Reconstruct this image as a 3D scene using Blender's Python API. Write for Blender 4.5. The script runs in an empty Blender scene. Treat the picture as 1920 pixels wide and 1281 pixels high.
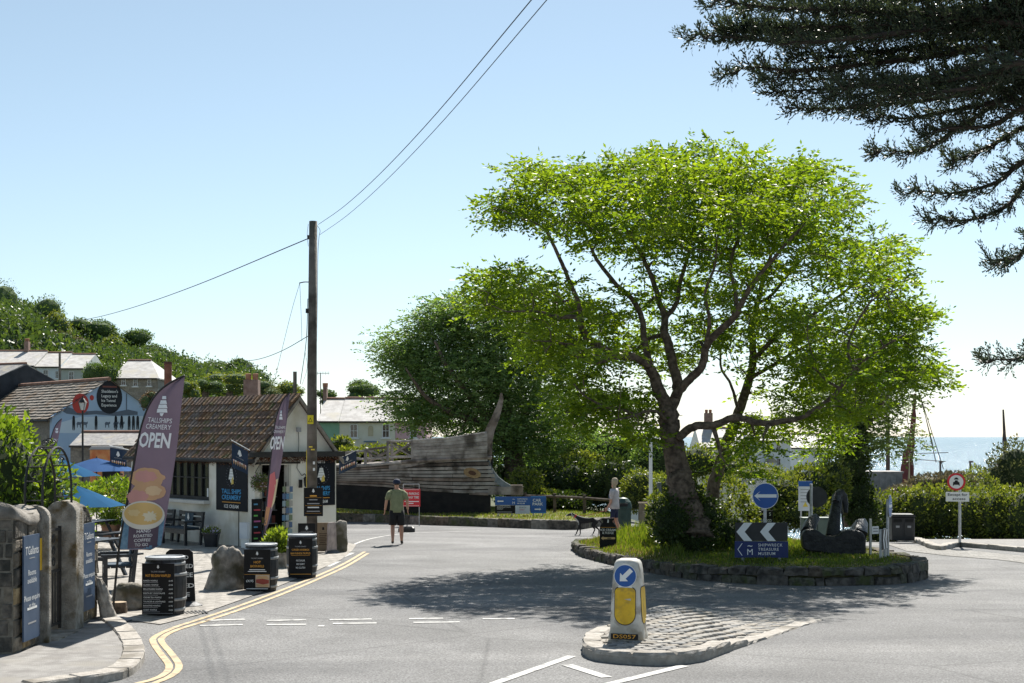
import bpy, bmesh, math, random
from mathutils import noise as mnoise
import numpy as np
from mathutils import Vector, Matrix, Euler
R = math.radians
random.seed(7); rng = np.random.default_rng(7)
sc = bpy.context.scene
col = sc.collection

# ---------------------------------------------------------------- camera, sky, sun, exposure
F = 2666.7            # focal length in photograph pixels (50 mm on a 36 mm frame)
CX, HY = 960.0, 817.0 # image centre column and horizon row
H = 2.68              # eye height above the near road
cam_d = bpy.data.cameras.new('camera'); cam = bpy.data.objects.new('camera', cam_d); col.objects.link(cam)
cam_d.lens = 50; cam_d.sensor_width = 36; cam_d.clip_end = 20000; cam_d.clip_start = 0.1
cam.location = (0, 0, H); cam.rotation_euler = (R(90), 0, 0); cam_d.shift_y = (HY-640.5)/1920.0
sc.camera = cam
SUN_EL = R(47); SUN_AZ = math.atan2(0.24, 0.97)     # azimuth clockwise from +Y
world = bpy.data.worlds.new('World'); sc.world = world; world.use_nodes = True
wn = world.node_tree.nodes; wl = world.node_tree.links
bg = wn['Background']; sky = wn.new('ShaderNodeTexSky'); sky.sky_type = 'NISHITA'
sky.sun_disc = False; sky.sun_elevation = SUN_EL; sky.sun_rotation = SUN_AZ
sky.altitude = 900; sky.air_density = 1.0; sky.dust_density = 0.3; sky.ozone_density = 3.5
hz = wn.new('ShaderNodeHueSaturation'); hz.inputs['Hue'].default_value = 0.482; hz.inputs['Saturation'].default_value = 0.72; hz.inputs['Value'].default_value = 1.0   # summer haze: paler blue all over
wl.new(sky.outputs[0], hz.inputs['Color']); wl.new(hz.outputs[0], bg.inputs[0]); bg.inputs[1].default_value = 0.067
sun_d = bpy.data.lights.new('sun', 'SUN'); sun = bpy.data.objects.new('sun', sun_d); col.objects.link(sun)
sun_d.energy = 4.8; sun_d.angle = R(0.53); sun_d.color = (1.0, 0.95, 0.87)
sdir = Vector((math.sin(SUN_AZ)*math.cos(SUN_EL), math.cos(SUN_AZ)*math.cos(SUN_EL), math.sin(SUN_EL)))
sun.rotation_euler = sdir.to_track_quat('Z', 'Y').to_euler(); sun.location = (20, 30, 40)
vs = sc.view_settings
vs.view_transform = 'Standard'; vs.look = 'None'; vs.gamma = 1; vs.use_curve_mapping = False; vs.exposure = 0.93
sc.cycles.max_bounces = 6; sc.cycles.diffuse_bounces = 3; sc.cycles.transparent_max_bounces = 8
sc.cycles.use_denoising = True

# ---------------------------------------------------------------- ground height and pixel helpers
def sst(a, b, v):
    t = min(1.0, max(0.0, (v-a)/(b-a))); return t*t*(3-2*t)
CREST = [(-400,520),(0,585),(60,600),(120,640),(200,655),(270,685),(330,700),(400,712),(470,715),(500,745),(570,790),(700,830),(2000,830)]
def crest(px):
    for (a,b),(c,d) in zip(CREST, CREST[1:]):
        if px <= c: return b+(d-b)*max(0,(px-a))/(c-a)
    return 830
def g(x, y):
    z = -0.016*max(0.0, min(y, 70)-20)
    s = max(0.0, y-38); z -= 0.064*(s*s/(s+4) if s > 0 else 0)*sst(1.5, 12, x)*(1 if y < 62 else 1)
    if y > 70:
        px = CX+F*x/y
        hill = H-(crest(px)-HY)/F*min(y, 260) - 1.5
        t = sst(112, 185, y)
        z = z*(1-t)+max(hill, -18)*t if px < 640 else z
        e = sst(560, 760, px)*sst(88, 125, y)
        z = z*(1-e) + (-16)*e
    return z
def P(px, py, d): return Vector(((px-CX)/F*d, d, H-(py-HY)/F*d))
def G(px, py):
    lo, hi = 3.0, 160.0
    for d in np.arange(6, 160, 0.5):
        p = P(px, py, d)
        if p.z < g(p.x, d): hi = d; lo = d-0.5; break
    for _ in range(30):
        m = (lo+hi)/2; p = P(px, py, m)
        if p.z < g(p.x, m): hi = m
        else: lo = m
    p = P(px, py, hi); p.z = g(p.x, hi); return p
def Gd(px, d):
    x = (px-CX)/F*d; return Vector((x, d, g(x, d)))

# ---------------------------------------------------------------- materials
MATS = {}
def mat(name, c, c2=None, rough=0.8, scale=6.0, bump=0.0, bscale=None, metal=0.0, spec=0.4, detail=4.0, contrast=(0.35,0.65), trans=0.0, c3=None, s3=1.0, coat=0.0):
    if name in MATS: return MATS[name]
    m = bpy.data.materials.new(name); m.use_nodes = True; MATS[name] = m
    n = m.node_tree.nodes; l = m.node_tree.links; b = n['Principled BSDF']
    b.inputs['Roughness'].default_value = rough; b.inputs['Metallic'].default_value = metal
    b.inputs['Specular IOR Level'].default_value = spec
    b.inputs['Base Color'].default_value = (*c, 1)
    if coat: b.inputs['Coat Weight'].default_value = coat
    if c2 or bump:
        tc = n.new('ShaderNodeTexCoord')
        geo = n.new('ShaderNodeNewGeometry')
        src = geo.outputs['Position']
    if c2:
        t = n.new('ShaderNodeTexNoise'); t.inputs['Scale'].default_value = scale; t.inputs['Detail'].default_value = detail
        l.new(src, t.inputs['Vector'])
        r = n.new('ShaderNodeValToRGB'); r.color_ramp.elements[0].position = contrast[0]; r.color_ramp.elements[1].position = contrast[1]
        r.color_ramp.elements[0].color = (*c, 1); r.color_ramp.elements[1].color = (*c2, 1)
        l.new(t.outputs['Fac'], r.inputs[0]); out = r.outputs[0]
        if c3:
            t3 = n.new('ShaderNodeTexNoise'); t3.inputs['Scale'].default_value = s3; t3.inputs['Detail'].default_value = 5
            l.new(src, t3.inputs['Vector'])
            r3 = n.new('ShaderNodeValToRGB'); r3.color_ramp.elements[0].position = 0.52; r3.color_ramp.elements[1].position = 0.66
            l.new(t3.outputs['Fac'], r3.inputs[0])
            mx = n.new('ShaderNodeMixRGB'); l.new(r3.outputs[0], mx.inputs[0]); l.new(out, mx.inputs[1]); mx.inputs[2].default_value = (*c3, 1)
            out = mx.outputs[0]
        l.new(out, b.inputs['Base Color'])
    if bump:
        t2 = n.new('ShaderNodeTexNoise'); t2.inputs['Scale'].default_value = bscale or scale*3; t2.inputs['Detail'].default_value = 5
        l.new(src, t2.inputs['Vector'])
        bp = n.new('ShaderNodeBump'); bp.inputs['Strength'].default_value = bump; bp.inputs['Distance'].default_value = 0.03
        l.new(t2.outputs['Fac'], bp.inputs['Height']); l.new(bp.outputs[0], b.inputs['Normal'])
    return m
def leafmat(name, dark, light, trans=0.45, yellow=None):
    if name in MATS: return MATS[name]
    m = bpy.data.materials.new(name); m.use_nodes = True; MATS[name] = m
    n = m.node_tree.nodes; l = m.node_tree.links
    for x in list(n):
        if x.type == 'BSDF_PRINCIPLED': n.remove(x)
    out = n['Material Output']
    at = n.new('ShaderNodeAttribute'); at.attribute_name = 'tint'
    r = n.new('ShaderNodeValToRGB'); r.color_ramp.elements[0].color = (*dark, 1); r.color_ramp.elements[1].color = (*light, 1)
    l.new(at.outputs['Fac'], r.inputs[0])
    d = n.new('ShaderNodeBsdfPrincipled'); d.inputs['Roughness'].default_value = 0.45; d.inputs['Specular IOR Level'].default_value = 0.35
    l.new(r.outputs[0], d.inputs['Base Color'])
    t = n.new('ShaderNodeBsdfTranslucent')
    hs = n.new('ShaderNodeMixRGB'); hs.blend_type = 'MULTIPLY'; hs.inputs[0].default_value = 1
    hs.inputs[2].default_value = (*(yellow or (2.2, 2.0, 0.6)), 1)
    l.new(r.outputs[0], hs.inputs[1]); l.new(hs.outputs[0], t.inputs['Color'])
    mx = n.new('ShaderNodeMixShader'); mx.inputs[0].default_value = trans
    l.new(d.outputs[0], mx.inputs[1]); l.new(t.outputs[0], mx.inputs[2]); l.new(mx.outputs[0], out.inputs['Surface'])
    return m

# ---------------------------------------------------------------- mesh builder
class MB:
    def __init__(s): s.v = []; s.f = []
    def add(s, vs, fs):
        o = len(s.v); s.v += [tuple(v) for v in vs]; s.f += [tuple(i+o for i in f) for f in fs]; return s
    def box(s, c, d, rot=None):
        x, y, z = d[0]/2, d[1]/2, d[2]/2; c = Vector(c)
        vs = [Vector(p) for p in ((-x,-y,-z),(x,-y,-z),(x,y,-z),(-x,y,-z),(-x,-y,z),(x,-y,z),(x,y,z),(-x,y,z))]
        if rot is not None:
            M = rot if isinstance(rot, Matrix) else Euler(rot).to_matrix()
            vs = [M @ v for v in vs]
        return s.add([v+c for v in vs], [(0,3,2,1),(4,5,6,7),(0,1,5,4),(1,2,6,5),(2,3,7,6),(3,0,4,7)])
    def cham(s, c, d, b=0.02, rot=None):       # box with chamfered vertical and top edges
        x, y, z = d[0]/2, d[1]/2, d[2]/2; c = Vector(c); vs = []
        for zz, k in ((-z, 0), (z-b, 0), (z, b)):
            X, Y = x-k, y-k
            vs += [(-X+b,-Y,zz),(X-b,-Y,zz),(X,-Y+b,zz),(X,Y-b,zz),(X-b,Y,zz),(-X+b,Y,zz),(-X,Y-b,zz),(-X,-Y+b,zz)]
        vs = [Vector(v) for v in vs]
        if rot is not None:
            M = rot if isinstance(rot, Matrix) else Euler(rot).to_matrix(); vs = [M @ v for v in vs]
        fs = [tuple(range(7,-1,-1)), tuple(range(16,24))]
        for r_ in (0, 8):
            for i in range(8): j = (i+1) % 8; fs.append((r_+i, r_+j, r_+8+j, r_+8+i))
        return s.add([v+c for v in vs], fs)
    def tube(s, pts, r, n=8, cap=True, squash=None):
        pts = [Vector(p) for p in pts]; k = len(pts); rs = r if isinstance(r, (list, tuple)) else [r]*k
        vs = []; fs = []; up = None
        for i, p in enumerate(pts):
            t = (pts[min(i+1,k-1)]-pts[max(i-1,0)]).normalized()
            if up is None: up = t.orthogonal().normalized()
            a = (up - t*up.dot(t));
            a = a.normalized() if a.length > 1e-6 else t.orthogonal().normalized()
            up = a; b = t.cross(a)
            for j in range(n):
                q = 2*math.pi*j/n; vs.append(p+(a*math.cos(q)+b*math.sin(q))*rs[i])
        for i in range(k-1):
            for j in range(n):
                j2 = (j+1) % n; fs.append((i*n+j, i*n+j2, (i+1)*n+j2, (i+1)*n+j))
        if cap: fs.append(tuple(range(n-1,-1,-1))); fs.append(tuple((k-1)*n+j for j in range(n)))
        return s.add(vs, fs)
    def lathe(s, prof, c=(0,0,0), n=20, sx=1, sy=1, power=2.0):
        c = Vector(c); vs = []; fs = []; k = len(prof)
        for r, z in prof:
            for j in range(n):
                a = 2*math.pi*j/n; ca, sa = math.cos(a), math.sin(a)
                if power != 2.0:
                    ca = math.copysign(abs(ca)**(2/power), ca); sa = math.copysign(abs(sa)**(2/power), sa)
                vs.append(c+Vector((r*ca*sx, r*sa*sy, z)))
        for i in range(k-1):
            for j in range(n):
                j2 = (j+1) % n; fs.append((i*n+j, i*n+j2, (i+1)*n+j2, (i+1)*n+j))
        fs.append(tuple(range(n-1,-1,-1))); fs.append(tuple((k-1)*n+j for j in range(n)))
        return s.add(vs, fs)
    def loft(s, rings, cap=True):              # rings: lists of equal length
        n = len(rings[0]); vs = [v for r_ in rings for v in r_]; fs = []
        for i in range(len(rings)-1):
            for j in range(n): j2 = (j+1) % n; fs.append((i*n+j, i*n+j2, (i+1)*n+j2, (i+1)*n+j))
        if cap: fs.append(tuple(range(n-1,-1,-1))); fs.append(tuple((len(rings)-1)*n+j for j in range(n)))
        return s.add(vs, fs)
    def prism(s, outline, y0, y1):             # outline in (x,z), thickness along y (front face at y0)
        n = len(outline); vs = [(x, y0, z) for x, z in outline]+[(x, y1, z) for x, z in outline]
        fs = [tuple(range(n)), tuple(range(2*n-1, n-1, -1))]
        for i in range(n): j = (i+1) % n; fs.append((j, i, n+i, n+j))
        return s.add(vs, fs)
    def slab(s, outline, z0, z1, zf=None):     # outline in (x,y), vertical prism; zf(x,y) adds ground height
        n = len(outline); q = zf or (lambda x, y: 0)
        vs = [(x, y, z0+q(x,y)) for x, y in outline]+[(x, y, z1+q(x,y)) for x, y in outline]
        fs = [tuple(range(n-1,-1,-1)), tuple(range(n, 2*n))]
        for i in range(n): j = (i+1) % n; fs.append((i, j, n+j, n+i))
        return s.add(vs, fs)
    def quad(s, a, b, c, d): return s.add([a,b,c,d], [(0,1,2,3)])
    def mesh(s, name, m, smooth=False):
        me = bpy.data.meshes.new(name); me.from_pydata(s.v, [], s.f); me.validate()
        if m: me.materials.append(m)
        if smooth: me.shade_smooth()
        return me
    def build(s, name, m, parent=None, smooth=False, loc=None, rotz=0):
        o = bpy.data.objects.new(name, s.mesh(name, m, smooth)); col.objects.link(o)
        if parent: o.parent = parent
        if loc is not None: o.location = loc
        if rotz: o.rotation_euler = (0, 0, rotz)
        return o
def fixn(o):
    bm = bmesh.new(); bm.from_mesh(o.data); bmesh.ops.recalc_face_normals(bm, faces=bm.faces); bm.to_mesh(o.data); bm.free(); return o
def tag(o, label=None, cat=None, group=None, kind=None):
    if label: o['label'] = label
    if cat: o['category'] = cat
    if group: o['group'] = group
    if kind: o['kind'] = kind
    return o
def thing(name, label, cat, loc=(0,0,0), rotz=0, group=None):
    o = bpy.data.objects.new(name, None); col.objects.link(o); o.location = loc; o.rotation_euler = (0,0,rotz)
    o.empty_display_size = 0.2
    return tag(o, label, cat, group)
def inst(name, me, parent, loc=(0,0,0), rot=(0,0,0), scale=(1,1,1)):
    o = bpy.data.objects.new(name, me); col.objects.link(o); o.parent = parent
    o.location = loc; o.rotation_euler = rot; o.scale = scale; return o
def face_cam(p): return -math.atan2(p[0], p[1])   # rotz that turns local -Y towards the camera

# text as mesh: local x right, z up, facing -Y
_TC = {}
def text_geo(body, bold=0.0, align='CENTER', spacing=1.0):
    k = (body, bold, align, spacing)
    if k not in _TC:
        cu = bpy.data.curves.new('t', 'FONT'); cu.body = body; cu.size = 1.0; cu.align_x = align; cu.align_y = 'CENTER'
        cu.offset = bold; cu.resolution_u = 2; cu.space_character = spacing
        ob = bpy.data.objects.new('t', cu); me = bpy.data.meshes.new_from_object(ob)
        _TC[k] = ([(v.co.x, v.co.y) for v in me.vertices], [tuple(p.vertices) for p in me.polygons])
        bpy.data.objects.remove(ob); bpy.data.curves.remove(cu); bpy.data.meshes.remove(me)
    return _TC[k]
def text(body, size, x, z, y, m, parent, bold=0.0, align='CENTER', width=None, fmap=None, name='lettering', spacing=1.0, slant=0.0):
    vs, fs = text_geo(body, bold, align, spacing)
    if not vs: return None
    w = max(v[0] for v in vs)-min(v[0] for v in vs)
    sx = size if width is None else width/w
    b = MB(); out = []
    for (a, c) in vs:
        X, Z = x+a*sx+c*size*slant, z+c*size
        out.append(fmap(X, Z) if fmap else (X, y, Z))
    b.add(out, fs); return b.build(name, m, parent)
def disc(b, cx, cz, r, y, n=28, sx=1.0):
    return b.add([(cx+r*sx*math.cos(2*math.pi*i/n), y, cz+r*math.sin(2*math.pi*i/n)) for i in range(n)], [tuple(range(n))])
def flat(name, polys, y, m, parent, fmap=None):
    b = MB()
    for p in polys: b.add([(fmap(x, z) if fmap else (x, y, z)) for x, z in p], [tuple(range(len(p)))])
    return b.build(name, m, parent)

def pbar(t, x, z, w, h, y, m, fmap=None):     # a line of print too small to read
    return flat('print_line', [[(x-w/2,z-h/2),(x+w/2,z-h/2),(x+w/2,z+h/2),(x-w/2,z+h/2)]], y, m, t, fmap)
# plain paints
def paint(name, c, rough=0.5, spec=0.4): return mat(name, c, None, rough, spec=spec)
WHITE = paint('white_print', (0.78,0.79,0.78)); BLACK = mat('black_paint', (0.012,0.012,0.014), (0.025,0.025,0.027), 0.55, 3, spec=.25)
GOLD = paint('amber_print', (0.75,0.36,0.05)); SKYB = paint('sky_blue_print', (0.05,0.36,0.72)); YEL = paint('yellow_print', (0.8,0.6,0.08))
GREYP = paint('grey_print', (0.35,0.35,0.36)); BLUE = mat('blue_sign', (0.012,0.085,0.32), (0.018,0.1,0.36), 0.4, 2)
NAVY = mat('navy_sign', (0.010,0.025,0.12), (0.014,0.032,0.15), 0.45, 2); RED = mat('red_sign', (0.6,0.02,0.035), (0.66,0.03,0.045), 0.45, 3)
BOARD = mat('board_black', (0.009,0.009,0.010), (0.015,0.015,0.016), 0.6, 4, spec=.2)
GALV = mat('galvanised', (0.38,0.39,0.4), (0.5,0.51,0.52), 0.45, 12, metal=0.6)
IRON = mat('wrought_iron', (0.012,0.012,0.013), (0.03,0.028,0.026), 0.5, 20)
GRANITE = mat('granite', (0.20,0.18,0.155), (0.36,0.33,0.29), 0.9, 9, bump=0.6, bscale=30, c3=(0.10,0.09,0.06), s3=2.2)
GRANITE_D = mat('dark_stone', (0.05,0.045,0.04), (0.145,0.13,0.11), 0.95, 7, bump=0.8, bscale=22, c3=(0.035,0.035,0.03), s3=3)
STONE_SET = [GRANITE_D, mat('brown_stone', (0.07,0.056,0.042), (0.165,0.138,0.105), 0.95, 9, bump=0.9, bscale=26, c3=(0.05,0.05,0.035), s3=4), mat('mossy_stone', (0.055,0.055,0.04), (0.13,0.126,0.09), 0.95, 11, bump=0.9, bscale=30, c3=(0.07,0.085,0.03), s3=3.5), mat('pale_stone', (0.14,0.13,0.115), (0.27,0.25,0.22), 0.95, 8, bump=0.9, bscale=24, c3=(0.08,0.075,0.06), s3=3)]
KERB = mat('kerb_granite', (0.30,0.275,0.24), (0.44,0.41,0.37), 0.9, 14, bump=0.4, bscale=50, c3=(0.2,0.18,0.15), s3=1.6)
CONC = mat('weathered_concrete', (0.17,0.155,0.13), (0.40,0.375,0.33), 0.95, 5, bump=0.9, bscale=45, c3=(0.12,0.09,0.045), s3=4.5, detail=8)
RENDER = mat('cream_render', (0.76,0.73,0.64), (0.84,0.81,0.73), 0.9, 2.5, bump=0.15, bscale=25, c3=(0.6,0.55,0.44), s3=1.1)
WOODW = mat('weathered_wood', (0.10,0.085,0.07), (0.22,0.19,0.165), 0.9, 3.5, bump=0.5, bscale=14, c3=(0.06,0.05,0.042), s3=2)
BARK = mat('bark', (0.065,0.048,0.037), (0.19,0.145,0.11), 0.95, 10, bump=1.0, bscale=18)
SLATE = mat('slate_roof', (0.17,0.165,0.165), (0.31,0.30,0.29), 0.75, 4, bump=0.3, bscale=12, c3=(0.33,0.30,0.24), s3=1.3)
GLASS = mat('window_glass', (0.015,0.018,0.02), None, 0.06, spec=0.8)
SKIN = paint('skin', (0.50,0.27,0.19), 0.55)
# ================================================================ SETTING: ground, road, sea
def brickmat(name, c1, c2, mortar, sx, sy, bump=0.6, rot=0.0, msize=0.06, wall=False):
    if name in MATS: return MATS[name]
    m = bpy.data.materials.new(name); m.use_nodes = True; MATS[name] = m
    n = m.node_tree.nodes; l = m.node_tree.links; b = n['Principled BSDF']; b.inputs['Roughness'].default_value = 0.9
    ge = n.new('ShaderNodeNewGeometry'); mp = n.new('ShaderNodeMapping'); l.new(ge.outputs['Position'], mp.inputs[0])
    mp.inputs['Rotation'].default_value = (R(90) if wall else 0, 0, rot)
    wob = n.new('ShaderNodeTexNoise'); wob.inputs['Scale'].default_value = 3; l.new(mp.outputs[0], wob.inputs['Vector'])
    ad = n.new('ShaderNodeVectorMath'); ad.operation = 'MULTIPLY_ADD'; ad.inputs[1].default_value = (0.12,0.12,0.12)
    l.new(wob.outputs['Color'], ad.inputs[0]); l.new(mp.outputs[0], ad.inputs[2])
    t = n.new('ShaderNodeTexBrick'); t.inputs['Scale'].default_value = 1; t.inputs['Brick Width'].default_value = sx; t.inputs['Row Height'].default_value = sy
    t.inputs['Mortar Size'].default_value = msize*sy; t.inputs['Color1'].default_value = (*c1,1); t.inputs['Color2'].default_value = (*c2,1); t.inputs['Mortar'].default_value = (*mortar,1)
    t.inputs['Mortar Smooth'].default_value = 0.4
    l.new(ad.outputs[0], t.inputs['Vector'])
    ns = n.new('ShaderNodeTexNoise'); ns.inputs['Scale'].default_value = 9; ns.inputs['Detail'].default_value = 6; l.new(ge.outputs['Position'], ns.inputs['Vector'])
    mx = n.new('ShaderNodeMixRGB'); mx.blend_type = 'OVERLAY'; mx.inputs[0].default_value = 0.6; l.new(t.outputs['Color'], mx.inputs[1]); l.new(ns.outputs['Fac'], mx.inputs[2])
    l.new(mx.outputs[0], b.inputs['Base Color'])
    bp = n.new('ShaderNodeBump'); bp.inputs['Strength'].default_value = bump; bp.inputs['Distance'].default_value = 0.02; bp.invert = True
    l.new(t.outputs['Fac'], bp.inputs['Height']); l.new(bp.outputs[0], b.inputs['Normal'])
    return m
def asphalt():
    m = mat('asphalt', (0.132,0.131,0.133), (0.178,0.176,0.173), 0.85, 0.9, bump=0.35, bscale=90, contrast=(0.3,0.7), c3=(0.118,0.118,0.12), s3=0.35)
    n = m.node_tree.nodes; l = m.node_tree.links; b = n['Principled BSDF']
    src = b.inputs['Base Color'].links[0].from_socket
    ge = n.new('ShaderNodeNewGeometry')
    ns = n.new('ShaderNodeTexNoise'); ns.inputs['Scale'].default_value = 38; ns.inputs['Detail'].default_value = 3; l.new(ge.outputs['Position'], ns.inputs['Vector'])
    mx = n.new('ShaderNodeMixRGB'); mx.blend_type = 'OVERLAY'; mx.inputs[0].default_value = 0.75; l.new(src, mx.inputs[1]); l.new(ns.outputs['Fac'], mx.inputs[2])
    ag = n.new('ShaderNodeTexVoronoi'); ag.inputs['Scale'].default_value = 55; l.new(ge.outputs['Position'], ag.inputs['Vector']); agm = n.new('ShaderNodeMixRGB'); agm.blend_type = 'OVERLAY'; agm.inputs[0].default_value = .45; l.new(mx.outputs[0], agm.inputs[1]); l.new(ag.outputs['Color'], agm.inputs[2]); bwn = n.new('ShaderNodeRGBToBW'); l.new(agm.outputs[0], bwn.inputs[0]); mx = bwn
    # cracks / tar seams
    v = n.new('ShaderNodeTexVoronoi'); v.feature = 'DISTANCE_TO_EDGE'; v.inputs['Scale'].default_value = 0.16; l.new(ge.outputs['Position'], v.inputs['Vector'])
    rr = n.new('ShaderNodeValToRGB'); rr.color_ramp.elements[0].position = 0.0; rr.color_ramp.elements[1].position = 0.006
    rr.color_ramp.elements[0].color = (0.7,0.7,0.7,1); l.new(v.outputs['Distance'], rr.inputs[0])
    m2 = n.new('ShaderNodeMixRGB'); m2.blend_type = 'MULTIPLY'; m2.inputs[0].default_value = 1; l.new(mx.outputs[0], m2.inputs[1]); l.new(rr.outputs[0], m2.inputs[2])
    # broad wear: paler polished wheel tracks and darker damp-stained areas
    wv = n.new('ShaderNodeTexNoise'); wv.inputs['Scale'].default_value = 0.22; wv.inputs['Detail'].default_value = 4; wv.inputs['Distortion'].default_value = 1.2; mpx = n.new('ShaderNodeMapping'); mpx.inputs['Scale'].default_value = (0.45,1.6,1); mpx.inputs['Rotation'].default_value = (0,0,0.25); l.new(ge.outputs['Position'], mpx.inputs[0]); l.new(mpx.outputs[0], wv.inputs['Vector'])
    wr_ = n.new('ShaderNodeValToRGB'); wr_.color_ramp.elements[0].position = .32; wr_.color_ramp.elements[1].position = .68; wr_.color_ramp.elements[0].color = (.72,.72,.73,1); wr_.color_ramp.elements[1].color = (1.22,1.21,1.19,1); l.new(wv.outputs['Fac'], wr_.inputs[0])
    m3 = n.new('ShaderNodeMixRGB'); m3.blend_type = 'MULTIPLY'; m3.inputs[0].default_value = 1; l.new(m2.outputs[0], m3.inputs[1]); l.new(wr_.outputs[0], m3.inputs[2])
    l.new(m3.outputs[0], b.inputs['Base Color']); return m
ASPH = asphalt()
xs = sorted(set([round(v, 3) for v in list(np.arange(-30, 30.01, 0.5))+list(np.arange(-110, -30, 4))+list(np.arange(30, 110, 4))+[-900,-600,-400,-300,-240,-200,-170,-140,-120,120,150,200,300,500,900]]))
ys = sorted(set([round(v, 3) for v in list(np.arange(8, 72.01, 0.5))+list(np.arange(74, 280, 4))+[-60,-20,0,4,300,340,400,500,700]]))
gv = [(x, y, g(x, y)) for y in ys for x in xs]; nx = len(xs)
gf = [(j*nx+i, j*nx+i+1, (j+1)*nx+i+1, (j+1)*nx+i) for j in range(len(ys)-1) for i in range(nx-1)]
near = [k for k, f in enumerate(gf) if gv[f[0]][1] < 62 and -40 < gv[f[0]][0] < 60]
ns_ = set(near)
b = MB(); b.v = gv; b.f = [gf[k] for k in near]; road = b.build('road', ASPH, smooth=True); tag(road, kind='structure')
b = MB(); b.v = gv; b.f = [f for k, f in enumerate(gf) if k not in ns_]
EARTH = mat('hill_ground', (0.035,0.05,0.015), (0.08,0.085,0.035), 0.95, 0.4, bump=0.5, bscale=2)
tag(b.build('terrain', EARTH, smooth=True), kind='structure')
def seamat():
    m = bpy.data.materials.new('sea'); m.use_nodes = True; n = m.node_tree.nodes; l = m.node_tree.links; b = n['Principled BSDF']
    b.inputs['Base Color'].default_value = (0.015,0.09,0.15,1); b.inputs['Roughness'].default_value = 0.16; b.inputs['IOR'].default_value = 1.33
    ge = n.new('ShaderNodeNewGeometry')
    mp = n.new('ShaderNodeMapping'); mp.inputs['Scale'].default_value = (1,0.55,1); l.new(ge.outputs['Position'], mp.inputs[0])
    a = n.new('ShaderNodeTexNoise'); a.inputs['Scale'].default_value = 0.5; a.inputs['Detail'].default_value = 6; a.inputs['Roughness'].default_value = 0.65; l.new(mp.outputs[0], a.inputs['Vector'])
    bp = n.new('ShaderNodeBump'); bp.inputs['Strength'].default_value = 1.0; bp.inputs['Distance'].default_value = 1.1
    l.new(a.outputs['Fac'], bp.inputs['Height']); l.new(bp.outputs[0], b.inputs['Normal']); return m
b = MB().quad((-9000,95,-13),(9000,95,-13),(9000,16000,-13),(-9000,16000,-13)); tag(b.build('sea', seamat()), kind='structure')

def resample(pts, step):
    pts = [Vector(p) for p in pts]; out = [pts[0]]; acc = 0.0
    for a, c in zip(pts, pts[1:]):
        L = (c-a).length; t = step-acc
        while t <= L: out.append(a+(c-a)*(t/L)); t += step
        acc = (acc+L) % step if L+acc >= step else acc+L
    if (out[-1]-pts[-1]).length > 0.02: out.append(pts[-1])
    return out
def smooth_path(pts, k=6):
    pts = [Vector(p) for p in pts]; q = [pts[0]*2-pts[1]]+pts+[pts[-1]*2-pts[-2]]; out = []
    for i in range(1, len(q)-2):
        a, b_, c, d = q[i-1], q[i], q[i+1], q[i+2]
        for j in range(k):
            t = j/k; out.append(0.5*((2*b_)+(c-a)*t+(2*a-5*b_+4*c-d)*t*t+(3*b_-a-3*c+d)*t**3))
    out.append(pts[-1]); return out
def ribbon(name, pts, w, m, dz=0.007, worn=0):
    pts = resample(pts, 0.25); b = MB(); vs = []
    for i, p in enumerate(pts):
        t = pts[min(i+1,len(pts)-1)]-pts[max(i-1,0)]; nrm = Vector((-t.y, t.x, 0)).normalized()
        for sgn in (-1, 1):
            q = p+nrm*sgn*w/2; vs.append((q.x, q.y, g(q.x, q.y)+dz))
    b.add(vs, [(2*i, 2*i+1, 2*i+3, 2*i+2) for i in range(len(pts)-1)])
    return tag(b.build(name, m), kind='structure')
YLINE = mat('yellow_line_paint', (0.46,0.35,0.21), (0.56,0.44,0.28), 0.85, 5, c3=(0.30,0.25,0.18), s3=7)
WLINE = mat('white_line_paint', (0.46,0.455,0.44), (0.58,0.575,0.55), 0.85, 6, c3=(0.24,0.24,0.235), s3=7)
yl = [(255,1283),(290,1274),(312,1262),(317,1248),(303,1229),(288,1207),(289,1196),(318,1181),(380,1160),(445,1138),(521,1110),(596,1080),(646,1057),(684,1035)]
yr = [(285,1284),(318,1270),(333,1258),(335,1246),(321,1226),(304,1206),(304,1197),(326,1184),(380,1167),(452,1143),(528,1115),(600,1085),(650,1062),(690,1038)]
for q in (yl, yr): ribbon('yellow_road_line', smooth_path([G(*p) for p in q]), 0.085, YLINE)
for a, c in (((383,1164.5),(459,1162)),((375,1174),(455,1172)),((500,1164.5),(574,1163)),((500,1172),(574,1171.5)),((618,1163),(697,1161.5)),((624,1170),(706,1169)),((767,1161),(832,1160)),((775,1168),(862,1167)),((905,1161),(965,1161)),((596,1174.5),(608,1174.5))):
    ribbon('give_way_dash', [G(*a), G(*c)], 0.13, WLINE)
ribbon('white_road_line', [G(925,1283), G(1072,1231)], 0.12, WLINE); ribbon('white_road_line', [G(1062,1247), G(1138,1271)], 0.14, WLINE)
ribbon('white_road_line', [G(1140,1284), G(1283,1249)], 0.13, WLINE)
ribbon('white_road_line', smooth_path([G(652,1026), G(690,1012), G(740,1003), G(800,999), G(900,996)]), 0.09, WLINE)
ribbon('white_road_line', [G(290,1168), G(372,1150)], 0.12, WLINE); ribbon('white_road_line', [G(612,1063), G(634,1053)], 0.16, WLINE)
ribbon('white_road_line', [G(640,1046), G(662,1037)], 0.12, WLINE)

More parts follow.
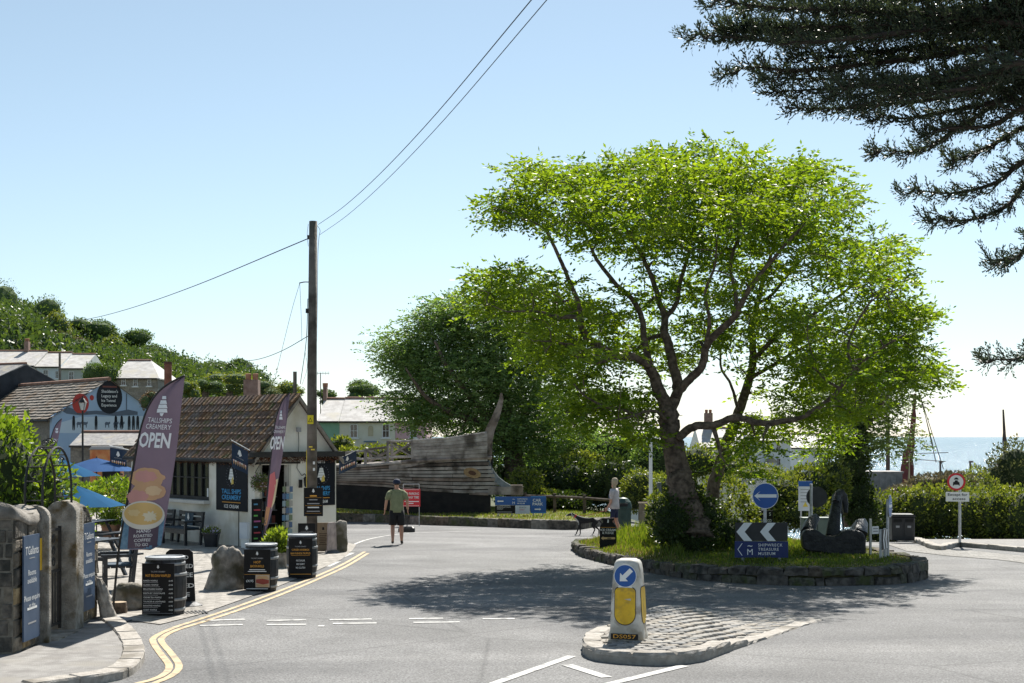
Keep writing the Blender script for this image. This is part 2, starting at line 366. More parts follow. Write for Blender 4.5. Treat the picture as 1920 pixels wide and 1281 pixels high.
MATP = mat('asphalt_patch', (0.075,0.075,0.078), (0.105,0.105,0.107), .9, 1.3, bump=.4, bscale=80)
def sheet(name, pxs, m, dz, kind='structure', world=False, grid=0.5):
    pts = [Vector(p) for p in pxs] if world else [G(*p) for p in pxs]
    bm = bmesh.new(); vs = [bm.verts.new((p.x, p.y, 0)) for p in pts]; bm.faces.new(vs)
    x0, x1 = min(p.x for p in pts), max(p.x for p in pts); y0, y1 = min(p.y for p in pts), max(p.y for p in pts)
    for x in np.arange(math.floor(x0/grid)*grid+grid, x1, grid): bmesh.ops.bisect_plane(bm, geom=bm.verts[:]+bm.edges[:]+bm.faces[:], plane_co=(x,0,0), plane_no=(1,0,0))
    for y in np.arange(math.floor(y0/grid)*grid+grid, y1, grid): bmesh.ops.bisect_plane(bm, geom=bm.verts[:]+bm.edges[:]+bm.faces[:], plane_co=(0,y,0), plane_no=(0,1,0))
    for v in bm.verts: v.co.z = g(v.co.x, v.co.y)+dz
    bmesh.ops.recalc_face_normals(bm, faces=bm.faces)
    me = bpy.data.meshes.new(name); bm.to_mesh(me); bm.free(); me.materials.append(m)
    if sum(p.normal.z for p in me.polygons) < 0: me.flip_normals()
    o = bpy.data.objects.new(name, me); col.objects.link(o); return tag(o, kind=kind)
SETT = brickmat('forecourt_setts', (0.27,0.25,0.22), (0.37,0.345,0.31), (0.12,0.11,0.095), 0.28, 0.17, rot=0.5)
PALE = mat('pale_concrete', (0.30,0.285,0.26), (0.40,0.385,0.36), 0.9, 3, bump=0.3, bscale=40, c3=(0.24,0.22,0.19), s3=1)
sheet('forecourt', [(150,1160),(240,1164),(300,1172),(372,1154),(440,1130),(520,1101),(596,1070),(640,1050),(660,1034),(668,1022),(560,1000),(400,985),(150,960),(60,985),(60,1100)], SETT, 0.012)
sheet('concrete_apron', [(-200,958),(150,958),(400,983),(400,960),(0,900),(-200,900)], PALE, 0.010, grid=2)
gc_ = G(332,1150); gr_ = thing('drain_grate', 'small iron drain grate beside the yellow lines', 'drain', (gc_.x+.25, gc_.y, gc_.z+.012), .4)
for k in range(7): MB().box((-.18+.06*k,0,.004),(.03,.36,.008)).build('bar', IRON, gr_)
# left pavement with its granite kerb
def stone_ring(b, outline, z0, z1, bev, zf, jit=0.0):
    n = len(outline); cx = sum(p[0] for p in outline)/n; cy = sum(p[1] for p in outline)/n; vs = []
    for z, k in ((z0,0),(z1-bev,0),(z1,bev)):
        for (x, y) in outline:
            dx, dy = cx-x, cy-y; L = math.hypot(dx, dy)+1e-6
            X, Y = x+dx/L*k, y+dy/L*k
            vs.append((X+random.uniform(-jit,jit), Y+random.uniform(-jit,jit), z+zf(cx, cy)+random.uniform(-jit,jit)*0.6))
    fs = [tuple(range(n-1,-1,-1)), tuple(range(2*n,3*n))]
    for r_ in (0, n):
        for i in range(n): j = (i+1) % n; fs.append((r_+i, r_+j, r_+n+j, r_+n+i))
    b.add(vs, fs)
def stones_along(path, w, z0, z1, lens, m, parent, name='kerb_stone', bev=0.015, gap=0.012, side=0.0, jit=0.004, zf=g, hj=0.0, wj=0.0):
    pts = resample(path, 0.04); S = [0]
    for a, c in zip(pts, pts[1:]): S.append(S[-1]+(c-a).length)
    s = 0.0
    def at(t):
        k = min(len(pts)-2, max(0, int(np.searchsorted(S, t)-1))); f = (t-S[k])/max(1e-6, S[k+1]-S[k])
        p = pts[k].lerp(pts[k+1], min(1, max(0, f))); d = (pts[min(k+3,len(pts)-1)]-pts[max(k-2,0)]); return p, Vector((-d.y, d.x, 0)).normalized()
    while s < S[-1]-0.08:
        L = random.uniform(*lens); e = min(S[-1], s+L); k = max(2, int((e-s)/0.12)+1); inner = []; outer = []
        ww = w+random.uniform(-wj, wj)
        for i in range(k):
            p, nr = at(s+gap/2+(e-s-gap)*i/(k-1)); inner.append(p+nr*(side*w/2-ww/2)); outer.append(p+nr*(side*w/2+ww/2))
        b = MB(); stone_ring(b, [(p.x,p.y) for p in inner]+[(p.x,p.y) for p in reversed(outer)], z0, z1+random.uniform(-hj,hj), bev, zf, jit)
        fixn(b.build(name, random.choice(m) if isinstance(m, list) else m, parent)); s = e
pv = [(-60,1300),(60,1300),(190,1281),(236,1271),(262,1252),(269,1233),(263,1211),(246,1189),(226,1173),(196,1166),(150,1176),(90,1212),(45,1234),(-60,1240)]
pw = [G(*p) for p in pv]
PAVE = mat('pavement_tarmac', (0.20,0.19,0.18), (0.29,0.28,0.265), 0.9, 5, bump=0.4, bscale=70, c3=(0.25,0.235,0.21), s3=1.2)
pav = MB().slab([(p.x,p.y) for p in pw], -0.05, 0.085, g).build('pavement', PAVE); fixn(pav); tag(pav, kind='structure')
kp = smooth_path([G(*p) for p in pv[1:10]], 5)
stones_along(kp, 0.26, -0.05, 0.105, (0.45,0.75), KERB, pav, side=0.9, hj=0.004, bev=0.02)
# drain dust along kerb is in the asphalt; far right kerb and pavement
rk = smooth_path([G(1560,1003), G(1640,1013), G(1720,1019), G(1800,1025), G(1870,1031), G(1990,1042)], 5)
rp = [Vector((p.x, p.y, 0)) for p in rk]+[Vector((30,52,0)), Vector((22,66,0)), Vector((10,66,0))]
rpav = sheet('far_pavement', rp, PAVE, 0.09, world=True, grid=1.0)
stones_along(rk, 0.25, -0.05, 0.12, (0.8,1.2), KERB, rpav, side=0.5)
sheet('sett_gutter', [(1640,1018),(1720,1024),(1800,1031),(1870,1038),(1990,1050),(1990,1065),(1870,1050),(1780,1043),(1700,1034)], brickmat('gutter_setts', (0.20,0.19,0.175), (0.27,0.26,0.24), (0.12,0.115,0.105), 0.3, 0.2), 0.010)

# ---------------------------------------------------------------- raised verge behind the road with its stone edging
vk = smooth_path([G(520,962), G(630,976), G(700,979), G(800,984), G(900,987), G(1000,991), G(1075,993), G(1110,988), G(1150,985)], 4)
vpoly = [Vector((p.x, p.y, 0)) for p in vk]+[Vector((4.2,60,0)), Vector((-14,68,0)), Vector((-14,60,0))]
TURF = mat('turf', (0.085,0.11,0.025), (0.20,0.19,0.07), 0.95, 1.6, bump=0.4, bscale=25, c3=(0.26,0.22,0.10), s3=0.8)
verge = sheet('verge', vpoly, TURF, 0.27, world=True, grid=1.0)
stones_along(vk, 0.30, -0.05, 0.30, (0.4,0.95), STONE_SET, verge, name='edging_stone', jit=0.012, hj=0.015, bev=0.03)

# ================================================================ leaves / grass (numpy)
def norm(a): return a/np.maximum(1e-9, np.linalg.norm(a, axis=1, keepdims=True))
def leaf_obj(name, p, d, L, W, m, parent=None, tint=None, fold=0.0):
    n = len(p); rnd = rng.normal(size=(n,3)); s = norm(np.cross(d, rnd)); up = np.cross(d, s)
    L = np.broadcast_to(np.asarray(L, float).reshape(-1,1), (n,1)); W = np.broadcast_to(np.asarray(W, float).reshape(-1,1), (n,1))
    v = np.empty((n,4,3)); v[:,0] = p; v[:,2] = p+d*L
    v[:,1] = p+d*L*0.5+s*W*0.5+up*W*fold; v[:,3] = p+d*L*0.5-s*W*0.5+up*W*fold
    me = bpy.data.meshes.new(name); me.vertices.add(n*4); me.vertices.foreach_set('co', v.reshape(-1))
    me.loops.add(n*4); me.loops.foreach_set('vertex_index', np.arange(n*4, dtype=np.int32))
    me.polygons.add(n); me.polygons.foreach_set('loop_start', np.arange(0, n*4, 4, dtype=np.int32)); me.polygons.foreach_set('loop_total', np.full(n, 4, dtype=np.int32))
    a = me.attributes.new('tint', 'FLOAT', 'FACE'); a.data.foreach_set('value', (rng.random(n) if tint is None else tint).astype(np.float32))
    me.update(); me.materials.append(m); o = bpy.data.objects.new(name, me); col.objects.link(o)
    if parent: o.parent = parent
    return o
def grass(name, pts, h, w, m, parent=None, lean=0.35):
    n = len(pts); d = norm(np.column_stack([rng.normal(0,lean,n), rng.normal(0,lean,n), np.ones(n)]))
    return leaf_obj(name, pts, d, h, w, m, parent)
def in_poly(x, y, poly):
    c = np.zeros(len(x), bool); n = len(poly)
    for i in range(n):
        x1, y1 = poly[i]; x2, y2 = poly[(i+1) % n]
        c ^= ((y1 > y) != (y2 > y)) & (x < (x2-x1)*(y-y1)/(y2-y1+1e-12)+x1)
    return c
GRASS = leafmat('grass_blade', (0.045,0.085,0.012), (0.14,0.19,0.03), 0.4)
DRYG = leafmat('dry_grass_blade', (0.13,0.13,0.03), (0.36,0.29,0.12), 0.3, (1.3,1.2,0.8))
def scatter(poly, n, zf):
    a = np.array(poly); x = rng.uniform(a[:,0].min(), a[:,0].max(), n*3); y = rng.uniform(a[:,1].min(), a[:,1].max(), n*3)
    k = in_poly(x, y, poly); x, y = x[k][:n], y[k][:n]
    return np.column_stack([x, y, [zf(a_, b_) for a_, b_ in zip(x, y)]])
vp2 = [(p.x, p.y) for p in vpoly]; vfront = [q for q in vp2]
pts = scatter(vfront, 26000, lambda x, y: g(x,y)+0.26)
pts = pts[pts[:,1] < 60]
dry = rng.random(len(pts)) < 0.45
tag(grass('verge_grass', pts[~dry], rng.uniform(.05,.13,(~dry).sum()), .02, GRASS), 'short patchy green grass on the raised verge', 'grass', kind='stuff')
tag(grass('verge_dry_grass', pts[dry], rng.uniform(.04,.10,dry.sum()), .018, DRYG), 'bleached dry grass mixed through the raised verge', 'grass', kind='stuff')
# ================================================================ ROUNDABOUT ISLAND
fr = [G(*p) for p in ((1078,1036),(1096,1046),(1150,1060),(1250,1080),(1330,1090),(1420,1096),(1520,1099),(1620,1098),(1690,1095),(1730,1088))]
back = [Vector((8.35,28.6,0)), Vector((8.45,30.2,0)), Vector((8.0,33,0)), Vector((6.6,36.6,0)), Vector((4.2,38.6,0)), Vector((2.4,38.4,0)), Vector((1.6,37.2,0))]
isl_path = smooth_path([Vector((p.x,p.y,0)) for p in fr]+back+[Vector((fr[0].x,fr[0].y,0))], 5)
ISL = [(p.x, p.y) for p in isl_path[:-1]]
icx = sum(p[0] for p in ISL)/len(ISL); icy = sum(p[1] for p in ISL)/len(ISL)
def isl_wall_h(x, y): return 0.22+0.12*sst(2.0, 5.5, x)
def isl_top(x, y):
    m_ = min(math.hypot(x-a, y-b_) for a, b_ in ISL)
    return g(x, y)+isl_wall_h(x, y)+0.16*sst(0, 2.0, m_)*(1-sst(2.6, 4.2, x))+0.10*sst(2.6, 4.2, x)*sst(3.0, 6.0, m_)
isl = thing('roundabout_island', 'grassy traffic island edged by a low dark stone wall', 'traffic island', (0,0,0))
for course in range(2):
    stones_along(isl_path, 0.30, -0.06 if course == 0 else 0.152, 0.15 if course == 0 else 0.30, (0.16,0.62), STONE_SET[:3]+[GRANITE_D], isl, name='stone', side=1.0, jit=0.03, hj=0.028, bev=0.03, gap=0.022, wj=0.03,
                 zf=lambda x, y: g(x,y)+(isl_wall_h(x,y)-0.30)*(0.5 if course == 0 else 1))
SOIL = mat('island_soil', (0.05,0.055,0.02), (0.11,0.10,0.045), 0.95, 3, bump=0.5, bscale=20)
bm = bmesh.new(); rings = []
for k in (1.0, 0.985, 0.9, 0.75, 0.5, 0.2):
    ring = []
    for (x, y) in ISL:
        X, Y = icx+(x-icx)*k*0.985, icy+(y-icy)*k*0.985
        ring.append(bm.verts.new((X, Y, g(X,Y) if k == 1.0 else isl_top(X, Y)-0.03)))
    rings.append(ring)
for a, c in zip(rings, rings[1:]):
    for i in range(len(a)): j = (i+1) % len(a); bm.faces.new((a[i], a[j], c[j], c[i]))
bm.faces.new(rings[-1]); bmesh.ops.recalc_face_normals(bm, faces=bm.faces)
me = bpy.data.meshes.new('soil'); bm.to_mesh(me); bm.free(); me.materials.append(SOIL); me.shade_smooth(); inst('soil', me, isl)
isl_in = [(icx+(x-icx)*0.95, icy+(y-icy)*0.95) for x, y in ISL]
pts = scatter(isl_in, 30000, lambda x, y: isl_top(x,y)-0.03)
hh = rng.uniform(.10,.24,len(pts))*np.where((pts[:,0] < 5.2), 1.5, 1.0)*(1+0.6*np.sin(pts[:,0]*2.3)*np.sin(pts[:,1]*1.9))
edge = np.array([min(math.hypot(x-a, y-b_) for a, b_ in ISL) for x, y in pts[:, :2]])
hh *= 0.30+0.70*np.clip((edge-.3)/1.2, 0, 1); hh *= np.where((pts[:,0] > 3.6) & (pts[:,1] < 31.5), .38, 1.0)
dry = rng.random(len(pts)) < np.where(edge < 0.7, 0.5, 0.10)
tag(grass('island_grass', pts[~dry], hh[~dry], .022, GRASS, lean=.3), 'long green grass covering the roundabout island', 'grass', kind='stuff')
tag(grass('island_dry_grass', pts[dry], hh[dry]*1.0, .016, DRYG, lean=.3), 'dry straw grass along the edge of the roundabout island', 'grass', kind='stuff')

# ================================================================ SPLITTER ISLAND with bollard
so = [(1092,1226),(1112,1238),(1180,1246),(1250,1248),(1318,1240),(1368,1222),(1460,1191),(1545,1163),(1500,1150),(1400,1141),(1290,1143),(1225,1152),(1170,1178),(1120,1192),(1096,1208)]
sp = smooth_path([G(*p) for p in so]+[G(*so[0])], 4)[:-1]
spo = [(p.x, p.y) for p in sp]
def spl_h(x, y): return 0.015+0.125*(1-sst(2.2, 3.3, x))*1.0
spl = thing('splitter_island', 'small cobbled traffic island with chipped granite kerb holding the bollard', 'traffic island')
PINKG = mat('splitter_bed', (0.26,0.24,0.21), (0.34,0.32,0.285), 0.9, 12, bump=0.4, bscale=40)
b = MB(); n_ = len(spo); c_ = (sum(p[0] for p in spo)/n_, sum(p[1] for p in spo)/n_)
vs = []
for (x, y) in spo: vs.append((x, y, g(x,y)-0.05))
for (x, y) in spo: vs.append((x, y, g(x,y)+spl_h(x,y)-0.03))
for k in (0.6, 0.25):
    for (x, y) in spo:
        X, Y = c_[0]+(x-c_[0])*k, c_[1]+(y-c_[1])*k; vs.append((X, Y, g(X,Y)+spl_h(X,Y)-0.03))
fs = []
for r_ in range(3):
    for i in range(n_): j = (i+1) % n_; fs.append((r_*n_+i, r_*n_+j, (r_+1)*n_+j, (r_+1)*n_+i))
fs.append(tuple(range(3*n_, 4*n_))); b.add(vs, fs); fixn(b.build('bed', PINKG, spl))
kpath = smooth_path([G(*p) for p in [(1120,1194),(1097,1208),(1093,1224),(1112,1238),(1180,1246),(1250,1248),(1318,1240),(1368,1222),(1460,1191),(1545,1163)]], 5)
stones_along(kpath, 0.24, -0.06, 0.0, (0.45,0.8), KERB, spl, side=1.0, jit=0.012, bev=0.025, zf=lambda x, y: g(x,y)+spl_h(x,y)+0.004)
SETTM = [mat('sett_c', (0.24,0.215,0.18), (0.36,0.33,0.285), 0.9, 15, bump=0.5, bscale=50), mat('sett_d', (0.19,0.19,0.185), (0.30,0.295,0.285), 0.9, 15, bump=0.5, bscale=50), mat('sett_a', (0.28,0.265,0.24), (0.38,0.365,0.335), 0.9, 15, bump=0.4, bscale=50), mat('sett_b', (0.22,0.21,0.195), (0.31,0.295,0.27), 0.9, 15, bump=0.4, bscale=50)]
sm = []
for m_ in SETTM:
    for k in range(2):
        b = MB().cham((0,0,0), (0.20+random.uniform(-.03,.012),0.105+random.uniform(-.015,.008),0.06), 0.009); sm.append(b.mesh('sett', m_))
inner = [(c_[0]+(x-c_[0])*0.9, c_[1]+(y-c_[1])*0.9) for x, y in spo]
a0 = R(14); ca, sa = math.cos(a0), math.sin(a0); cnt = 0
for r_ in range(-40, 40):
    for q in range(-40, 40):
        u = (q+(0.5 if r_ % 2 else 0))*0.222; w_ = r_*0.128
        x = c_[0]+u*ca-w_*sa; y = c_[1]+u*sa+w_*ca
        dmin = min(math.hypot(x-p.x, y-p.y) for p in kpath)
        if dmin < 0.30 or cnt >= 295: continue
        if in_poly(np.array([x]), np.array([y]), inner)[0] and math.hypot(x-1.55, y-18.62) > 0.26:
            cnt += 1
            inst('sett', random.choice(sm), spl, (x+random.uniform(-.01,.01), y+random.uniform(-.006,.006), g(x,y)+spl_h(x,y)-0.038+random.uniform(-.005,.004)), (random.uniform(-.04,.04), random.uniform(-.04,.04), a0+random.uniform(-.12,.12)))
# bollard
bp_ = G(1181,1222); bz = g(bp_.x, bp_.y)+spl_h(bp_.x, bp_.y)
bol = thing('traffic_bollard', 'grimy white and yellow keep-left bollard with blue arrow disc', 'bollard', (bp_.x, bp_.y+0.24, bz-0.02), R(-17)); bol.scale = (.96,.96,.95)
BPL = mat('bollard_plastic', (0.40,0.375,0.32), (0.66,0.64,0.58), 0.55, 5, c3=(0.30,0.26,0.20), s3=7, detail=8); BYEL = mat('bollard_yellow', (0.62,0.37,0.012), (0.78,0.50,0.02), 0.45, 7, c3=(0.48,0.30,0.03), s3=9)
def sq(w, d, z, p=5, n=28):
    out = []
    for j in range(n):
        a = 2*math.pi*(j+.5)/n; c, s_ = math.cos(a), math.sin(a)
        out.append((w/2*math.copysign(abs(c)**(2/p), c), d/2*math.copysign(abs(s_)**(2/p), s_), z))
    return out
b = MB().loft([sq(.46,.46,0,9), sq(.46,.46,.05,9), sq(.44,.44,.10,9), sq(.425,.42,.14,7), sq(.415,.41,.3,6), sq(.40,.39,.55,6), sq(.375,.36,.75,6), sq(.35,.33,.92,6), sq(.33,.30,1.01,5), sq(.29,.25,1.05,4), sq(.2,.16,1.07,3)])
b.build('body', BPL, bol, smooth=True)
def fy(z): return -(0.205+(0.165-0.205)*min(1, max(0, (z-.3)/.62)))-0.004
def fx(z): return (0.2075+(0.175-0.2075)*min(1, max(0, (z-.3)/.62)))+0.004
def pan(w, z0, z1, taper=1.0):
    o = []; r_ = 0.06
    for a in range(0, 91, 15): o.append((w/2-r_+r_*math.cos(R(a)), z1-r_+r_*math.sin(R(a))))
    for a in range(90, 181, 15): o.append((-w/2+r_+r_*math.cos(R(a)), z1-r_+r_*math.sin(R(a))))
    for a in range(180, 361, 15): o.append(((w/2)*math.cos(R(a)), z0+w/2+(w/2)*math.sin(R(a)) if True else 0))
    return o
o_ = pan(.27, .22, .70)
for nm, m_, k, e in (('panel_edge', BLACK, 1.05, 0.0), ('yellow_panel', BYEL, 1.0, 0.003)):
    zc = .46
    flat(nm, [[(x*k, zc+(z-zc)*k) for x, z in o_]], 0, m_, bol, fmap=lambda x, z, e=e: (x, fy(z)-e, z))
    flat(nm, [[(x*k, zc+(z-zc)*k) for x, z in o_]], 0, m_, bol, fmap=lambda x, z, e=e: (fx(z)+e, x, z))
b = MB(); disc(b, 0, .85, .148, 0); 
for nm, r_, m_, e in (('disc_rim', .150, WHITE, .010), ('blue_disc', .142, BLUE, .013)):
    b = MB(); b.add([(r_*math.cos(2*math.pi*i/32), fy(.85+r_*math.sin(2*math.pi*i/32))-e, .855+r_*math.sin(2*math.pi*i/32)) for i in range(32)], [tuple(range(32))]); b.build(nm, m_, bol)
ar = [(-.10,0),(-.02,.075),(-.02,.03),(.115,.03),(.115,-.03),(-.02,-.03),(-.02,-.075)]
rot = lambda x, z: (x*math.cos(R(45))-z*math.sin(R(45)), x*math.sin(R(45))+z*math.cos(R(45)))
flat('arrow', [[(rot(x,z)[0], .855+rot(x,z)[1]) for x, z in ar]], 0, WHITE, bol, fmap=lambda x, z: (x, fy(z)-.017, z))
flat('reflector', [[(-.09,.705),(.09,.705),(.09,.722),(-.09,.722)]], 0, WHITE, bol, fmap=lambda x, z: (x, fy(z)-.006, z))
MB().box((0,-.236,.065),(.36,.012,.075)).build('number_plate', BLACK, bol)
text('DS057', .075, 0, .065, -.2445, GOLD, bol, .012, width=.30)

# ================================================================ SIGNS ON THE ISLAND
def post(parent, x, y, z0, z1, r=0.03, m=GALV, name='post'): return MB().tube([(x,y,z0),(x,y,z1)], r, 10).build(name, m, parent, smooth=False)
def isl_at(px, d): x = (px-CX)/F*d; return Vector((x, d, isl_top(x, d)-0.03))
def arrow_poly(L, W, t): return [(-L/2,0),(-L/2+W*.62,W/2),(-L/2+W*.30,t/2),(L/2,t/2),(L/2,-t/2),(-L/2+W*.30,-t/2),(-L/2+W*.62,-W/2)]
def round_sign(name, label, px, py, d, dia, rotz, base, flip=False):
    p = base(px, d); zc = H-(py-HY)/F*d-p.z
    t = thing(name, label, 'road sign', p, rotz)
    post(t, 0, 0.05, -0.1, zc+dia*.3, 0.034)
    MB().lathe([(dia/2,0),(dia/2,0.012)], n=36).build('plate_back', GALV, t).matrix_local = Matrix.Translation((0,0.012,zc)) @ Matrix.Rotation(R(90),4,'X')
    b = MB(); disc(b, 0, zc, dia/2, -0.003, 36); b.build('white_rim', WHITE, t)
    b = MB(); disc(b, 0, zc, dia/2*.955, -0.006, 36); b.build('blue_face', BLUE, t)
    flat('arrow', [[(x, zc+z) for x, z in arrow_poly(dia*.86, dia*.40, dia*.13)]], -0.010, WHITE, t); return t
round_sign('arrow_sign', 'round blue sign with white left arrow above the chevron board', 1435, 930, 28.6, 0.52, R(-2), isl_at)
round_sign('arrow_sign', 'round blue arrow sign seen nearly edge-on by the island end', 1669, 949, 29.6, 0.47, R(66), isl_at)
p = isl_at(1428, 28.35); zt = H-(980-HY)/F*28.35-p.z; zb = H-(1046-HY)/F*28.35-p.z; W2 = 98/F*28.35/2
t = thing('chevron_board', 'black chevron board above a blue shipwreck museum panel', 'road sign', p, R(-1))
for s_ in (-.36, .36): post(t, s_, .06, -.15, zt-.02, .03)
zm = zb+(zt-zb)*.47
CHB = mat('chevron_black', (0.02,0.021,0.023), (0.03,0.031,0.033), .5, 5)
MB().box((0,.02,(zt+zm)/2),(2*W2,.02,zt-zm-.004)).build('chevron_panel', CHB, t); MB().box((0,.02,(zb+zm)/2),(2*W2+.02,.02,zm-zb-.004)).build('museum_panel', NAVY, t)
def chev(cx, zc, h, t_, w): return [(cx, zc),(cx+w, zc+h/2),(cx+w+t_, zc+h/2),(cx+t_, zc),(cx+w+t_, zc-h/2),(cx+w, zc-h/2)]
hh_ = zt-zm-.01
for cx_ in (-.50, -.03): flat('chevron', [[(x, z) for x, z in chev(cx_, (zt+zm)/2, hh_, .165, .15)]], .006, WHITE, t)
flat('chevron_mark', [chev(-.48, (zb+zm)/2, .24, .018, .085)], .006, WHITE, t)
text('M', .17, -.23, (zb+zm)/2-.055, .006, WHITE, t, 0.0); text('~', .17, -.23, (zb+zm)/2+.075, .006, WHITE, t, .01)
for k, s_ in enumerate(('SHIPWRECK','TREASURE','MUSEUM')): text(s_, .082, -.07, (zb+zm)/2+.085-k*.085, .006, WHITE, t, .004, 'LEFT', spacing=1.12)
# side-on chevron board
p = isl_at(1660, 29.0); t = thing('chevron_board', 'grey posted chevron board turned side-on at the island end', 'road sign', p, R(62))
zt2 = H-(992-HY)/F*29-p.z; zb2 = H-(1030-HY)/F*29-p.z
for s_ in (-.17, .17): MB().box((s_,.05,zt2/2-.08),(.07,.05,zt2+.16)).build('post', GALV, t)
MB().box((0,.01,(zt2+zb2)/2),(.46,.02,zt2-zb2)).build('panel', CHB, t)
for cx_ in (-.2, .0): flat('chevron', [chev(cx_, (zt2+zb2)/2, zt2-zb2-.02, .08, .09)], -.004, WHITE, t)
# small white marker
p = isl_at(1632, 30.2); t = thing('marker_post', 'thin pale wooden marker post with a small white plate', 'sign', p, R(20))
zt3 = H-(973-HY)/F*30.2-p.z
PALEW = mat('pale_wood', (0.5,0.48,0.43), (0.62,0.6,0.55), .8, 8)
MB().box((0,0,zt3/2-.05),(.04,.04,zt3+.1)).build('post', PALEW, t); MB().box((.10,-.03,zt3-.24),(.16,.02,.16)).build('plate', WHITE, t)
flat('panel_mark', [[(.04,zt3-.28),(.16,zt3-.28),(.16,zt3-.25),(.04,zt3-.25)],[(.04,zt3-.22),(.16,zt3-.22),(.16,zt3-.19),(.04,zt3-.19)]], -.0425, GREYP, t)
# back of a round sign, information board, welcome board, seafood board, cabinet
p = isl_at(1525, 33.0); zc = H-(932-HY)/F*33-p.z; t = thing('sign_back', 'dark back of a round road sign on grey pole', 'road sign', p, R(-8))
post(t, -.05, -.03, -.1, zc+.30, .035); MB().lathe([(.24,0),(.24,.012)], n=32).build('disc', mat('sign_back_grey', (0.035,0.037,0.04),(0.05,0.052,0.055),.6,5), t).matrix_local = Matrix.Translation((.08,.03,zc)) @ Matrix.Rotation(R(90),4,'X')
p = Gd(1510, 41.5); t = thing('information_board', 'white parking notice with blue header behind the anchor', 'sign', p, R(-4))
z1 = H-(902-HY)/F*41.5-p.z; z0 = H-(958-HY)/F*41.5-p.z
for s_ in (-.12,.12): post(t, s_, .04, -.1, z1-.05, .025)
MB().box((0,0,(z0+z1)/2),(.40,.02,z1-z0)).build('panel', mat('notice_white',(0.62,0.65,0.68),(0.7,0.72,0.75),.5,3), t); flat('header', [[(-.2,z1-.16),(.2,z1-.16),(.2,z1),(-.2,z1)]], -.0125, BLUE, t)
for k in range(5): flat('print_line', [[(-.14,z1-.26-k*.09),(.1+.04*(k%2),z1-.26-k*.09),(.1+.04*(k%2),z1-.24-k*.09),(-.14,z1-.24-k*.09)]], -.0125, GREYP, t)
flat('yellow_patch', [[(-.08,z0+.12),(.08,z0+.12),(0,z0+.26)]], -.0125, YEL, t)
p = Gd(1411, 41.0); t = thing('welcome_board', 'large white welcome board half hidden by leaves', 'sign', p, R(-3))
z1 = H-(897-HY)/F*41-p.z; z0 = H-(951-HY)/F*41-p.z
for s_ in (-.3,.3): post(t, s_, .05, -.1, z1-.03, .04)
MB().box((0,0,(z0+z1)/2),(.80,.025,z1-z0)).build('panel', mat('board_white',(0.62,0.62,0.6),(0.7,0.7,0.68),.5,3), t); text('WELCOME TO', .105, -.02, z1-.09, -.015, BLACK, t, .01, width=.62)
p = isl_at(1425, 34.5); t = thing('seafood_board', 'low black board with white smoked seafood lettering', 'sign', p, R(-2))
z1 = H-(958-HY)/F*34.5-p.z; MB().box((0,0,z1-.17),(.62,.02,.36)).build('panel', BOARD, t); text('SMOKED SEAFOOD', .10, 0, z1-.24, -.0125, WHITE, t, .01, width=.56); text('S', .11, .24, z1-.08, -.0125, WHITE, t, .01)
for s_ in (-.25,.25): post(t, s_, .03, -.1, z1-.05, .02, BLACK)
p = isl_at(1534, 35.5); t = thing('utility_cabinet', 'grey green metal utility cabinet behind the anchor', 'cabinet', p, R(5))
CAB = mat('cabinet_green', (0.13,0.17,0.15), (0.17,0.21,0.185), .6, 4); zc = H-(973-HY)/F*35.5-p.z
MB().cham((0,.15,zc/2),(.72,.34,zc),.015).build('body', CAB, t); MB().box((0,.15,zc+.015),(.76,.38,.03)).build('lid', CAB, t); MB().box((-.02,-.026,zc/2),(.012,.01,zc*.8)).build('door_gap', BLACK, t)
# churn-shaped ice cream sign
p = isl_at(1140, 34.0); p.z -= .05; t = thing('ice_cream_sign', 'black churn-shaped ice cream and fudge sign at the island tip', 'sign', p, R(-3))
o_ = [(-.2,0),(.2,0),(.2,.52),(.17,.60),(.115,.655),(.115,.70),(.15,.72),(.15,.755),(-.15,.755),(-.15,.72),(-.115,.70),(-.115,.655),(-.17,.60),(-.2,.52)]
MB().prism(o_, -.02, .02).build('board', BOARD, t); MB().box((0,0,-.01),(.44,.26,.05)).build('foot', mat('foot_grey',(0.06,0.07,0.075),(0.09,0.1,0.105),.7,9), t)
text('ICE CREAM', .075, 0, .47, -.024, WHITE, t, .012, width=.36); text('& FUDGE', .075, 0, .40, -.024, WHITE, t, .012, width=.27)
flat('arrow', [[(-.17,.275),(-.11,.32),(-.11,.298),(.17,.298),(.17,.252),(-.11,.252),(-.11,.23)]], -.024, paint('buff_print',(0.68,0.47,0.22)), t); flat('rule', [[(-.18,.53),(.18,.53),(.18,.537),(-.18,.537)]], -.024, GOLD, t)
pbar(t, .03, .275, .10, .018, -.027, BLACK); flat('emblem', [[(-.02,.645),(.02,.645),(.014,.72),(-.006,.73)]], -.024, WHITE, t)

